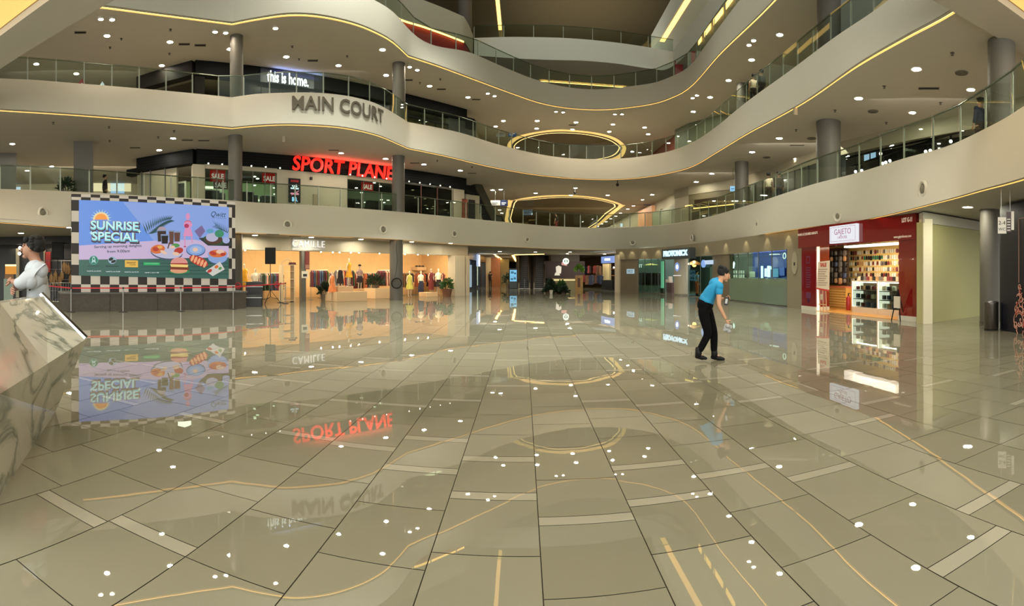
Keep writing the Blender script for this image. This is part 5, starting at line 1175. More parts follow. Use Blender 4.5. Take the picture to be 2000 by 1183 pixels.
# pendant and furniture in the dim glass shop
t = thing('pendant_light', 'wide pale pendant light in the dim glass shop', 'lamp', (*W12.pt(W12.u(1271, 2), 2), W12.z(1271, 517, 2)), W12.rot)
m = MB(); m.lathe([(.0001, .12), (.25, .08), (.75, 0), (.72, -.03), (.0001, -.03)], n=24, sy=.4); m.build('shade', M('pendant pale', (220, 206, 130), .5, emit=.9), t, smooth=True)
m = MB(); m.tube((0, 0, .1), (0, 0, .5), .01, n=5); m.build('cord', DARK, t)
t = thing('wall_sign', 'small white TT letters glowing inside the dim glass shop', 'sign', (*W12.pt(W12.u(1250.5, .5), .5), W12.z(1250.5, 519.5, .5)), W12.rot)
m = MB().mat(M('tt sign', (235, 245, 255), .4, emit=1.6)); txt(m, 'TT', .34, 0, 0, 0, .02, .01); m.build('letters', None, t)
pr = None
for px, w_, hh in ((1262, 1.6, 1.5), (1267, 2.6, 1.7), (1272, 1.8, 1.4), (1279, 2.2, 1.75), (1285, 3, 1.6), (1257, 3, 1.6)):
    p = W12.pt(W12.u(px, w_), w_)
    if pr is None:
        pr = thing('clothes_stand', 'dark hung clothes stand inside the dim glass shop', 'clothes stand', (*p, 0), 0, 'stands in the dim glass shop')
        m = MB(); m.tube((0, 0, 0), (0, 0, 1.7), .02, n=6); m.tube((-.4, 0, 1.6), (.4, 0, 1.6), .015, n=6); m.lathe([(.25, 0), (.25, .02), (.02, .03)], n=14); m.build('frame', STEEL, pr)
        m = MB(); [m.box(-.36 + k * .18, -.24 + k * .18, -.2, .2, .55 + .1 * (k % 2), 1.55) for k in range(4)]; m.build('garments', cloth('black', 0), pr)
    else: copy_tree(pr, (*p, 0), px)
t = thing('light_column', 'vertical pale green glowing strip column in the glass shop', 'light column', (*W12.pt(W12.u(1292.5, 1), 1), 0), W12.rot)
m = MB(); m.box(-.1, .1, 0, .15, .4, 2.45); m.build('tube', M('mint glow', (150, 226, 200), .4, emit=.9), t); m = MB(); m.box(-.14, .14, -.02, .18, 0, .4); m.build('base', STEEL, t)
wbox('display_plinth', W23, 1302, 1312, 0, .8, 1.2, 1.8, M('dusky pink', (84, 54, 56), .6), 'dusky pink display plinth behind the glass before the round pillar', 'plinth')
for z_, px in ((.86, 1304), (1.15, 1309), (.86, 1309.5)):
    p = W23.pt(W23.u(px, 1.4), 1.4); m = MB(); m.box(-.14, .14, -.14, .14, 0, .24); o = m.build('gift_box', M('box %s' % px, (190, 170, 160), .6)); o.location = (*p, z_ - .06 if z_ < 1 else .80 + .24); tag(o, 'small pale box stacked on the dusky pink plinth', 'box', 'boxes on the pink plinth')
# round pillar with totem sign and the white letter sign
o = mcol(1330, 35.6, .48, 0, 2.62, 'beige round pillar below the white letters of the curved fascia'); o.data = o.data.copy(); o.data.materials[0] = M('beige pillar', (170, 160, 138), .45); o.data.materials[1] = M('pillar ring', (120, 112, 96), .4)
t = thing('wall_sign', 'blue oval glowing sign on the beige round pillar', 'sign', (*DP(1322.5, 34.9), ZD(521, 34.9)), -az(1322))
m = MB(); m.lathe([(.0001, -.05), (.16, -.05), (.16, 0)], n=24, ax='Y'); m.v = [(x, y, z * 1.9) for x, y, z in m.v]; m.build('disc', M('oval sign', (40, 60, 110), .4, emit=.8, ecol=(150, 180, 250)), t)
m = MB(); m.lathe([(.0001, -.056), (.08, -.056)], n=18, ax='Y'); m.v = [(x, y, z * 2.0) for x, y, z in m.v]; m.build('emblem', M('sign disc'), t)
m = MB(); m.box(-.27, .27, -.03, .02, -.56 - .06, -.50 - .06); m.build('name_bar', M('name bar', (226, 226, 226), .4, emit=.7), t)
PWL = Wall(DP(1288, 36.6), DP(1346, 33.4))
t = thing('shop_sign', 'white glowing PROTONICX letters on a dark box above the beige round pillar', 'sign', (*PWL.pt(PWL.u(1320, -.3), -.3), PWL.z(1320, 494.8, -.3)), PWL.rot); ww = PWL.u(1345) - PWL.u(1296)
m = MB(); m.box(-ww / 2 - .25, ww / 2 + .1, 0, .5, -.36, .34); m.build('box', M('sign box grey', (70, 74, 72), .5), t)
m = MB().mat(M('protonic letters', (210, 236, 250), .4, emit=1.25, ecol=(190, 226, 250))); txt(m, 'PROTONICX', .5, -.05, -.03, 0, .03, .022, width=ww * .94); m.build('letters', None, t)
# open warm corner beside the pillar, blurred passer-by
wbox('wall_panel', W23, 1392, 1404, 0, 2.62, .1, .3, GPAN, kind='structure'); wbox('wall_panel', W34, 1402, 1423, 0, 2.62, .05, .3, GPAN, kind='structure')
glassfront(W23, 1346, 1392, 'glass window beside the pillar with a warm orange glow inside', 2)
t = thing('wall_lamp', 'glowing copper canopy lamp inside the window beside the pillar', 'lamp', (*W23.pt(W23.u(1356, 1.6), 1.6), W23.z(1356, 517, 1.6)), W23.rot)
m = MB(); m.lathe([(.1, .3), (.7, 0), (.62, -.02), (.0001, .1)], n=20); m.build('shade', M('copper', (190, 106, 50), .35, .7), t, smooth=True); m = MB(); m.ball((0, 0, 0), .16); m.build('bulb', M('warm bulb', (255, 190, 120), .5, emit=10, ecol=(255, 180, 110)), t)
t = thing('wall_sign', 'white and blue glowing sign with a round mark beside the brown pillar panel', 'sign', (*W23.pt(W23.u(1381, .05), .05), 0), W23.rot)
m = MB(); a_, b_ = W23.u(1376) - W23.u(1381), W23.u(1394) - W23.u(1381); z0_, z1_ = W23.z(1385, 516), W23.z(1385, 508); m.box(a_, b_, -.1, -.02, z0_, z1_); m.build('panel', M('white blue sign', (30, 40, 60), .4, emit=1.1, ecol=(206, 226, 250)), t)
m = MB(); m.lathe([(.12, -.12), (.24, -.12), (.24, -.02)], c=(a_, 0, z0_ + .05), n=22, ax='Y'); m.build('round_mark', M('blue mark', (30, 50, 110), .4, emit=1.0, ecol=(150, 190, 250)), t)
# glass fronted blue shop
glassfront(W34, 1424, 1481, 'tall glass shopfront before the grey display room', 3); glassfront(W45, 1481, 1537, 'tall glass shopfront before the blue lit display room', 2)
def frosted():
    if 'frosted glass' in MATS: return MATS['frosted glass']
    m = glass_mat('frosted glass', (206, 218, 204), .9, .05); nt = m.node_tree; mx = [n for n in nt.nodes if n.type == 'MIX_SHADER'][0]; out = [n for n in nt.nodes if n.type == 'OUTPUT_MATERIAL'][0]
    d = nt.nodes.new('ShaderNodeBsdfDiffuse'); d.inputs[0].default_value = (*srgb(170, 180, 160), 1); tr = nt.nodes.new('ShaderNodeBsdfTranslucent'); tr.inputs[0].default_value = (*srgb(150, 158, 140), 1); ad = nt.nodes.new('ShaderNodeAddShader')
    nt.links.new(d.outputs[0], ad.inputs[0]); nt.links.new(tr.outputs[0], ad.inputs[1]); m2 = nt.nodes.new('ShaderNodeMixShader'); m2.inputs[0].default_value = .32
    nt.links.new(mx.outputs[0], m2.inputs[1]); nt.links.new(ad.outputs[0], m2.inputs[2]); nt.links.new(m2.outputs[0], out.inputs[0]); return m
def band_glass(W_, px0, px1, label):
    u0, u1 = W_.u(px0, .05), W_.u(px1, .05); m = MB(); m.box(0, u1 - u0, 0, .02, .06, 1.25); o = m.build('frosted_band', frosted()); o.location = (*W_.pt(u0, .05), 0); o.rotation_euler.z = W_.rot; return tag(o, label, 'glass band')
band_glass(W34, 1424, 1481, 'frosted lower glass band before the grey display room'); band_glass(W45, 1481, 1537, 'frosted lower glass band before the blue display room')
wbox('shop_counter', W34, 1424, 1470, 0, 1.2, .9, 1.5, M('counter beige', (156, 146, 116), .5), 'beige service counter behind the glass of the grey display room', 'counter')
t = thing('counter_top', 'rounded edge ledge on the service counter', 'ledge', (*W34.pt(W34.u(1424, .85), .85), 1.2), W34.rot); m = MB(); m.box(0, W34.u(1472, .85) - W34.u(1424, .85), 0, .75, 0, .07); m.build('board', M('ledge', (176, 166, 136), .4), t, bevel=.02)
pr = None
for r_ in range(2):
    for k in range(5):
        px = 1434 + k * 4.6; p = (*W34.pt(W34.u(px, 4.6), 4.6), W34.z(px, 531 + r_ * 8, 4.6))
        if pr is None:
            pr = thing('framed_picture', 'small pale picture in the two rows on the grey display wall', 'picture', p, W34.rot, 'pictures on the grey display wall'); m = MB(); m.box(-.17, .17, 0, .03, -.13, .13); m.build('frame', STEEL, pr); m = MB(); m.box(-.14, .14, -.01, 0, -.1, .1); m.build('print', M('print pale', (190, 190, 176), .5, emit=.25), pr)
        else: copy_tree(pr, p)
t = thing('wall_sign', 'small white flag-like glowing mark on the grey display wall', 'sign', (*W34.pt(W34.u(1433, 3.5), 3.5), W34.z(1433, 517, 3.5)), W34.rot); m = MB(); m.prism([(-.12, -.25), (.02, -.25), (.16, .1), (-.02, .25), (-.12, .1)], 0, .04); m.build('mark', M('white glow mark', (240, 250, 255), .4, emit=2), t)
t = thing('light_panel', 'bright white bar code-like light panel in the blue display room', 'light panel', (*W45.pt(W45.u(1497, 3.2), 3.2), 0), W45.rot); ua = lambda px: W45.u(px, 3.2) - W45.u(1497, 3.2)
for a_, b_, y0_, y1_ in ((1486, 1489.5, 519, 545), (1493, 1497, 524, 540), (1498.5, 1503.5, 519, 541), (1505, 1507.5, 520, 526)): m = MB(); m.box(ua(a_), ua(b_), 0, .05, W45.z(1495, y1_, 3.2), W45.z(1495, y0_, 3.2)); m.build('tube', M('cold tube', (220, 244, 255), .4, emit=2.4, ecol=(200, 236, 255)), t)
pr = None; rr = random.Random(2)
for k in range(22):
    px = 1468 + rr.random() * 66; w_ = rr.choice((1.2, 2.0, 2.8)); W_ = W45 if px > 1481 else W34; p = (*W_.pt(W_.u(px, w_), w_), .95)
    if pr is None: pr = thing('display_item', 'small boxed device on the blue room display tables', 'device', p, 0, 'devices in the blue display room'); m = MB(); m.box(-.12, .12, -.08, .08, 0, .3); m.build('case', M('device white', (200, 204, 206), .4), pr); m = MB(); m.box(-.09, .09, -.085, -.08, .05, .26); m.build('face', M('device print', (40, 60, 110), .4), pr)
    else: copy_tree(pr, p, rr.uniform(-.5, .5))
for w_ in (1.2, 2.0, 2.8):
    wbox('display_table', W45, 1478, 1536, .9, .95, w_ - .2, w_ + .2, M('display table top', (120, 100, 84), .5), {1.2: 'nearest', 2.0: 'middle', 2.8: 'farthest'}[w_] + ' of the three long display tables in the blue room', 'table')
for px, w_, y0_, y1_, rgb in ((1515, 4.8, 524, 541, (90, 150, 190)), (1527, 4.8, 522, 538, (60, 90, 170)), (1469, 5.2, 530, 541, (190, 200, 180))):
    W_ = W45 if px > 1481 else W34; wbox('wall_poster', W_, px - 5, px + 5, W_.z(px, y1_, w_), W_.z(px, y0_, w_), w_, w_ + .04, M('poster %d' % px, rgb, .5, emit=.45), 'glowing picture panel at pixelated blue wall, %s' % {1515: 'teal one beside the light bars', 1527: 'deep blue one near the shop corner', 1469: 'pale one at the grey wall end'}[px], 'poster')
t = thing('ceiling_ring_light', 'small white ring sign hanging near the blue shop ceiling', 'sign', (*W45.pt(W45.u(1532, .4), .4), W45.z(1532, 499.5, .4)), W45.rot); m = MB()
for i in range(18): a, b = 2 * math.pi * i / 18, 2 * math.pi * (i + 1) / 18; m.tube((.13 * math.cos(a), 0, .13 * math.sin(a)), (.13 * math.cos(b), 0, .13 * math.sin(b)), .025, n=6)
m.build('ring', M('ring glow', (240, 248, 255), .4, emit=2), t); m = MB(); m.tube((0, 0, .13), (0, 0, .75), .01, n=5); m.build('hanger', DARK, t)
t = thing('ceiling_panel_light', 'long oval white ceiling light inside the blue shop', 'ceiling light', (*W45.pt(W45.u(1512, 2.2), 2.2), W45.z(1512, 496, 2.2)), W45.rot); m = MB(); m.lathe([(.0001, -.03), (.5, -.03), (.5, 0), (.0001, 0)], n=24, sy=.3); m.build('diffuser', M('white glow mark'), t)
# brown pier with a round glass disc beside the red shop
wbox('wall_pier', W45, 1537.5, 1566, 0, 2.62, -.02, .4, M('taupe pier', (134, 124, 102), .55), kind='structure')
t = thing('round_window', 'faint round etched disc on the taupe pier beside the red shop', 'disc', (*W45.pt(W45.u(1552.5, -.03), -.03), W45.z(1552.5, 513)), W45.rot)
m = MB(); m.lathe([(.19, -.015), (.235, -.03), (.235, 0)], n=30, ax='Y'); m.v = [(x, y, z * 2.1) for x, y, z in m.v]; m.build('rim', M('etched rim', (160, 152, 128), .3), t)
m = MB(); m.lathe([(.0001, -.01), (.19, -.014)], n=30, ax='Y'); m.v = [(x, y, z * 2.1) for x, y, z in m.v]; m.build('face', M('etched face', (122, 112, 92), .25), t)
m = MB(); m.box(-.04, .04, -.04, -.02, -.12, .02); m.build('sensor', DARK, t)

# ------------------------------------------------------------------ red accessory shop
GW = Wall(DP(1567, 22.0), DP(1792, 16.3))
RED = M('glossy dark red panel', (118, 10, 12), .16, coat=.5); RSK = M('white skirting', (206, 200, 184), .5)
def gajeto():
    L = GW.L; rz = GW.rot; U = lambda px, w=0: GW.u(px, w)
    ua, ub, uc, ud = U(1568), U(1596), U(1758), L
    zt = Z1b - .015
    t = thing('red_portal', 'glossy dark red portal frame around the GAJETO shop', 'shop front', (*GW.A, 0), rz)
    hz = 2.62
    m = MB(); m.box(-.15, L + .05, -.12, .5, hz, zt); m.build('header', RED, t)
    m = MB(); m.box(ua, ub, -.06, .6, .16, hz); m.build('jamb', RED, t); m = MB(); m.box(uc, ud, -.06, .6, .16, hz); m.build('jamb', RED, t)
    m = MB(); m.box(ua - .01, ub + .01, -.07, .6, 0, .16); m.build('skirting', RSK, t); m = MB(); m.box(uc - .01, ud + .01, -.07, .6, 0, .16); m.build('skirting', RSK, t)
    m = MB(); m.box(ub, ub + .04, -.02, .1, 0, hz); m.build('light_edge', M('edge light', (255, 244, 220), .4, emit=1.1), t)
    lt = M('portal writing', (226, 206, 190), .5, emit=.25)
    m = MB().mat(lt); txt(m, 'PHONE ACCESSORIES GADGETS', .14, U(1582), -.13, GW.z(1582, 457), .004, width=U(1603) - U(1564)); m.build('category_writing', None, t); m = MB().mat(lt); txt(m, 'LOT G-11', .2, U(1777), -.13, GW.z(1777, 430), .004, .006, width=U(1786) - U(1766)); m.build('lot_number', None, t); m = MB().mat(lt); txt(m, 'www.gajetohouse.com', .12, U(1768), -.13, GW.z(1768, 462), .004, width=U(1782) - U(1748)); m.build('web_address', None, t)
    m = MB().mat(M('etched purple', (96, 40, 76), .4)); cxp = (ua + ub) / 2; m.box(cxp - .18, cxp + .1, -.065, -.06, 1.95, 2.25); m.mat(RED); m.box(cxp - .13, cxp + .05, -.07, -.066, 2.0, 2.2); m.mat(M('etched purple'))
    for k in range(9): m.box(cxp - .2, cxp + .16 - .03 * (k % 3), -.065, -.06, 1.75 - k * .1, 1.79 - k * .1)
    m.build('etched_lines', None, t); m = MB().mat(M('etched purple')); m.box(cxp - .2, cxp + .18, -.065, -.06, .5, .74); m.lathe([(.05, -.065), (.1, -.065)], c=(cxp, 0, .4), n=16, ax='Y'); m.build('etched_print', None, t)
    # lightbox
    x0_, x1_ = U(1631), U(1684); za, zb2 = GW.z(1657, 474), GW.z(1657, 440)
    t = thing('shop_sign', 'white glowing GAJETO lightbox on the red portal', 'sign', (*GW.pt((x0_ + x1_) / 2, -.2), (za + zb2) / 2), rz); ww, hh = x1_ - x0_, zb2 - za
    m = MB(); m.box(-ww / 2, ww / 2, -.06, .06, -hh / 2, hh / 2); m.build('box', M('lightbox', (40, 40, 40), .4, emit=1.15, ecol=(246, 248, 255)), t)
    g_ = M('lightbox ink', (150, 90, 130), .5, emit=.42, ecol=(190, 140, 176)); m = MB().mat(g_)
    for a_, b_, c_, d_ in ((-.46, .46, .40, .41), (-.46, .46, -.41, -.40), (-.46, -.455, -.4, .4), (.455, .46, -.4, .4)): m.box(a_ * ww, b_ * ww, -.066, -.06, c_ * hh, d_ * hh + .004)
    txt(m, 'GAJETO', .3, 0, -.065, hh * .12, .002, 0, width=ww * .62); txt(m, 'HOUSE', .14, 0, -.065, -hh * .2, .002, 0, width=ww * .34); m.build('lettering', None, t)
    # interior
    D_ = 3.0; W2 = lambda px, w: GW.u(px, w); uL = W2(1598, D_) - .3; uR = uc + .4
    YW = M('shop yellow wall', (226, 190, 110), .6)
    m = MB(); m.box(uL, uR, D_, D_ + .1, 0, 3.0); o = m.build('wall_gajeto', YW); o.location = (*GW.A, 0); o.rotation_euler.z = rz; tag(o, kind='structure')
    m = MB(); m.slabpoly([(ub - .1, .6), (ub - .02, .6), (uL + .1, D_), (uL, D_)], 0, 3.0); m.box(uR, uR + .1, .6, D_, 0, 3.0); o = m.build('wall_gajeto', M('shop pale wall', (226, 214, 182), .6)); o.location = (*GW.A, 0); o.rotation_euler.z = rz; tag(o, kind='structure')
    m = MB(); m.slabpoly([(ub - .1, .6), (uR, .6), (uR, D_), (uL, D_)], 2.98, 3.05); o = m.build('ceiling_gajeto', WHITE); o.location = (*GW.A, 0); o.rotation_euler.z = rz; tag(o, kind='structure')
    m = MB(); m.slabpoly([(ub, -.05), (uc, -.05), (uc, .6), (uR, .6), (uR, D_), (uL, D_), (ub, .6)], 0, .012); o = m.build('floor_gajeto', M('shop wood floor', (206, 146, 74), .3, noise=.08, nscale=4)); o.location = (*GW.A, 0); o.rotation_euler.z = rz; tag(o, kind='structure')
    for px0, px1, lab in ((1656, 1674, 'short white ceiling light box in the red shop'), (1676, 1757, 'long white ceiling light box in the red shop')):
        a_, b_ = W2(px0, 1.6), W2(px1, 1.6); t = thing('ceiling_panel_light', lab, 'ceiling light', (*GW.pt(a_, 1.4), 0), rz); m = MB(); m.box(0, b_ - a_, 0, .35, 2.62, 2.95); m.build('diffuser', M('panel glow', (255, 252, 244), .5, emit=1.2), t)
        m = MB(); m.box(-.02, b_ - a_ + .02, -.02, .37, 2.95, 2.99); m.build('frame', STEEL, t)
    for f in (.3, .7):
        l = area_light('shop_light', (*GW.pt(ub + (uc - ub) * f, .7), 2.7), 1.8, 95, (1, .88, .62), .4); l.rotation_euler = (math.radians(50), 0, rz)
    # side cabinet with bags
    t = thing('wall_rack', 'dark pegboard rack of bags on the pale side of the red shop', 'rack', (*GW.pt(W2(1619, 2.2), 2.2), 0), rz); ww = W2(1655, 2.2) - W2(1619, 2.2)
    m = MB(); m.box(0, ww, 0, .1, 1.0, 2.7); m.build('board', M('rack brown', (66, 48, 34), .6), t)
    for k in range(7): m = MB(); m.box(0, ww, -.03, 0, 1.1 + k * .22, 1.13 + k * .22); m.build('rail', M('rack rail', (150, 112, 60), .5), t)
    t = thing('cash_counter', 'wooden slatted cash counter inside the red shop', 'counter', (*GW.pt(W2(1617, 1.5), 1.5), 0), rz); ww2 = W2(1652, 1.5) - W2(1617, 1.5)
    m = MB(); m.box(0, ww2, 0, .6, .012, .92); m.build('body', M('counter oak', (196, 150, 78), .5), t); m = MB()
    for k in range(7): m.box(.02, ww2 - .02, -.02, 0, .1 + k * .11, .14 + k * .11)
    m.build('slats', M('counter slat', (228, 190, 120), .5), t); m = MB(); m.box(-.02, ww2 + .02, -.04, .62, .92, .97); m.build('worktop', M('counter top red', (196, 100, 80), .5), t)
    protos = {}; rr = random.Random(21)
    def item(key, fn, mat, p, label, cat, group, s=1.0):
        k = (key, mat.name)
        if k not in protos: o = fn().build(key, mat); protos[k] = o
        else: o = protos[k].copy(); COL.objects.link(o)
        o.location = p; o.rotation_euler.z = rz; o.scale = (s, 1, s); return tag(o, label, cat, group)
    def pk():
        m = MB(); m.box(-.055, .055, -.02, .0, -.16, .0); m.box(-.02, .02, -.012, -.006, 0, .03); m.box(-.035, .035, -.035, -.02, -.12, -.04); return m
    PC = [M('pack ' + n_, c_, .5) for n_, c_ in (('cream', (232, 214, 184)), ('white', (236, 232, 222)), ('tan', (196, 150, 104)), ('grey', (120, 112, 106)), ('black', (38, 32, 32)), ('wine', (128, 52, 56)), ('teal', (60, 130, 104)), ('blue', (70, 84, 120)))]
    RN = ['topmost', 'second', 'third', 'fourth', 'fifth', 'sixth', 'lowest']
    for r_ in range(7):
        z = 2.56 - r_ * .255
        for k in range(24):
            px = 1658 + k * 4.25; u = W2(px, D_ - .05)
            c = PC[rr.choice((0, 0, 1, 1, 2, 3, 4, 5) if not (r_ == 1 and 6 < k < 16) else (6, 6, 4))]
            item('hanging_pack', pk, c, (*GW.pt(u, D_ - .02), z), 'small carded accessory hanging in the %s row of the yellow back wall' % RN[r_], 'accessory', 'accessories, %s row' % RN[r_], rr.uniform(.85, 1.15))
    def bag():
        m = MB(); m.lathe([(.03, .16), (.13, .1), (.14, -.08), (.09, -.14), (.0001, -.15)], n=10, sy=.5); return m
    for r_ in range(6):
        for k in range(4): item('pouch', bag, PC[rr.choice((4, 4, 3, 2 if r_ % 2 else 4, 7))], (*GW.pt(W2(1624 + k * 8.6, 2.1), 2.1), 2.45 - r_ * .25), 'dark pouch hanging on the pegboard rack', 'pouch', 'pouches on the pegboard rack', rr.uniform(.7, 1.1))
    # two glass display counters
    for px0, px1, lab, gname in ((1664, 1714, 'lit glass display counter nearer the cash counter in the red shop', 'nearer counter'), (1714.5, 1766, 'lit glass display counter next to the outer red jamb', 'outer counter')):
        a_, b_ = W2(px0, .75), W2(px1, .75); w3 = b_ - a_; t = thing('display_counter', lab, 'display counter', (*GW.pt(a_, .75), 0.012), rz); CW_ = M('counter white', (228, 216, 196), .5)
        m = MB(); m.box(0, w3, 0, .55, 0, .22); m.build('plinth', CW_, t); m = MB(); m.box(0, .05, 0, .55, .22, 1.22); m.build('side_post', M('lit post', (255, 250, 236), .5, emit=1.6), t); m = MB(); m.box(w3 - .05, w3, 0, .55, .22, 1.22); m.build('side_post', CW_, t)
        for z_ in (.52, .85): m = MB(); m.box(.05, w3 - .05, .02, .53, z_, z_ + .02); m.build('shelf', M('counter shelf', (96, 80, 64), .5), t)
        m = MB(); m.box(0, w3, 0, .55, 1.2, 1.24); m.build('top', CW_, t); m = MB(); m.box(.05, w3 - .05, .0, .01, .24, 1.19); m.build('glass_front', SHOPGLASS, t); m = MB(); m.box(.05, w3 - .05, .53, .55, .22, 1.2); m.build('back_panel', M('counter back', (112, 92, 66), .6), t)
        m = MB(); m.box(.06, w3 - .06, .2, .26, 1.165, 1.185); m.build('light_strip', M('counter led', (255, 250, 240), .5, emit=14), t)
        def bx3():
            m = MB(); m.box(-.07, .07, -.05, .05, 0, .16); m.box(-.04, .04, -.055, -.05, .03, .12); return m
        for s_, zz_ in enumerate((.234, .552, .882)):
            n_ = 9
            for k in range(n_):
                if rr.random() < .12: continue
                item('small_box', bx3, PC[rr.choice((0, 1, 1, 2, 3, 7, 5, 4))], (*GW.pt(a_ + .14 + (w3 - .28) * k / (n_ - 1), .75 + .2 + .1 * (k % 2)), zz_ + .02), 'small boxed accessory on the %s shelf of the %s' % (('bottom', 'middle', 'upper')[s_], gname), 'boxed accessory', 'boxes on the %s shelf, %s' % (('bottom', 'middle', 'upper')[s_], gname), rr.uniform(.8, 1.1))
        for k in range(8): item('small_box', bx3, PC[rr.choice((4, 3, 2, 0, 5))], (*GW.pt(a_ + .15 + (w3 - .3) * k / 7, .75 + .28), 1.255), 'small boxed accessory standing on top of the %s' % gname, 'boxed accessory', 'boxes on top of the %s' % gname, 1.0)
    # promotional stand and black A-frame
    pS = GW.pt(GW.u(1607, -.55), -.55); t = thing('poster_stand', 'white poster stand with red heading before the GAJETO entrance', 'poster stand', (*pS, 0), rz)
    m = MB(); m.prism([(-.42, .98), (.42, .92), (.46, 2.02), (-.30, 1.98)][::1], -.02, .02); m.build('board', M('poster pale', (222, 204, 180), .6), t)
    m = MB(); m.prism([(-.42, .92), (.42, .86), (.42, .92), (-.42, .98)], -.03, .0); m.build('red_edge', M('poster red', (196, 60, 48), .5), t)
    m = MB().mat(M('poster red')); txt(m, 'SALE', .2, .08, -.03, 1.86, .003, .006); m.mat(M('poster ink', (150, 110, 100), .6))
    for k in range(8): m.box(-.30, .34 - .08 * (k % 3), -.026, -.02, 1.68 - k * .085, 1.70 - k * .085)
    m.build('print', None, t)
    for x_ in (-.26, -.02, .2): m = MB(); m.tube((x_, .05, .0), (x_, 0, .95), .018, n=6); m.build('leg', M('stand pale', (206, 160, 120), .5), t)
    m = MB(); m.box(-.3, .22, -.01, .03, .32, .36); m.build('crossbar', M('stand pale'), t)
    m = MB(); m.box(-.15, .02, -.02, .0, .52, .74); m.build('leaflet_box', M('leaflet', (196, 176, 150), .5), t)
    pS = GW.pt(GW.u(1752, -.35), -.35); t = thing('easel', 'black folding easel leaning before the outer red jamb', 'easel', (*pS, 0), rz)
    m = MB(); m.tube((-.28, 0, 0), (.05, 0, 1.02), .02, n=6); m.build('leg', BLACK, t); m = MB(); m.tube((.16, 0, 0), (.05, 0, 1.02), .02, n=6); m.build('leg', BLACK, t); m = MB(); m.tube((-.06, .4, 0), (.05, 0, 1.02), .016, n=6); m.build('leg', BLACK, t)
    m = MB(); m.box(-.14, .14, -.02, .02, .42, .80); m.build('card', M('easel card', (206, 196, 176), .6), t)
    # red bag on the floor
    p = GW.pt(W2(1657, 1.2), 1.2); t = thing('fire_extinguisher', 'red extinguisher standing beside the slatted cash counter', 'extinguisher', (*p, .012), rz); m = MB(); m.lathe([(.09, 0), (.10, .04), (.10, .5), (.05, .58), (.0001, .6)], n=16); m.build('cylinder', M('extinguisher red', (150, 20, 22), .35), t, smooth=True); m = MB(); m.tube((0, 0, .58), (0, 0, .7), .025, n=8); m.box(-.02, .12, -.015, .015, .68, .71); m.build('valve', BLACK, t)
gajeto()
# ------------------------------------------------------------------ pale partition, bin, navy kiosk, hanging sign
HW = Wall(DP(1803, 15.6), DP(1915, 18.6))
m = MB(); m.box(0, HW.L, 0, .25, 0, 3.1); o = m.build('wall_partition', M('pale green hoarding', (164, 158, 112), .6)); o.location = (*HW.A, 0); o.rotation_euler.z = HW.rot; tag(o, kind='structure')
m = MB(); a_, b_ = Vector(DP(1795, 15.9)), Vector(DP(1803.5, 15.55)); W_ = Wall(a_, b_); m.box(0, W_.L, 0, .3, 0, 3.2); o = m.build('wall_partition_edge', M('hoarding edge', (214, 206, 182), .6)); o.location = (*a_, 0); o.rotation_euler.z = W_.rot; tag(o, kind='structure')
m = MB(); q = [DP(1795, 16.0), DP(1803, 15.5), DP(1916, 18.5), DP(1990, 24), DP(1900, 30), DP(1800, 26)]; m.slabpoly(q, 3.08, 3.4); tag(m.build('ceiling_low', SOFF), kind='structure')
area_light('passage_light', (*DP(1872, 15.2), 2.9), 1.2, 5, (.92, 1, .6), .5, (math.radians(60), 0, HW.rot))
t = thing('litter_bin', 'round brushed steel litter bin beside the navy kiosk', 'bin', (*DP(1936, 14.0), 0))
m = MB(); m.lathe([(.19, 0), (.19, .03), (.2, .04), (.2, .68), (.205, .69), (.205, .76), (.17, .78), (.16, .72), (.0001, .72)], n=32); m.build('body', M('bin steel', (110, 106, 104), .3, .9), t, smooth=True)
m = MB(); m.lathe([(.194, -.0), (.194, .03)], n=32); m.build('foot_ring', BLACK, t)
NK = Wall(DP(1955, 13.9), DP(2110, 11.2))
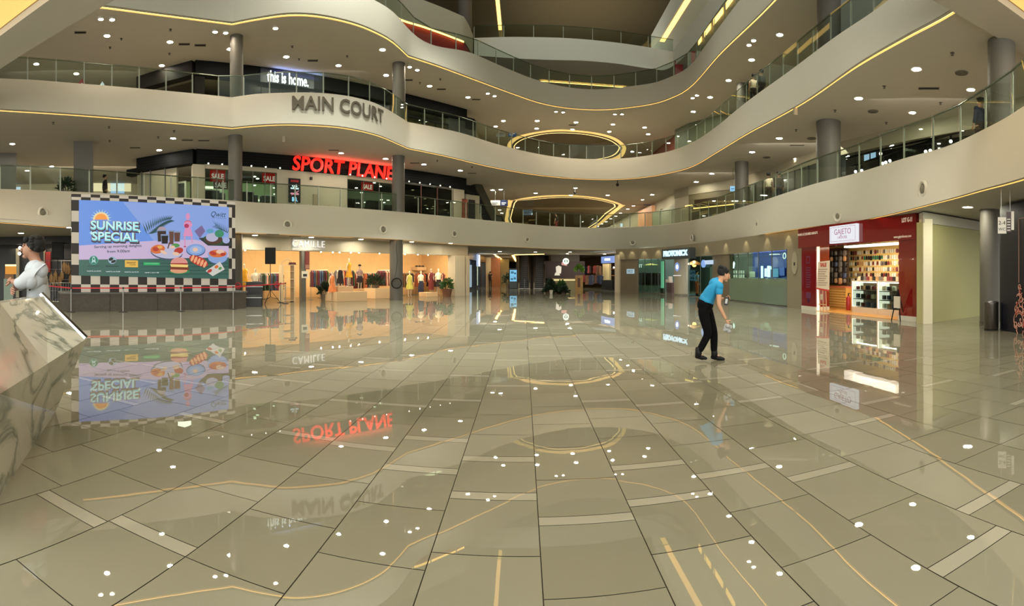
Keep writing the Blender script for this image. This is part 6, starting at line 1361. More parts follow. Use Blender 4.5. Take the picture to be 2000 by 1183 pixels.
def navy():
    t = thing('navy_kiosk', 'tall navy kiosk wall with gold outline and coral-coloured ornament', 'kiosk', (*NK.A, 0), NK.rot); N_ = M('deep navy panel', (13, 16, 30), .35)
    m = MB(); m.box(0, NK.L, 0, .6, 0, 3.36); m.build('panel', N_, t); m = MB(); m.box(-.22, 0, .1, .6, 0, 3.36); m.build('return_panel', M('charcoal return', (44, 44, 46), .5), t)
    G_ = M('rose gold line', (190, 150, 130), .4, .4); m = MB(); ux = NK.u(1990); m.box(ux, ux + .012, -.012, 0, 1.3, 2.95); m.box(ux, NK.L - .3, -.012, 0, 2.94, 2.95); m.build('gold_outline', G_, t)
    # arabesque ornament: scrolls, blossoms and a medallion
    rr = random.Random(6); a1, a2, a3 = MB(), MB(), MB()
    uc = NK.u(1992); 
    def arc(mb, cx, cz, r_, t0, t1, th=.013):
        n = 12; pts = [(cx + r_ * math.cos(math.radians(t0 + (t1 - t0) * i / n)), -.015, cz + r_ * math.sin(math.radians(t0 + (t1 - t0) * i / n))) for i in range(n + 1)]; mb.path(pts, th, 5)
    for (cx, cz, r_, t0, t1) in ((0, .35, .17, 200, 520), (-.02, .33, .24, 60, 250), (.05, .58, .12, -60, 200), (-.12, .62, .09, 90, 360), (.1, .8, .12, 40, 300), (-.05, .93, .08, -90, 170), (.06, 1.08, .07, 60, 330), (0, 1.2, .05, -90, 200), (.2, .45, .12, -90, 160), (.22, .72, .09, 0, 260), (-.17, .2, .08, 90, 330), (.02, .12, .16, 190, 350)): arc(a1, uc + cx, cz, r_, t0, t1)
    for _ in range(26):
        cz = rr.uniform(.15, 1.2); cx = uc + rr.uniform(-.2, .26) * (1.25 - cz) ** .5; r_ = rr.uniform(.018, .032)
        for k in range(5): a = 2 * math.pi * k / 5; (a2 if rr.random() < .6 else a3).ball((cx + r_ * math.cos(a), -.02, cz + r_ * math.sin(a)), r_ * .62, .012, r_ * .62, n=6, m=4)
    a1.build('scrollwork', M('ornament rose', (196, 140, 122), .5), t); a2.build('blossoms', M('ornament coral', (170, 70, 60), .5), t); a3.build('pale_blossoms', M('ornament pale', (206, 176, 160), .5), t)
navy()
t = thing('direction_sign', 'white and purple directory sign hanging from the ceiling before the navy kiosk', 'sign', (*DP(1964, 11.4), 0), -az(1964) - .12)
m = MB().mat(M('directory white', (196, 192, 186), .5, emit=.12)); W_ = .17
m.box(-.17, .02, -.03, .03, ZD(456, 11.4), ZD(424, 11.4)); m.build('white_panel', None, t)
m = MB(); m.box(.02, .13, -.035, .03, ZD(453, 11.4), ZD(414, 11.4)); m.build('purple_panel', M('directory purple', (70, 58, 66), .5), t)
m = MB(); m.box(.13, .19, -.03, .03, ZD(449, 11.4), ZD(413, 11.4)); m.build('end_panel', M('directory white'), t)
m = MB().mat(DARK); za = ZD(440, 11.4)
txt(m, '2-4', .12, -.075, -.034, za + .05, .002); m.build('floor_numbers', None, t); m = MB().mat(DARK); txt(m, 'WC', .09, -.075, -.034, za - .09, .002); m.build('room_mark', None, t); m = MB().mat(M('directory white')); pass
for k in range(5): m = MB(); m.box(.04, .11, -.04, -.036, za + .12 - .06 * k, za + .14 - .06 * k); m.build('directory_line', M('directory white'), t)
for x_ in (-.1, .1): m = MB(); m.tube((x_, 0, ZD(424, 11.4)), (x_, 0, Z1b), .008, n=5); m.build('hanger', STEEL, t)
# ------------------------------------------------------------------ first balcony: SPORT PLANE store
def lbox(W_, px0, px1, z0, z1, w0, w1, mat, name, label=None, cat=None, group=None, kind=None):
    u0, u1 = W_.u(px0, w0), W_.u(px1, w0); m = MB(); m.box(0, u1 - u0, 0, w1 - w0, z0, z1)
    o = m.build(name, mat); o.location = (*W_.pt(u0, w0), 0); o.rotation_euler.z = W_.rot; return tag(o, label, cat, group, kind)
cA, cB, cC = P(271, 310.5, Z2b), P(382, 292, Z2b), P(907, 349, Z2b)
S1, S2 = Wall(cA, cB), Wall(cB, cC)
JET = M('jet black fascia', (7, 8, 11), .7, spec=.2); PANB = M('store beige panel', (170, 160, 138), .6); MINT = M('store mint wall', (188, 206, 158), .6); BEI = M('pale wall', (186, 176, 154), .6)
for W_, nm, lab in ((S1, 'wing', 'black fascia of the sport store wing that recedes above the big screen'), (S2, 'front', 'long black fascia carrying the SPORT PLANE letters')):
    m = MB(); m.box(.02, W_.L - .02, -.25, .35, -.80, -.01)
    m.mat(JET); t = thing('store_fascia', lab, 'fascia', (*W_.A, Z2b), W_.rot); m.build('board', JET, t)
    for k in range(1, 5): m = MB(); m.box(0.05, W_.L - .05, -.256, -.25, -.80 + k * .155, -.795 + k * .155); m.build('groove', DARK, t)
    m = MB(); 
    if nm == 'wing': m.box(-.9, 0, -.1, .4, -.95, -.55)
    else: m.box(W_.L, W_.L + 1.0, -.1, .4, -1.0, -.45)
    m.build('end_return', JET, t)
# letters
u0, u1 = S2.u(571, -.3), S2.u(786, -.3); t = thing('store_sign', 'big red glowing SPORT PLANET letters partly behind the column', 'sign', (*S2.pt((u0 + u1) / 2, -.3), 0), S2.rot)
NE = M('red neon', (255, 40, 30), .4, emit=1.6, ecol=(255, 36, 26)); NE2 = M('neon rim', (90, 10, 8), .4, emit=.3, ecol=(255, 60, 50))
m = MB().mat(NE); txt(m, 'SPORT PLANET', 1.2, 0, -.04, Z2b - .50, .05, .012, width=u1 - u0, shear=.12); m.build('letters', None, t)
m = MB().mat(NE2); txt(m, 'SPORT PLANET', 1.2, 0, .01, Z2b - .50, .01, .024, width=(u1 - u0) * 1.003, shear=.12); m.build('letter_halo', None, t)
l = area_light('red_sign_glow', (*S2.pt((u0 + u1) / 2, -.6), 8.0), 5.5, 55, (1, .1, .06), .5); l.rotation_euler = (math.radians(180), 0, S2.rot)
Z = Z1t
# shop interior
def backroom(W_, px0, px1, Z0, Z1_, dep, mat, e, col, lab=None):
    u0, u1 = W_.u(px0, dep), W_.u(px1, dep); lbox(W_, px0, px1, Z0, Z1_, dep, dep + .1, mat, 'wall_store_back', kind='structure')
    l = area_light('store_light', (*W_.pt((u0 + u1) / 2, dep * .35), Z0 + 2.45), abs(u1 - u0) * .75, e, col, dep * .3); l.rotation_euler = (math.radians(30), 0, W_.rot)
backroom(S2, 380, 560, Z, 7.75, 5.5, MINT, 170, (.95, 1, .8)); backroom(S2, 660, 800, Z, 7.75, 5.5, M('store grey green wall', (150, 160, 130), .6), 90, (.95, 1, .8)); backroom(S2, 785, 892, Z, 7.75, 5, M('store dim wall', (70, 72, 58), .6), 30, (1, .95, .8))
lbox(S1, 268, 345, Z, 7.66, .1, .25, PANB, 'wall_store_panel', kind='structure')
for k, px in enumerate((275, 292, 321)): lbox(S1, px, px + 1.2, Z, 7.7, .02, .1, STEEL, 'door_frame_bar', 'thin steel upright on the beige side wing of the sport store', 'upright', 'uprights on the side wing')
lbox(S1, 345, 370, Z, 7.7, 4.5, 4.6, MINT, 'wall_store_back', kind='structure'); area_light('store_light', (*S1.pt(S1.u(357, 1.5), 1.5), 7.5), 1.5, 45, (.95, 1, .8), 1.5)
t = thing('framed_picture', 'dark forest picture in a white frame inside the side window of the sport store', 'picture', (*S1.pt(S1.u(345, 2.5), 2.5), 0), S1.rot); a_ = S1.u(356, 2.5) - S1.u(338, 2.5)
m = MB(); m.box(0, a_, 0, .05, 6.2, 7.35); m.build('frame', WHITE, t); m = MB(); m.box(.12, a_ - .12, -.02, 0, 6.33, 7.22); m.build('print', M('forest print', (58, 60, 56), .6, noise=.5, nscale=6), t)
lbox(S2, 377, 400, Z, 7.66, -.1, .4, BEI, 'wall_pier', kind='structure')
lbox(S2, 541, 678, Z, 7.66, -.05, .3, M('store white wall', (192, 186, 166), .6), 'wall_store_front', kind='structure')
lbox(S2, 883, 907, Z, 7.66, -.05, .3, BEI, 'wall_store_end', kind='structure')
for px0, px1, lab, n in ((400, 447, 'store window with the first red SALE banner by the corner', 2), (470, 541, 'wide store window left of the black portrait screen', 3), (678, 770, 'store window holding the red SALE banner before the court column', 3)):
    u0, u1 = S2.u(px0), S2.u(px1); t = thing('store_window', lab, 'store window', (*S2.pt(u0), Z), S2.rot); L = u1 - u0
    for k in range(n): m = MB(); m.box(L * k / n + .02, L * (k + 1) / n - .02, 0, .012, .05, 2.3); m.build('pane', SHOPGLASS, t)
    m = MB(); m.box(0, L, -.03, .1, 2.3, 2.55); m.build('lintel', BEI, t)
    for k in range(n + 1): m = MB(); m.box(L * k / n - .02, L * k / n + .02, -.02, .04, 0, 2.3); m.build('mullion', STEEL, t)
u0, u1 = S2.u(789), S2.u(884); t = thing('store_window', 'dark store window in three maroon framed bays beyond the court column', 'store window', (*S2.pt(u0), Z), S2.rot); L = u1 - u0
for k in range(3): m = MB(); m.box(L * k / 3 + .03, L * (k + 1) / 3 - .03, 0, .012, .05, 2.4); m.build('pane', glass_mat('smoky glass', (150, 150, 130), .7), t)
for k in range(4): m = MB(); m.box(L * k / 3 - .05, L * k / 3 + .05, -.03, .04, 0, 2.45); m.build('mullion', M('maroon frame', (70, 30, 26), .5), t)
m = MB(); m.box(0, L, -.03, .1, 2.45, 2.55); m.build('lintel', STEEL, t)
SRED = M('sale red', (206, 30, 26), .6, emit=.35)
for px0, px1, y0, y1, w_, lab, s_ in ((410, 440, 332, 355, .3, 'red SALE banner nearest the store corner', 'SALE'), (417, 445, 352, 369, .6, 'second red SALE banner hanging lower behind the first', 'SALE'), (512, 540, 338, 358, .3, 'red SALE banner beside the black portrait screen', 'SALE'), (706, 729, 356, 372, .3, 'small red SALE banner before the court column', 'SALE')):
    a_, b_ = S2.u(px0, w_), S2.u(px1, w_); za, zb2 = S2.z((px0 + px1) / 2, y1, w_), S2.z((px0 + px1) / 2, y0, w_); t = thing('sale_banner', lab, 'banner', (*S2.pt((a_ + b_) / 2, w_), (za + zb2) / 2), S2.rot); w2, h2 = b_ - a_, zb2 - za
    m = MB(); m.box(-w2 / 2, w2 / 2, 0, .02, -h2 / 2, h2 / 2); m.build('cloth', SRED if lab[:6] != 'second' else M('sale dark red', (120, 24, 20), .6), t)
    m = MB().mat(M('sale white', (250, 236, 224), .5, emit=.7 if lab[:6] != 'second' else .1)); txt(m, s_, .4, 0, -.01, -.04, .002, .012, width=w2 * .8); m.build('letters', None, t)
    m = MB(); m.tube((0, .01, h2 / 2), (0, .01, 7.72 - (za + zb2) / 2), .006, n=4); m.build('string', STEEL, t)
# portrait screen
a_, b_ = S2.u(564, -.12), S2.u(587, -.12); t = thing('portrait_screen', 'black portrait screen with white and pink brand lines and the number 80', 'screen', (*S2.pt((a_ + b_) / 2, -.12), 0), S2.rot); w2 = b_ - a_; ztop, zbot = S2.z(575, 349), S2.z(575, 396)
m = MB(); m.box(-w2 / 2, w2 / 2, 0, .06, max(zbot, Z + .02), ztop); m.build('panel', M('screen black', (10, 12, 22), .3), t)
def sline(txt_, y, h, w_, mat): m = MB().mat(mat); txt(m, txt_, h, 0, -.01, S2.z(575, y), .003, .012, width=w_); return m
sline('IN STORE', 354.5, .16, w2 * .66, M('line red', (150, 30, 40), .5, emit=.5)).build('red_line', None, t)
wl = M('line white blue', (214, 234, 250), .5, emit=1.1); mm_ = sline('adidas', 368, .18, w2 * .7, wl); zc = S2.z(575, 364)
for k in range(3): mm_.prism([(-.16 + k * .12, zc - .04), (-.07 + k * .12, zc - .04), (-.12 + k * .12, zc + .06 + .03 * k), (-.19 + k * .12, zc + .03 + .03 * k)], -.013, -.008)
mm_.build('brand_mark', None, t)
pm = sline('speedo', 378.5, .2, w2 * .72, M('line pink', (236, 160, 190), .5, emit=.9)); pm.tube((w2 * .12, -.01, S2.z(575, 376)), (w2 * .36, -.01, S2.z(575, 372.5)), .02, n=5); pm.build('pink_line', None, t)
sline('80.', 390, .36, w2 * .5, M('line blue', (140, 206, 250), .5, emit=1.2)).build('number', None, t)
# small wall details, table, posters
lbox(S2, 612, 621, Z, S2.z(616, 380), -.12, -.05, M('service door', (160, 150, 126), .6), 'service_door', 'small service door with a dark grille on the pale store wall', 'door')
lbox(S2, 607, 610.5, S2.z(608, 352), S2.z(608, 346.5), -.2, -.05, DARK, 'wall_camera', 'small dark box camera on the pale store wall', 'camera')
lbox(S2, 884.5, 885.5, Z, 7.6, -.07, -.05, DARK, 'joint_strip', 'thin dark joint strip at the end of the store wall', 'strip')
t = thing('store_counter', 'long white lit counter behind the wide store window', 'counter', (*S2.pt(S2.u(466, 3), 3), Z), S2.rot); L = S2.u(536, 3) - S2.u(466, 3); m = MB(); m.box(0, L, 0, .8, 0, 1.2); m.build('body', WHITE, t); m = MB(); m.box(0, L, -.04, 0, 1.02, 1.12); m.build('light_strip', M('counter glow', (255, 255, 230), .5, emit=3), t)
t = thing('store_counter', 'white lit counter edge behind the first SALE banner', 'counter', (*S2.pt(S2.u(397, 3.4), 3.4), Z), S2.rot); m = MB(); m.box(0, 1.3, 0, .8, 0, 1.9); m.build('body', WHITE, t); m = MB(); m.box(0, 1.3, -.04, 0, 1.75, 1.9); m.build('light_strip', M('counter glow'), t)
rr = random.Random(12); pr = None; used = []
for k in range(200):
    px = rr.choice((rr.uniform(404, 446), rr.uniform(474, 538), rr.uniform(684, 765))); w_ = rr.choice((1.3, 2.3, 4.7) if px < 600 else (1.3, 2.4, 3.5, 4.6)); q_ = S2.pt(S2.u(px, w_), w_); p = (*q_, Z)
    if any(math.hypot(q_[0] - a_, q_[1] - b_) < 1.12 for a_, b_ in used): continue
    used.append(q_)
    if pr is None:
        pr = thing('clothes_stand', 'clothes stand seen through the sport store windows', 'clothes stand', p, 0, 'stands in the sport store'); m = MB(); m.tube((0, 0, 0), (0, 0, 1.35), .02, n=6); m.tube((-.5, 0, 1.3), (.5, 0, 1.3), .015, n=6); m.build('frame', STEEL, pr)
        m = MB(); [m.box(-.48 + j * .14, -.38 + j * .14, -.22, .22, .45 + .1 * (j % 2), 1.25) for j in range(7)]; m.build('garments', cloth('charcoal', (52, 50, 48)), pr)
    else: copy_tree(pr, p, S2.rot)
pr = None
for px, y in ((497, 345), (503, 349), (497, 362), (536, 367), (537, 379), (552, 347), (696, 367), (706, 376), (713, 395), (731, 357), (743, 364), (745, 390), (758, 391), (806, 371), (811, 386), (830, 388), (831, 401), (844, 407), (847, 403), (870, 410), (877, 415), (882, 382)):
    w_ = 2.6; p = (*S2.pt(S2.u(px, w_), w_), S2.z(px, y, w_))
    if pr is None: pr = thing('store_lamp', 'small lamp or its shine seen through the sport store glass', 'lamp', p, 0, 'lamps in the sport store'); m = MB(); m.lathe([(.0001, -.03), (.10, -.02), (.11, .02), (.0001, .02)], n=12); m.build('lens', M('store lamp', (255, 252, 235), .5, emit=5), pr); m = MB(); m.tube((0, 0, .02), (0, 0, .12), .01, n=4); m.build('stem', STEEL, pr)
    else: copy_tree(pr, p)
pr = None
for px in (407, 434, 491, 519, 547, 684, 708, 732, 755, 799, 820, 840, 860, 879):
    p = (*S2.pt(S2.u(px, -.4), -.4), 7.66)
    if pr is None: pr = thing('facade_spot', 'tiny bright facade lamp under the black store fascia', 'lamp', p, 0, 'facade lamps under the fascia'); m = MB(); m.ball((0, 0, 0), .045, n=8, m=6); m.build('bulb', M('store lamp'), pr); m = MB(); m.tube((0, 0, .0), (0, .15, .1), .012, n=5); m.build('arm', STEEL, pr)
    else: copy_tree(pr, p)
lbox(S2, 904, 913, Z, 7.0, -.15, -.05, M('red pattern poster', (140, 70, 56), .6, noise=.6, nscale=4), 'wall_poster', 'red patterned tall poster at the end of the store', 'poster'); lbox(S2, 917, 928, Z, 7.0, -.15, -.05, M('black doorway', (26, 24, 24), .6), 'store_door', 'black doorway beside the patterned poster', 'door')
lbox(S2, 908, 934, Z, 7.45, .45, .3, BEI, 'wall_store_return', kind='structure')
# diagonal escalator beyond the store
pa, pb = DP(962, 41.5), DP(921, 40.5)
escalator(pa, pb, Z1t, 8.6, .9, 'dark escalator seen from the side, climbing behind the SPORT PLANE store', M('escalator dark side', (66, 64, 50), .4))
# ------------------------------------------------------------------ second balcony: dark home store
dA, dB, dC = P(271, 152, Z3b), P(380, 120, Z3b), P(908, 215, Z3b)
H1, H2 = Wall(dA, dB), Wall(dB, dC)
BRN = M('very dark brown front', (26, 20, 19), .7, spec=.2)
for W_, lo, lab in ((H1, 2.0, 'dark brown panelled wing of the home store receding on the second balcony'), (H2, .82, 'near black fascia running behind the this is home words')):
    t = thing('store_fascia', lab, 'fascia', (*W_.A, Z3b), W_.rot); m = MB(); m.box(.02, W_.L - .02, -.25, .35, -.82, -.01); m.build('board', BRN if W_ is H1 else JET, t)
    if W_ is H2: m = MB(); m.box(W_.L, W_.L + .9, -.1, .4, -1.35, -.5); m.build('end_return', JET, t)
u0 = H2.u(562, -.3); t = thing('store_sign', 'white glowing words this is home. on the dark store', 'sign', (*H2.pt(u0, -.3), 0), H2.rot)
m = MB().mat(M('home letters', (245, 248, 255), .4, emit=1.5)); txt(m, 'this is home.', .92, 0, -.05, H2.z(562, 159), .03, .014, width=H2.u(602) - H2.u(522)); m.build('letters', None, t)
m = MB(); m.box(-1.7, 1.7, .0, .05, 12.65, 13.5); m.build('backing', M('navy backing', (14, 18, 44), .4), t)
l = area_light('blue_sign_glow', (*H2.pt(u0 + .6, -.35), 13.25), 3.0, 26, (.25, .38, 1), .3); l.rotation_euler = (math.radians(160), 0, H2.rot)
lbox(H2, 470, 778, Z2t, 12.7, .05, .2, M('dark glossy glass', (20, 20, 24), .35, spec=.4), 'wall_home_front', kind='structure')
for k in range(9): px = 475 + k * 36; lbox(H2, px, px + 1.5, Z2t, 12.7, -.02, .05, DARK, 'front_mullion', 'dark upright on the glossy front of the home store', 'upright', 'uprights on the home store front')
WARMB = M('warm dim interior', (150, 128, 92), .6)
lbox(H1, 272, 382, Z2t, Z3b, 2.5, 2.6, M('dim brown interior', (84, 66, 50), .6), 'wall_home_back', kind='structure'); lbox(H2, 380, 474, Z2t, 12.7, 3.5, 3.6, WARMB, 'wall_home_back', kind='structure')
for px0, px1 in ((366, 400), (455, 474)): lbox(H2, max(px0, 381), px1, Z2t, 12.75, -.1, .5, BRN, 'wall_home_pier', kind='structure')
area_light('home_store_light', (*H2.pt(H2.u(430, 1.6), 1.6), 12.6), 3, 45, (1, .86, .6), .8)
lbox(H2, 790, 876, Z2t, 13.0, 2.6, 2.7, WARMB, 'wall_home_back', kind='structure'); area_light('home_store_light', (*H2.pt(H2.u(830, 1.2), 1.2), 12.8), 3, 45, (1, .86, .6), .8)
t = thing('store_window', 'beige lit window with black bars right of the column on the second balcony', 'store window', (*H2.pt(H2.u(797)), Z2t), H2.rot); L = H2.u(877) - H2.u(797)
for k in range(4): m = MB(); m.box(L * k / 3 - .03, L * k / 3 + .03, 0, .05, 0, 2.8); m.build('mullion', BLACK, t)
m = MB(); m.box(0, L, 0, .05, 1.9, 1.98); m.build('transom', BLACK, t); m = MB(); m.box(0, L, .02, .03, 0, 2.8); m.build('pane', SHOPGLASS, t)
lbox(H2, 877, 930, Z2t, 13.0, -.05, .3, M('dark green grey panel', (52, 54, 52), .5), 'wall_home_end', kind='structure')
# ------------------------------------------------------------------ side and far walls on the balconies
FO = M('far wall olive')
UP = [(1318, 43), (1345, 41), (1437, 38), (1505, 34), (1643, 27.2), (1905, 22.2), (2130, 18.2)]
for Z0, Zc in ((Z1t, Z2b), (Z2t, Z3b)):
    for i in range(6):
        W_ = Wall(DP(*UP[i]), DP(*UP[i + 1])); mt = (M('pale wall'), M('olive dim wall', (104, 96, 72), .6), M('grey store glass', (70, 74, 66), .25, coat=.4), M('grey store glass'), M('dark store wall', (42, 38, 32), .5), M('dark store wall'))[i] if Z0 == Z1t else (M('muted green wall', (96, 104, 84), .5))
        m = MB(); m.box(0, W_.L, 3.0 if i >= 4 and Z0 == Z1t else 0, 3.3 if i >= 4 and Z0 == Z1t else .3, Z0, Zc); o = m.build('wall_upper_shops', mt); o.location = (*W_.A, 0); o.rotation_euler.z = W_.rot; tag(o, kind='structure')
        if Z0 == Z1t:
            m = MB(); m.box(0, W_.L, -.05, .1, Zc - .7, Zc); o = m.build('wall_upper_fascia', M('grey plaster fascia', (150, 142, 122), .6)); o.location = (*W_.A, 0); o.rotation_euler.z = W_.rot; tag(o, kind='structure')
for px0, px1, Z0 in ((1437, 1505, Z1t), (1505, 1643, Z1t)):
    W_ = Wall(DP(*UP[2 if px0 == 1437 else 3]), DP(*UP[3 if px0 == 1437 else 4])); n = 5
    for k in range(n + 1): u = W_.L * k / n; m = MB(); m.box(-.04, .04, -.05, .05, Z0, Z0 + 2.65); o = m.build('front_mullion', DARK); o.location = (*W_.pt(u, -.04), 0); o.rotation_euler.z = W_.rot; tag(o, 'dark upright in the glassy shopfronts of the curved first balcony', 'upright', 'uprights, curved first balcony')
# far end walls and side returns
for Z0, Zc, nm in ((Z1t, Z2b, 'first'), (Z2t, Z3b, 'second')):
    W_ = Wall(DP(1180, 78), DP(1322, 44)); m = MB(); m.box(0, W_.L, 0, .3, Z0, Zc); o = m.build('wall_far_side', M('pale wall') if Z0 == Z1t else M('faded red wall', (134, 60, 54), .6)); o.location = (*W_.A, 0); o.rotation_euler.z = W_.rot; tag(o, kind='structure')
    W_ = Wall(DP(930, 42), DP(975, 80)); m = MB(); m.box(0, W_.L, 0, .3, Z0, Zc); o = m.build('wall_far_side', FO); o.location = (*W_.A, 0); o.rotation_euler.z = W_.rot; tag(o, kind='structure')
# left hand far walls
for Z0, Zc in ((Z1t, Z2b), (Z2t, Z3b)):
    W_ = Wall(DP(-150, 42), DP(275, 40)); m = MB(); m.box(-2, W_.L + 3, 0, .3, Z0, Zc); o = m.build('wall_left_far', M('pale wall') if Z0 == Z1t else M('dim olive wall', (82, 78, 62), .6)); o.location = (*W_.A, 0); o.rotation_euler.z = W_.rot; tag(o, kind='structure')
LW1 = Wall(DP(-150, 42), DP(275, 40))
for px0, px1, y0, y1, rgb, e, lab, cat in ((182, 256, 341, 374, (240, 226, 190), 1.0, 'bright white shop window behind the waiting person', 'shop window'), (216, 243, 357, 378, (150, 190, 240), 1.1, 'pale blue glowing display beside the waiting person', 'display'), (181, 189, 335, 351, (200, 210, 240), .9, 'small blue white poster beside the square column', 'poster'), (24, 40, 366, 374, (190, 214, 240), 1.1, 'small blue glowing panel low on the far balcony wall', 'panel'), (118, 142, 325, 342, (120, 118, 130), .25, 'grey hanging board over the leafy plant', 'board')):
    lbox(LW1, px0, px1, max(Z1t, LW1.z(px0, y1)), LW1.z(px0, y0), -.2, -.1, M('lit ' + lab[:14], rgb, .5, emit=e), 'lit_panel', lab, cat)
area_light('left_gallery_fill', (*DP(190, 33), 8.2), 6, 170, (1, .86, .6), 1.2, (math.radians(42), 0, -az(190))); area_light('left_gallery_fill', (*DP(40, 33), 8.2), 6, 110, (1, .9, .7), 1.2, (math.radians(42), 0, -az(40)))  # area fill added over this gallery, turned away from the court
potted(DP(129, 26.5), Z1t, .45, .6, 'leafy green plant in a pot behind the balcony glass', 41, LEAFD, ph=.6, pr=.3)
LW2 = Wall(DP(-150, 36), DP(275, 35))
t = thing('play_arch', 'orange, blue and red striped arch at the frame edge on the second balcony', 'arch', (*DP(-2, 30), Z2t), -az(0)) 
for k, (c_, r_) in enumerate((((214, 66, 40), 1.25), ((236, 146, 40), 1.1), ((40, 80, 170), .95), ((60, 60, 66), .8))):
    m = MB()
    for i in range(12): a, b = math.pi * i / 12, math.pi * (i + 1) / 12; m.tube((r_ * math.cos(a), 0, .5 + r_ * math.sin(a)), (r_ * math.cos(b), 0, .5 + r_ * math.sin(b)), .08, n=8)
    m.build(('red', 'orange', 'blue', 'grey')[k] + '_band', M('arch %d' % k, c_, .5), t)
def kioskbox(px, d, w_, h, Z0, rgbs, name, label, cat):
    t = thing(name, label, cat, (*DP(px, d), Z0), -az(px)); 
    m = MB(); m.prism([(-w_ / 2, 0), (w_ / 2, 0), (w_ / 2, h * .55), (0, h), (-w_ / 2, h * .55)], 0, .9); m.build('canopy', M(name + ' a', rgbs[0], .5, emit=.25), t)
    m = MB(); m.prism([(-w_ * .42, .1), (w_ * .42, .1), (w_ * .42, h * .5), (0, h * .85), (-w_ * .42, h * .5)], -.04, -.01); m.build('front_panel', M(name + ' b', rgbs[1], .5, emit=.6), t)
    m = MB(); [m.box(-w_ * .36 + k * w_ * .25, -w_ * .2 + k * w_ * .25, -.06, -.04, h * .12, h * .45) for k in range(3)]; m.build('pattern', M(name + ' c', rgbs[2], .5, emit=.5), t)
kioskbox(160, 27, 1.1, 1.55, Z2t, ((120, 30, 40), (170, 196, 226), (150, 40, 60)), 'game_booth', 'small red and pale blue peaked booth behind the upper balcony glass', 'booth')
kioskbox(200, 27.5, .9, 1.6, Z2t, ((180, 200, 220), (200, 220, 236), (60, 110, 180)), 'promo_booth', 'pale blue and white box booth beside the red peaked one', 'booth')
area_light('left_gallery_fill', (*DP(150, 30), 13.3), 8, 70, (1, .9, .72), 1.2, (math.radians(42), 0, -az(150)))  # one more added fill, over the second balcony
# hanging signs near the far rings and lit signs on the first balcony
def hang(px0, px1, y0, y1, d, Zc, rgb, e, label, mark=True):
    x0, x1 = -(px1 - px0) * d / 2000, (px1 - px0) * d / 2000; zc = ZD((y0 + y1) / 2, d); h = (y1 - y0) * d / 2000
    t = thing('hanging_sign', label, 'sign', (*DP((px0 + px1) / 2, d), zc), -az((px0 + px1) / 2))
    m = MB(); m.box(x0, x1, 0, .12, -h, h); m.build('panel', M('hsign %s %s' % (rgb, e), rgb, .5, emit=e), t)
    if mark: m = MB(); m.box(x0 * .7, x1 * .5, -.01, 0, -h * .15, h * .15); m.box(x0 * .7, x1 * .2, -.01, 0, -h * .6, -h * .4); m.build('writing', M('sign scribble', (230, 234, 240), .5, emit=.3) if sum(rgb) < 420 else M('sign scribble dark', (110, 118, 130), .5), t)
    m = MB(); m.tube((0, .06, h), (0, .06, Zc - zc), .02, n=5); m.build('hanger', STEEL, t)
hang(958, 977, 391, 401, 43, Z2b, (196, 194, 184), .15, 'pale hanging board beside the navy one near the lower arch'); hang(977.5, 992, 390.5, 402, 43, Z2b, (28, 40, 84), .15, 'navy hanging board left of the lower arch')
hang(960, 976, 411, 417, 60, Z2b, (130, 160, 200), .3, 'small tilted blue board below the pale hanging one'); hang(1021, 1040, 409, 419.5, 55, Z2b, (120, 140, 170), .3, 'blue grey tilted board inside the lower arch')
hang(969, 987, 256, 267, 44, Z3b, (150, 152, 146), .15, 'grey hanging board beside the blue one near the upper oval'); hang(992.5, 1009, 256, 266, 44, Z3b, (30, 84, 140), .35, 'blue hanging board at the outer edge of the upper oval')
hang(1229, 1250, 268, 278, 50, Z3b, (140, 130, 120), .12, 'dull hanging board beside the bright blue one'); hang(1251, 1266, 268.5, 279, 50, Z3b, (30, 130, 220), .7, 'bright blue hanging board right of the upper oval')
hang(1235, 1256, 392, 400, 52, Z2b, (130, 122, 108), .1, 'dull hanging board beside the dark blue one'); hang(1257, 1271, 391, 400.5, 52, Z2b, (30, 44, 96), .25, 'dark blue hanging board right of the lower arch')
hang(1294, 1302, 394.5, 403, 50, Z2b, (200, 220, 245), 1.0, 'small white blue glowing sign at the end of the first balcony', False); hang(1251, 1257.5, 416.5, 424, 60, Z2b, (200, 224, 240), 1.0, 'small glowing white sign low beside the pink lit shop', False); hang(1426, 1437, 363.5, 373, 34, Z2b, (140, 200, 245), 1.1, 'small bright blue glowing box beside the smaller round column')
hang(1211.5, 1216, 436, 443, 62, Z2b, (190, 214, 240), 1.0, 'tiny glowing sign at the far end of the first balcony', False)
W_ = Wall(DP(*UP[4]), DP(*UP[5])); t = thing('menu_screen', 'pale blue glowing double screen in the dark shop of the curved first balcony', 'screen', (*W_.pt(W_.u(1700, 1), 1), 0), W_.rot)
a_ = W_.u(1713, 1) - W_.u(1700, 1); b_ = W_.u(1687, 1) - W_.u(1700, 1); m = MB(); m.box(b_, a_, 0, .08, W_.z(1700, 313, 1), W_.z(1700, 298, 1)); m.build('casing', BLACK, t); m = MB(); m.box(b_ + .03, b_ * .15, -.01, 0, W_.z(1700, 312, 1), W_.z(1700, 300, 1)); m.build('screen', M('menu glow', (170, 206, 240), .5, emit=1.1), t); m = MB(); m.box(.02, a_ - .08, -.01, 0, W_.z(1700, 311, 1), W_.z(1700, 299, 1)); m.build('screen', M('menu glow'), t)
pr = None
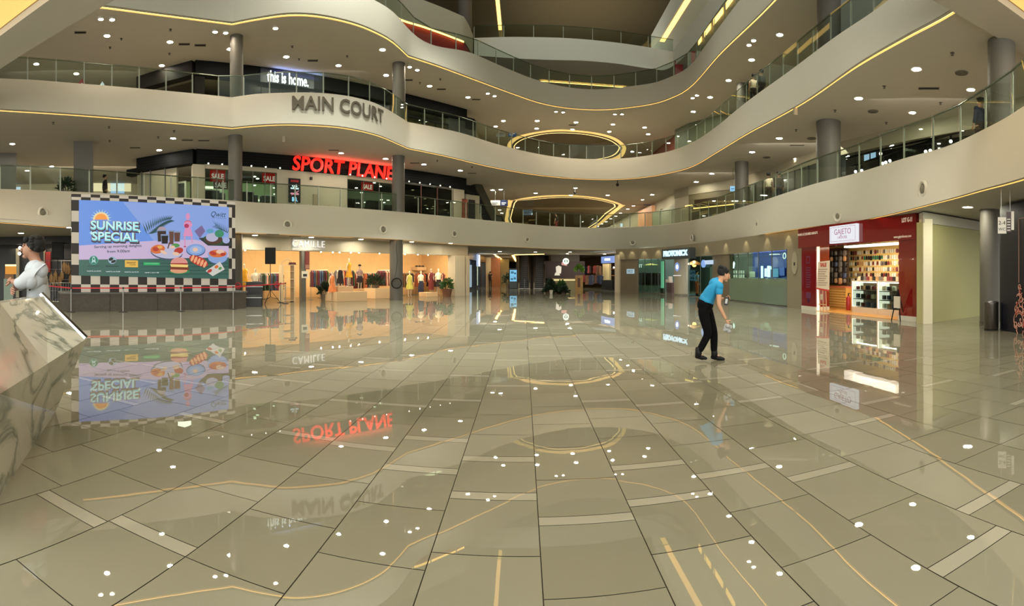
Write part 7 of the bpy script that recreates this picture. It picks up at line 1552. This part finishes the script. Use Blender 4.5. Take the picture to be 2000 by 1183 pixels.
for px, y in ((1671, 335), (1683, 333), (1724, 319), (1730, 317), (1738, 314), (1808, 296), (1817, 294), (1857, 276), (1644, 328), (1657, 306), (1720, 300), (1740, 287), (1743, 283), (1818, 265), (1842, 224), (1653, 308)):
    d_ = W_.dist(px, 1.2); p = (*DP(px, d_), ZD(y, d_))
    if pr is None:
        pr = thing('track_lamp', 'small bright lamp hanging in the dark shop of the curved first balcony', 'lamp', p, 0, 'lamps in the dark shop, curved side'); m = MB(); m.ball((0, 0, 0), .085, n=10, m=7); m.build('bulb', M('store lamp'), pr); m = MB(); m.tube((0, 0, .07), (0, 0, .3), .05, n=8); m.tube((0, 0, .3), (0, 0, 1.5), .012, n=4); m.build('hood', BLACK, pr)
    else: copy_tree(pr, p)
for k, (xa, ya, xb, yb) in enumerate(((1640, 312, 1860, 262), (1660, 326, 1900, 250), (1760, 290, 1850, 272))):
    d1, d2 = W_.dist(xa, .7), W_.dist(xb, .7); m = MB(); m.tube((*DP(xa, d1), ZD(ya, d1)), (*DP(xb, d2), ZD(yb, d2)), .05, n=6); o = m.build('lighting_track', BLACK); tag(o, 'black lighting track in the dark shop, %s of three' % ('highest', 'lowest', 'middle')[k], 'lighting track')
# warm ledges on the first balcony beyond the smaller column
W_ = Wall(DP(*UP[1]), DP(*UP[2]))
for px0, px1, y, lab in ((1338, 1352, 401.5, 'short warm ledge light near the pale wall'), (1354, 1436, 402, 'long warm ledge light under the dark canopy on the first balcony')):
    a_, b_ = W_.u(px0, -1.2), W_.u(px1, -1.2); z_ = W_.z((px0 + px1) / 2, y, -1.2); m = MB(); m.box(0, b_ - a_, 0, .1, z_ - .05, z_ + .04); o = m.build('ledge_light', M('ledge glow', (255, 222, 130), .5, emit=2.2)); o.location = (*W_.pt(a_, -1.2), 0); o.rotation_euler.z = W_.rot; tag(o, lab, 'strip light')
lbox(W_, 1356, 1438, W_.z(1397, 401, -1.3), W_.z(1397, 385, -1.3), -1.25, -.2, M('dark canopy', (56, 44, 26), .5), 'canopy', 'dark brown canopy above the warm ledge light', 'canopy')
lbox(W_, 1352, 1436, Z1t, W_.z(1397, 404, -1.0), -1.0, -.2, M('olive counter', (70, 66, 50), .5), 'kiosk_counter', 'olive kiosk counter beneath the warm ledge light', 'counter')
area_light('right_gallery_fill', (*DP(1560, 27), 8.2), 5, 130, (1, .92, .75), 1.2, (math.radians(42), 0, -az(1560))); area_light('right_gallery_fill', (*DP(1390, 35), 8.2), 5, 120, (1, .9, .7), 1.2, (math.radians(42), 0, -az(1390))); area_light('right_gallery_fill', (*DP(1800, 20), 8.2), 4, 50, (1, .92, .8), 1.2, (math.radians(42), 0, -az(1800)))  # added gallery fill, tilted outward so the floor mirrors no panel
area_light('far_gallery_fill', (*DP(1130, 55), 8.2), 10, 300, (1, .88, .62), 1.2, (math.radians(42), 0, -az(1130))); area_light('far_gallery_fill', (*DP(1130, 55), 13.3), 10, 260, (1, .88, .66), 1.2, (math.radians(42), 0, -az(1130))); area_light('far_gallery_fill', (*DP(1130, 52), 18.3), 12, 260, (1, .95, .8), 1.2, (math.radians(42), 0, -az(1130)))  # added fill on three levels of the far end
area_light('mid_gallery_fill', (*DP(600, 30), 13.35), 7, 60, (1, .92, .78), 1.2, (math.radians(42), 0, -az(600)))  # added fill before the dark store on the second balcony
# pink lit shop and pale walls at the end of the first balcony
FW2 = Wall(DP(1180, 78), DP(1322, 44))
for px0, px1, y0, rgb, e, lab in ((1246, 1273, 412, (206, 150, 110), .35, 'pink warm shop front at the far end of the first balcony'), (1274, 1290, 418, (150, 156, 130), .1, 'pale green panel beside the pink shop'), (1291, 1318, 414, (170, 170, 150), .1, 'pale grey shop panel at the far end of the first balcony')):
    lbox(FW2, px0, px1, Z1t, min(FW2.z(px0, y0), 8.2), -.4, -.05, M('endshop ' + lab[:9], rgb, .5, emit=e), 'far_shop_front', lab, 'shop front')
# red shapes seen through the upper oval, red bits on the top balcony
t = thing('red_graphic', 'red cut-out graphic seen through the upper oval opening', 'graphic', (*DP(1148, 62), 0), -az(1148)); RG = M('red wall')
for pts in (((-1.3, 286), (-.2, 280), (-.1, 292), (-.7, 296), (-.4, 309), (-1.3, 309)), ((.0, 288), (.9, 281), (1.3, 290), (.8, 296), (1.1, 309), (.2, 309), (.4, 297))):
    m = MB(); m.prism([(x, ZD(y, 62)) for x, y in pts], 0, .1); m.build('red_shape', RG, t)
for px0, px1, y0, y1, d, lab in ((1303, 1318, 136, 150, 46, 'red panel behind the top balcony glass at the bend'), (1318, 1334, 119, 138, 42, 'second red panel higher along the top balcony bend'), (1350, 1358, 100, 113, 39, 'narrow red panel at the top balcony near the pale band')):
    W_ = Wall(DP(px0, d), DP(px1, d)); m = MB(); m.box(0, W_.L, 0, .1, Z3t, max(ZD(y0, d), Z3t + .8)); o = m.build('red_banner', RG); o.location = (*W_.A, 0); o.rotation_euler.z = W_.rot; tag(o, lab, 'banner')
t = thing('dome_camera', 'small black camera on the shaded upper parapet', 'camera', (*DP(877.5, 37.4), ZD(48, 37.4)), 0); m = MB(); m.ball((0, 0, 0), .12, n=10, m=7); m.build('dome', BLACK, t); m = MB(); m.box(-.1, .1, 0, .25, .05, .15); m.build('bracket', WHITE, t)
mcol(908, 40, .55, Z4t, 29, 'dark column standing behind the uppermost shaded parapet')

# ------------------------------------------------------------------ MAIN COURT letters on the bulging parapet
xs, db, dt, zb, zt = LV['level_two']
def on_parapet(x, z):
    i = min(max(np.searchsorted(xs, x), 1), len(xs) - 1); f = (x - xs[i - 1]) / (xs[i] - xs[i - 1]); b = db[i - 1] + (db[i] - db[i - 1]) * f - .22; t_ = dt[i - 1] + (dt[i] - dt[i - 1]) * f; k = (z - zb) / (zt - zb); return b + (t_ - b) * k
arc = [(x, Vector(DP(x, on_parapet(x, 9.5)))) for x in np.arange(540, 790, 2.0)]
cum = [0]
for (a, p), (b, q) in zip(arc, arc[1:]): cum.append(cum[-1] + (q - p).length)
s0, s1 = np.interp(570.5, [a[0] for a in arc], cum), np.interp(749, [a[0] for a in arc], cum)
def bend(c, s_c, zc):
    s_ = s_c + c[0]; px = np.interp(s_, cum, [a[0] for a in arc]); z = zc + c[2]; d = on_parapet(px, z) - .02 + c[1]; x, y = DP(px, d); return (x, y, z)
t = thing('court_sign', 'brushed metal MAIN COURT letters on the bulging second balcony parapet', 'sign', (0, 0, 0))
me = text_mesh('MAIN COURT', 1, .035, .016, True); xs_ = [v.co.x for v in me.vertices]; kx = (s1 - s0) / (max(xs_) - min(xs_)); zs = [v.co.z for v in me.vertices]; kz = .78 / (max(zs) - min(zs)); mz = (max(zs) + min(zs)) / 2
mx_ = (max(xs_) + min(xs_)) / 2
for v in me.vertices: v.co.x = (v.co.x - mx_) * kx; v.co.z = (v.co.z - mz) * kz; v.co.y -= .06
zc0 = 9.62
m = MB().mat(M('brushed sign metal', (98, 90, 76), .75, .0, spec=.2)); m.mesh(me, lambda c: bend(c, (s0 + s1) / 2, zc0)); o = m.build('letters', None, t)
for x_, y_ in ((555, 272), (1359.5 + 194, 217)): 
    d = dz(y_ - 6, Z2b); m = MB(); m.box(-.08, .08, -.05, .05, -.3, 0); o = m.build('ceiling_speaker_box', M('sign box beige', (170, 160, 140), .5)); o.location = (*DP(x_, d), Z2b); tag(o, 'small beige box hanging just inside the second balcony light strip, %s' % ('below MAIN COURT' if x_ < 600 else 'on the curved side'), 'ceiling box')
# ------------------------------------------------------------------ people
def tops_mesh(J, sleeve=.55, s=1.0, puff=1.0, hem='belly', sub=1, loose=0):
    L = lambda a, b, k: tuple(Vector(J[a]).lerp(Vector(J[b]), k))
    pts = [L('pelvis', 'belly', -.15), J['belly'], J['chest'], L('chest', 'neck', .55)]; r = [(.182 * s, .142 * s), (.165 * s, .132 * s), (.19 * s, .142 * s), (.10 * s, .085 * s)]; E_ = [(0, 1), (1, 2), (2, 3)]
    for sd in 'lr':
        i = len(pts); pts += [J['sho_' + sd]]; r += [(.078 * s * puff,) * 2]; E_ += [(2, i)]
        if sleeve <= 1: pts += [L('sho_' + sd, 'elb_' + sd, sleeve)]; r += [(.066 * s * puff,) * 2]; E_ += [(i, i + 1)]
        else:
            pts += [J['elb_' + sd], L('elb_' + sd, 'wri_' + sd, sleeve - 1)]; r += [(.062 * s * puff,) * 2, (.050 * s * puff,) * 2]; E_ += [(i, i + 1), (i + 1, i + 2)]
    m = MB().mesh(skin(pts, E_, r, sub)); c = Vector(J['chest']).lerp(Vector(J['neck']), .08); m.ball(tuple(c), .118 * s, .175 * s, .118 * s, n=18, m=11)
    for sd in 'lr': m.ball(J['sho_' + sd], .078 * s * puff, n=14, m=9)
    for sd in ('lr' if loose else ''):
        a_ = Vector(J['sho_' + sd]).lerp(Vector(J['elb_' + sd]), .5); m.tube(tuple(Vector(J['chest']) + Vector((0, (a_.y) * .5, -.06))), tuple(a_ + Vector((0, 0, -.03))), .13, .085, n=16); m.ball(tuple(a_ + Vector((0, 0, -.03))), .085, n=12, m=8)
    b = L('pelvis', 'belly', .55); m.ball(b, .135 * s, .165 * s, .15 * s, n=18, m=9)
    me = bpy.data.meshes.new('shirt'); me.from_pydata(m.v, [], m.f); me.update(); return me
def pants_mesh(J, s=1.0, k=.97, sub=1):
    L = lambda a, b, k_: tuple(Vector(J[a]).lerp(Vector(J[b]), k_))
    pts = [L('pelvis', 'belly', .45), J['pelvis']]; r = [(.155 * s, .12 * s), (.17 * s, .13 * s)]; E_ = [(0, 1)]
    for sd in 'lr': i = len(pts); pts += [J['hip_' + sd], J['kne_' + sd], L('kne_' + sd, 'ank_' + sd, k)]; r += [(.108 * s,) * 2, (.076 * s,) * 2, (.062 * s,) * 2]; E_ += [(1, i), (i, i + 1), (i + 1, i + 2)]
    m = MB().mesh(skin(pts, E_, r, sub)); m.ball(L('pelvis', 'belly', .1), .145 * s, .172 * s, .15 * s, n=18, m=9)
    me = bpy.data.meshes.new('trousers'); me.from_pydata(m.v, [], m.f); me.update(); return me
def shoe_mb(m, ank, toe, s=1.0):
    a, t_ = Vector(ank), Vector(toe); f = (t_ - a); f.z = 0; f.normalize(); sl = (t_.z - (a.z - .055)) 
    heel = Vector((a.x, a.y, a.z - .055)) - f * .065 * s; tip = t_ + f * .045 * s
    m.mesh(skin([tuple(heel), tuple(heel.lerp(tip, .45) + Vector((0, 0, .01))), tuple(tip)], [(0, 1), (1, 2)], [(.042 * s, .04 * s), (.05 * s, .042 * s), (.042 * s, .028 * s)], 1))
    m.tube(tuple(a + Vector((0, 0, .10))), tuple(heel.lerp(tip, .3)), .05 * s, .062 * s, n=12); m.tube(tuple(heel.lerp(tip, .28) + Vector((0, 0, .015))), tuple(heel.lerp(tip, .7)), .05 * s, .038 * s, n=12); return m
def person(p, z, rz, J, label, top, bottom, group=None, sleeve=.55, long_hair=False, s=1.0, skinm=None, shoes=BLACK, puff=1.0, hand_curl=.5, fwd=(1, 0, 0), sub=1, name='person', loose=0):
    t = thing(name, label, 'person', (*p, z), rz, group); t.scale = (s, s, s)
    b = MB(); b.mesh(body_mesh(J, 1.0, False, sub)); hc = Vector(J['head'])
    face_mb(b, hc, fwd)
    for sd in 'lr':
        w_ = Vector(J['wri_' + sd]); d = (w_ - Vector(J['elb_' + sd])).normalized(); hand_mb(b, w_, d, up=(0, 1, .2) if sd == 'l' else (0, -1, .2), curl=hand_curl)
    b.build('body', skinm or SKIN, t, smooth='all')
    mobj('shirt', tops_mesh(J, sleeve, 1, puff, sub=sub, loose=loose), top, t); mobj('trousers', pants_mesh(J, 1, sub=sub), bottom, t)
    h = MB(); hair_mb(h, hc, fwd, 1, long_hair); h.build('hair', HAIR, t, smooth='all')
    for sd in 'lr': m = MB(); shoe_mb(m, J['ank_' + sd], J['toe_' + sd]); m.build('shoe', shoes, t, smooth='all')
    return t
# the cleaner walking bent forward across the court
def man():
    d = 9.0; px0 = 1385
    def j(cx, cy, y): return ((1330 + cx * .2282 - px0) * .009, y, (706 - (460 + cy * .2282)) * .009)
    J = dict(pelvis=j(205, 600, 0), belly=j(235, 515, 0), chest=j(290, 425, 0), neck=j(343, 365, 0), head_low=j(362, 350, 0), head=j(373, 332, 0), head_top=j(368, 318, 0),
             sho_r=j(325, 435, -.17), elb_r=j(322, 590, -.21), wri_r=j(383, 715, -.17), sho_l=j(300, 415, .18), elb_l=j(315, 560, .26), wri_l=j(372, 545, .22),
             hip_r=j(185, 640, -.09), kne_r=j(235, 838, -.10), ank_r=j(150, 1000, -.10), toe_r=j(205, 1050, -.10), hip_l=j(225, 640, .09), kne_l=j(283, 845, .10), ank_l=j(283, 1022, .10), toe_l=j(358, 1072, .10))
    x, y = DP(px0, d)
    JN = M('navy black trousers', (7, 7, 9), .9, spec=.1); T_ = M('teal polo', (22, 126, 172), .8, noise=.06, nscale=9)
    t = person((x, y), 0, -az(px0), J, 'bent forward person in a bright blue polo and black trousers crossing the court', T_, JN, sleeve=.52, fwd=(.86, .12, -.42), s=1.0, sub=2, hand_curl=.8)
    m = MB(); c = Vector(J['neck']); 
    for i in range(12): a, b = 2 * math.pi * i / 12, 2 * math.pi * (i + 1) / 12; m.tube(c + Vector((math.cos(a) * .05 - .03, math.sin(a) * .07, -.035 + .035 * math.cos(a) * -1)), c + Vector((math.cos(b) * .05 - .03, math.sin(b) * .07, -.035 + .035 * math.cos(b) * -1)), .018, n=8)
    m.build('collar', T_, t, smooth='all')
    R_ = Matrix.Rotation(-az(px0), 3, 'Z'); W = lambda v: tuple(R_ @ Vector(v) + Vector((x, y, 0)))
    w_ = Vector(J['wri_r']); h_ = w_ + Vector((.06, -.01, -.09)); rr = random.Random(3)
    m = MB(); 
    for k in range(9): m.ball((rr.uniform(-.05, .05), rr.uniform(-.03, .03), rr.uniform(-.08, .03)), .045, .035, .04, n=8, m=6)
    o = m.build('cleaning_cloth', M('grey cloth', (150, 150, 150), .9), smooth='all'); o.location = W(h_ + Vector((-.02, 0, -.03))); tag(o, 'crumpled grey cloth in the lower hand of the bent person', 'cloth')
    m = MB(); m.box(-.035, .035, -.01, .01, -.075, .075); m.mat(M('badge white', (190, 190, 190), .5)); m.box(-.02, .02, -.014, -.01, -.04, .045); m.mats[0:0] = []
    m.mats = [M('phone dark', (30, 32, 34), .4), M('badge white')] ; m.m = [0] * 6 + [1] * 6
    o = m.build('handset'); o.location = W(Vector(J['wri_l']) + Vector((.04, -.05, -.05))); o.rotation_euler = (0, .15, -az(px0)); tag(o, 'dark handset with a pale face held before the chest of the bent person', 'handset')
man()
# barista behind the marble counter
def barista():
    d = 5.6; px0 = 62.5; k = .0056 / 1.09
    def j(cx, cy, y): px, py = cx * .2282, 430 + cy * .2282; return ((px - px0) * k, y, (ZD(py, d) - .08) / 1.09)
    J = dict(pelvis=(.05, 0, .93), belly=(.07, 0, 1.08), chest=j(310, 440, 0), neck=j(312, 352, 0), head_low=j(272, 290, 0), head=j(278, 232, 0), head_top=j(282, 190, 0),
             sho_r=j(335, 430, -.17), elb_r=j(180, 545, -.24), wri_r=j(105, 520, -.05), sho_l=j(300, 425, .17), elb_l=j(160, 560, .22), wri_l=j(120, 590, .0),
             hip_l=(.05, .09, .88), kne_l=(.05, .1, .49), ank_l=(.06, .1, .09), toe_l=(-.07, .11, .04), hip_r=(.05, -.09, .88), kne_r=(.03, -.1, .49), ank_r=(.06, -.1, .09), toe_r=(-.07, -.1, .04))
    S_ = M('pale shirt', (170, 174, 182), .85, noise=.05, nscale=12)
    t = person(DP(px0, d), .08, -az(px0), J, 'person in a loose pale shirt leaning on folded arms behind the marble counter', S_, DARK, sleeve=1.55, puff=1.12, loose=1, fwd=(-.95, .22, .02), s=1.09, sub=2, skinm=M('skin dim', (150, 108, 88), .6))
    m = MB(); c = Vector(J['neck'])
    for i in range(14): a, b = 2 * math.pi * i / 14, 2 * math.pi * (i + 1) / 14; m.tube(c + Vector((math.cos(a) * .065, math.sin(a) * .075, -.05 + .03 * math.cos(a))), c + Vector((math.cos(b) * .065, math.sin(b) * .075, -.05 + .03 * math.cos(b))), .022, n=8)
    m.build('collar', S_, t, smooth='all')
    m = MB(); m.box(-.3, .12, -.22, .22, 0, .08); o = m.build('floor_platform', DARK); o.location = (*DP(px0, d), 0); o.rotation_euler.z = -az(px0); tag(o, kind='structure')
barista()
GY, NV_, BK_, WT_, OR_ = cloth('charcoal', 0), cloth('navy', 0), cloth('black', 0), cloth('cream', 0), M('cloth terracotta', (176, 92, 52), .8)
SJ = dict(STAND)
def walker(px, d, z, face, label, top, bot, **kw): return person(DP(px, d), z, -az(px) + face, SJ, label, top, bot, **kw)
walker(205, 27.8, Z1t, 0.2, 'waiting person in dark clothes behind the balcony glass above the big screen', BK_, BK_, sleeve=1.8)
walker(957.5, 62, 0, 1.2, 'small dark clothed person walking in the wooden corridor', BK_, BK_)
walker(1361, 34.6, 0, .4, 'person in a pale blue top and orange trousers passing the round pillar', M('cloth pale blue', (120, 160, 186), .8), OR_)
walker(1501, 27.3, Z1t, 1.6, 'person with white sleeves at the rail of the curved first balcony', WT_, BK_); walker(1521, 27.0, Z1t, 1.6, 'person in dark coat beside the white sleeved one on the first balcony', BK_, NV_, sleeve=1.8)
walker(1087, 45.5, Z1t, 2.6, 'person in a dark top leaning at the far glass under the lower arch', BK_, cloth('wine', 0))
walker(1471, 26.9, Z2t, 2.0, 'person in pale clothes beside the steel clad column on the second balcony', WT_, BK_); walker(1487, 26.3, Z2t, 2.2, 'person in dark clothes nearest the rail on the second balcony', GY, BK_, sleeve=1.8)
walker(1914, 15.6, Z1t, 2.4, 'person in dark blue clothes behind the balcony glass near the far frame edge', NV_, BK_, sleeve=1.8)

# ------------------------------------------------------------------ faceted marble counter in the foreground
def marble():
    m = bpy.data.materials.new('veined marble'); m.use_nodes = True; nt = m.node_tree; b = nt.nodes['Principled BSDF']; b.inputs['Roughness'].default_value = .16; b.inputs['Coat Weight'].default_value = .35
    g = nt.nodes.new('ShaderNodeNewGeometry'); n1 = nt.nodes.new('ShaderNodeTexNoise'); n1.inputs['Scale'].default_value = .8; n1.inputs['Detail'].default_value = 7; n1.inputs['Distortion'].default_value = 1.4
    mp = nt.nodes.new('ShaderNodeMapping'); mp.inputs['Rotation'].default_value = (.5, .4, .8); mp.inputs['Scale'].default_value = (1, 1, 1.7); nt.links.new(g.outputs['Position'], mp.inputs[0]); nt.links.new(mp.outputs[0], n1.inputs['Vector'])
    s1_ = nt.nodes.new('ShaderNodeMath'); s1_.operation = 'SUBTRACT'; s1_.inputs[1].default_value = .5; ab = nt.nodes.new('ShaderNodeMath'); ab.operation = 'ABSOLUTE'; nt.links.new(n1.outputs['Fac'], s1_.inputs[0]); nt.links.new(s1_.outputs[0], ab.inputs[0])
    n2 = nt.nodes.new('ShaderNodeTexNoise'); n2.inputs['Scale'].default_value = .9; n2.inputs['Detail'].default_value = 3; nt.links.new(mp.outputs[0], n2.inputs['Vector'])
    wd = nt.nodes.new('ShaderNodeMapRange'); wd.inputs[1].default_value = .42; wd.inputs[2].default_value = .68; wd.inputs[3].default_value = .03; wd.inputs[4].default_value = .22; nt.links.new(n2.outputs['Fac'], wd.inputs[0])
    dv = nt.nodes.new('ShaderNodeMath'); dv.operation = 'DIVIDE'; dv.use_clamp = True; nt.links.new(ab.outputs[0], dv.inputs[0]); nt.links.new(wd.outputs[0], dv.inputs[1])
    cr = nt.nodes.new('ShaderNodeValToRGB'); cr.color_ramp.elements[0].color = (*srgb(112, 116, 106), 1); cr.color_ramp.elements[1].color = (*srgb(186, 183, 170), 1); cr.color_ramp.elements[1].position = .9; e = cr.color_ramp.elements.new(.45); e.color = (*srgb(176, 174, 162), 1)
    nt.links.new(dv.outputs[0], cr.inputs[0]); nt.links.new(cr.outputs[0], b.inputs['Base Color']); MATS['veined marble'] = m; return m
def counter():
    p3 = lambda px, py, d: Vector((*DP(px, d), ZD(py, d)))
    T = [p3(-70, 606, 4.2), p3(0, 592, 4.6), p3(89, 578, 5.35)]; Rg = [p3(-70, 820, 3.1), p3(0, 769, 3.55), p3(93, 710, 4.7)]; K = p3(171, 660, 5.2)
    B = [p3(-70, 1040, 3.06), p3(0, 967, 3.57), p3(108, 803, 5.72)]
    for v in B: v.z = 0.0
    n_ = Vector((-.80, -.60, 0)) * .14
    fr = T + Rg + [K] + B; base = Vector((B[1].x, B[1].y, 0)); k = len(fr)
    front = [(0, 3, 4, 1), (1, 4, 5, 2), (2, 5, 6), (3, 7, 8, 4), (4, 8, 9, 5), (5, 9, 6)]
    t = thing('marble_counter', 'faceted white marble counter with grey veins and a chrome edge in the near corner', 'counter', tuple(base))
    m = MB(); vs = [v - base for v in fr] + [v + n_ - base for v in fr]
    loop = [0, 1, 2, 6, 9, 8, 7, 3]
    m.add(vs, front + [tuple(k + i for i in reversed(f)) for f in front] + [(a, b, k + b, k + a) for a, b in zip(loop, loop[1:] + loop[:1])]); m.build('shell', marble(), t)
    a, b = T[2] - base, K - base; ax = (b - a).normalized(); m = MB(); m.tube(a - ax * .02 + n_ * .3, b + ax * .02 + n_ * .3, .042, .046, n=8); m.build('chrome_edge', CHROME, t)
    m = MB(); q = [Vector((v.x, v.y, 0)) + n_ for v in (T[0], T[1], T[2])]; q2 = [v + n_.normalized() * .5 for v in q]
    for i in range(2):
        vs = [q[i], q[i + 1], q2[i + 1], q2[i]]; m.slabpoly([((v.x - base.x), (v.y - base.y)) for v in vs], .95, 1.0)
    m.build('work_shelf', M('dark work shelf', (40, 42, 44), .5), t)
counter()
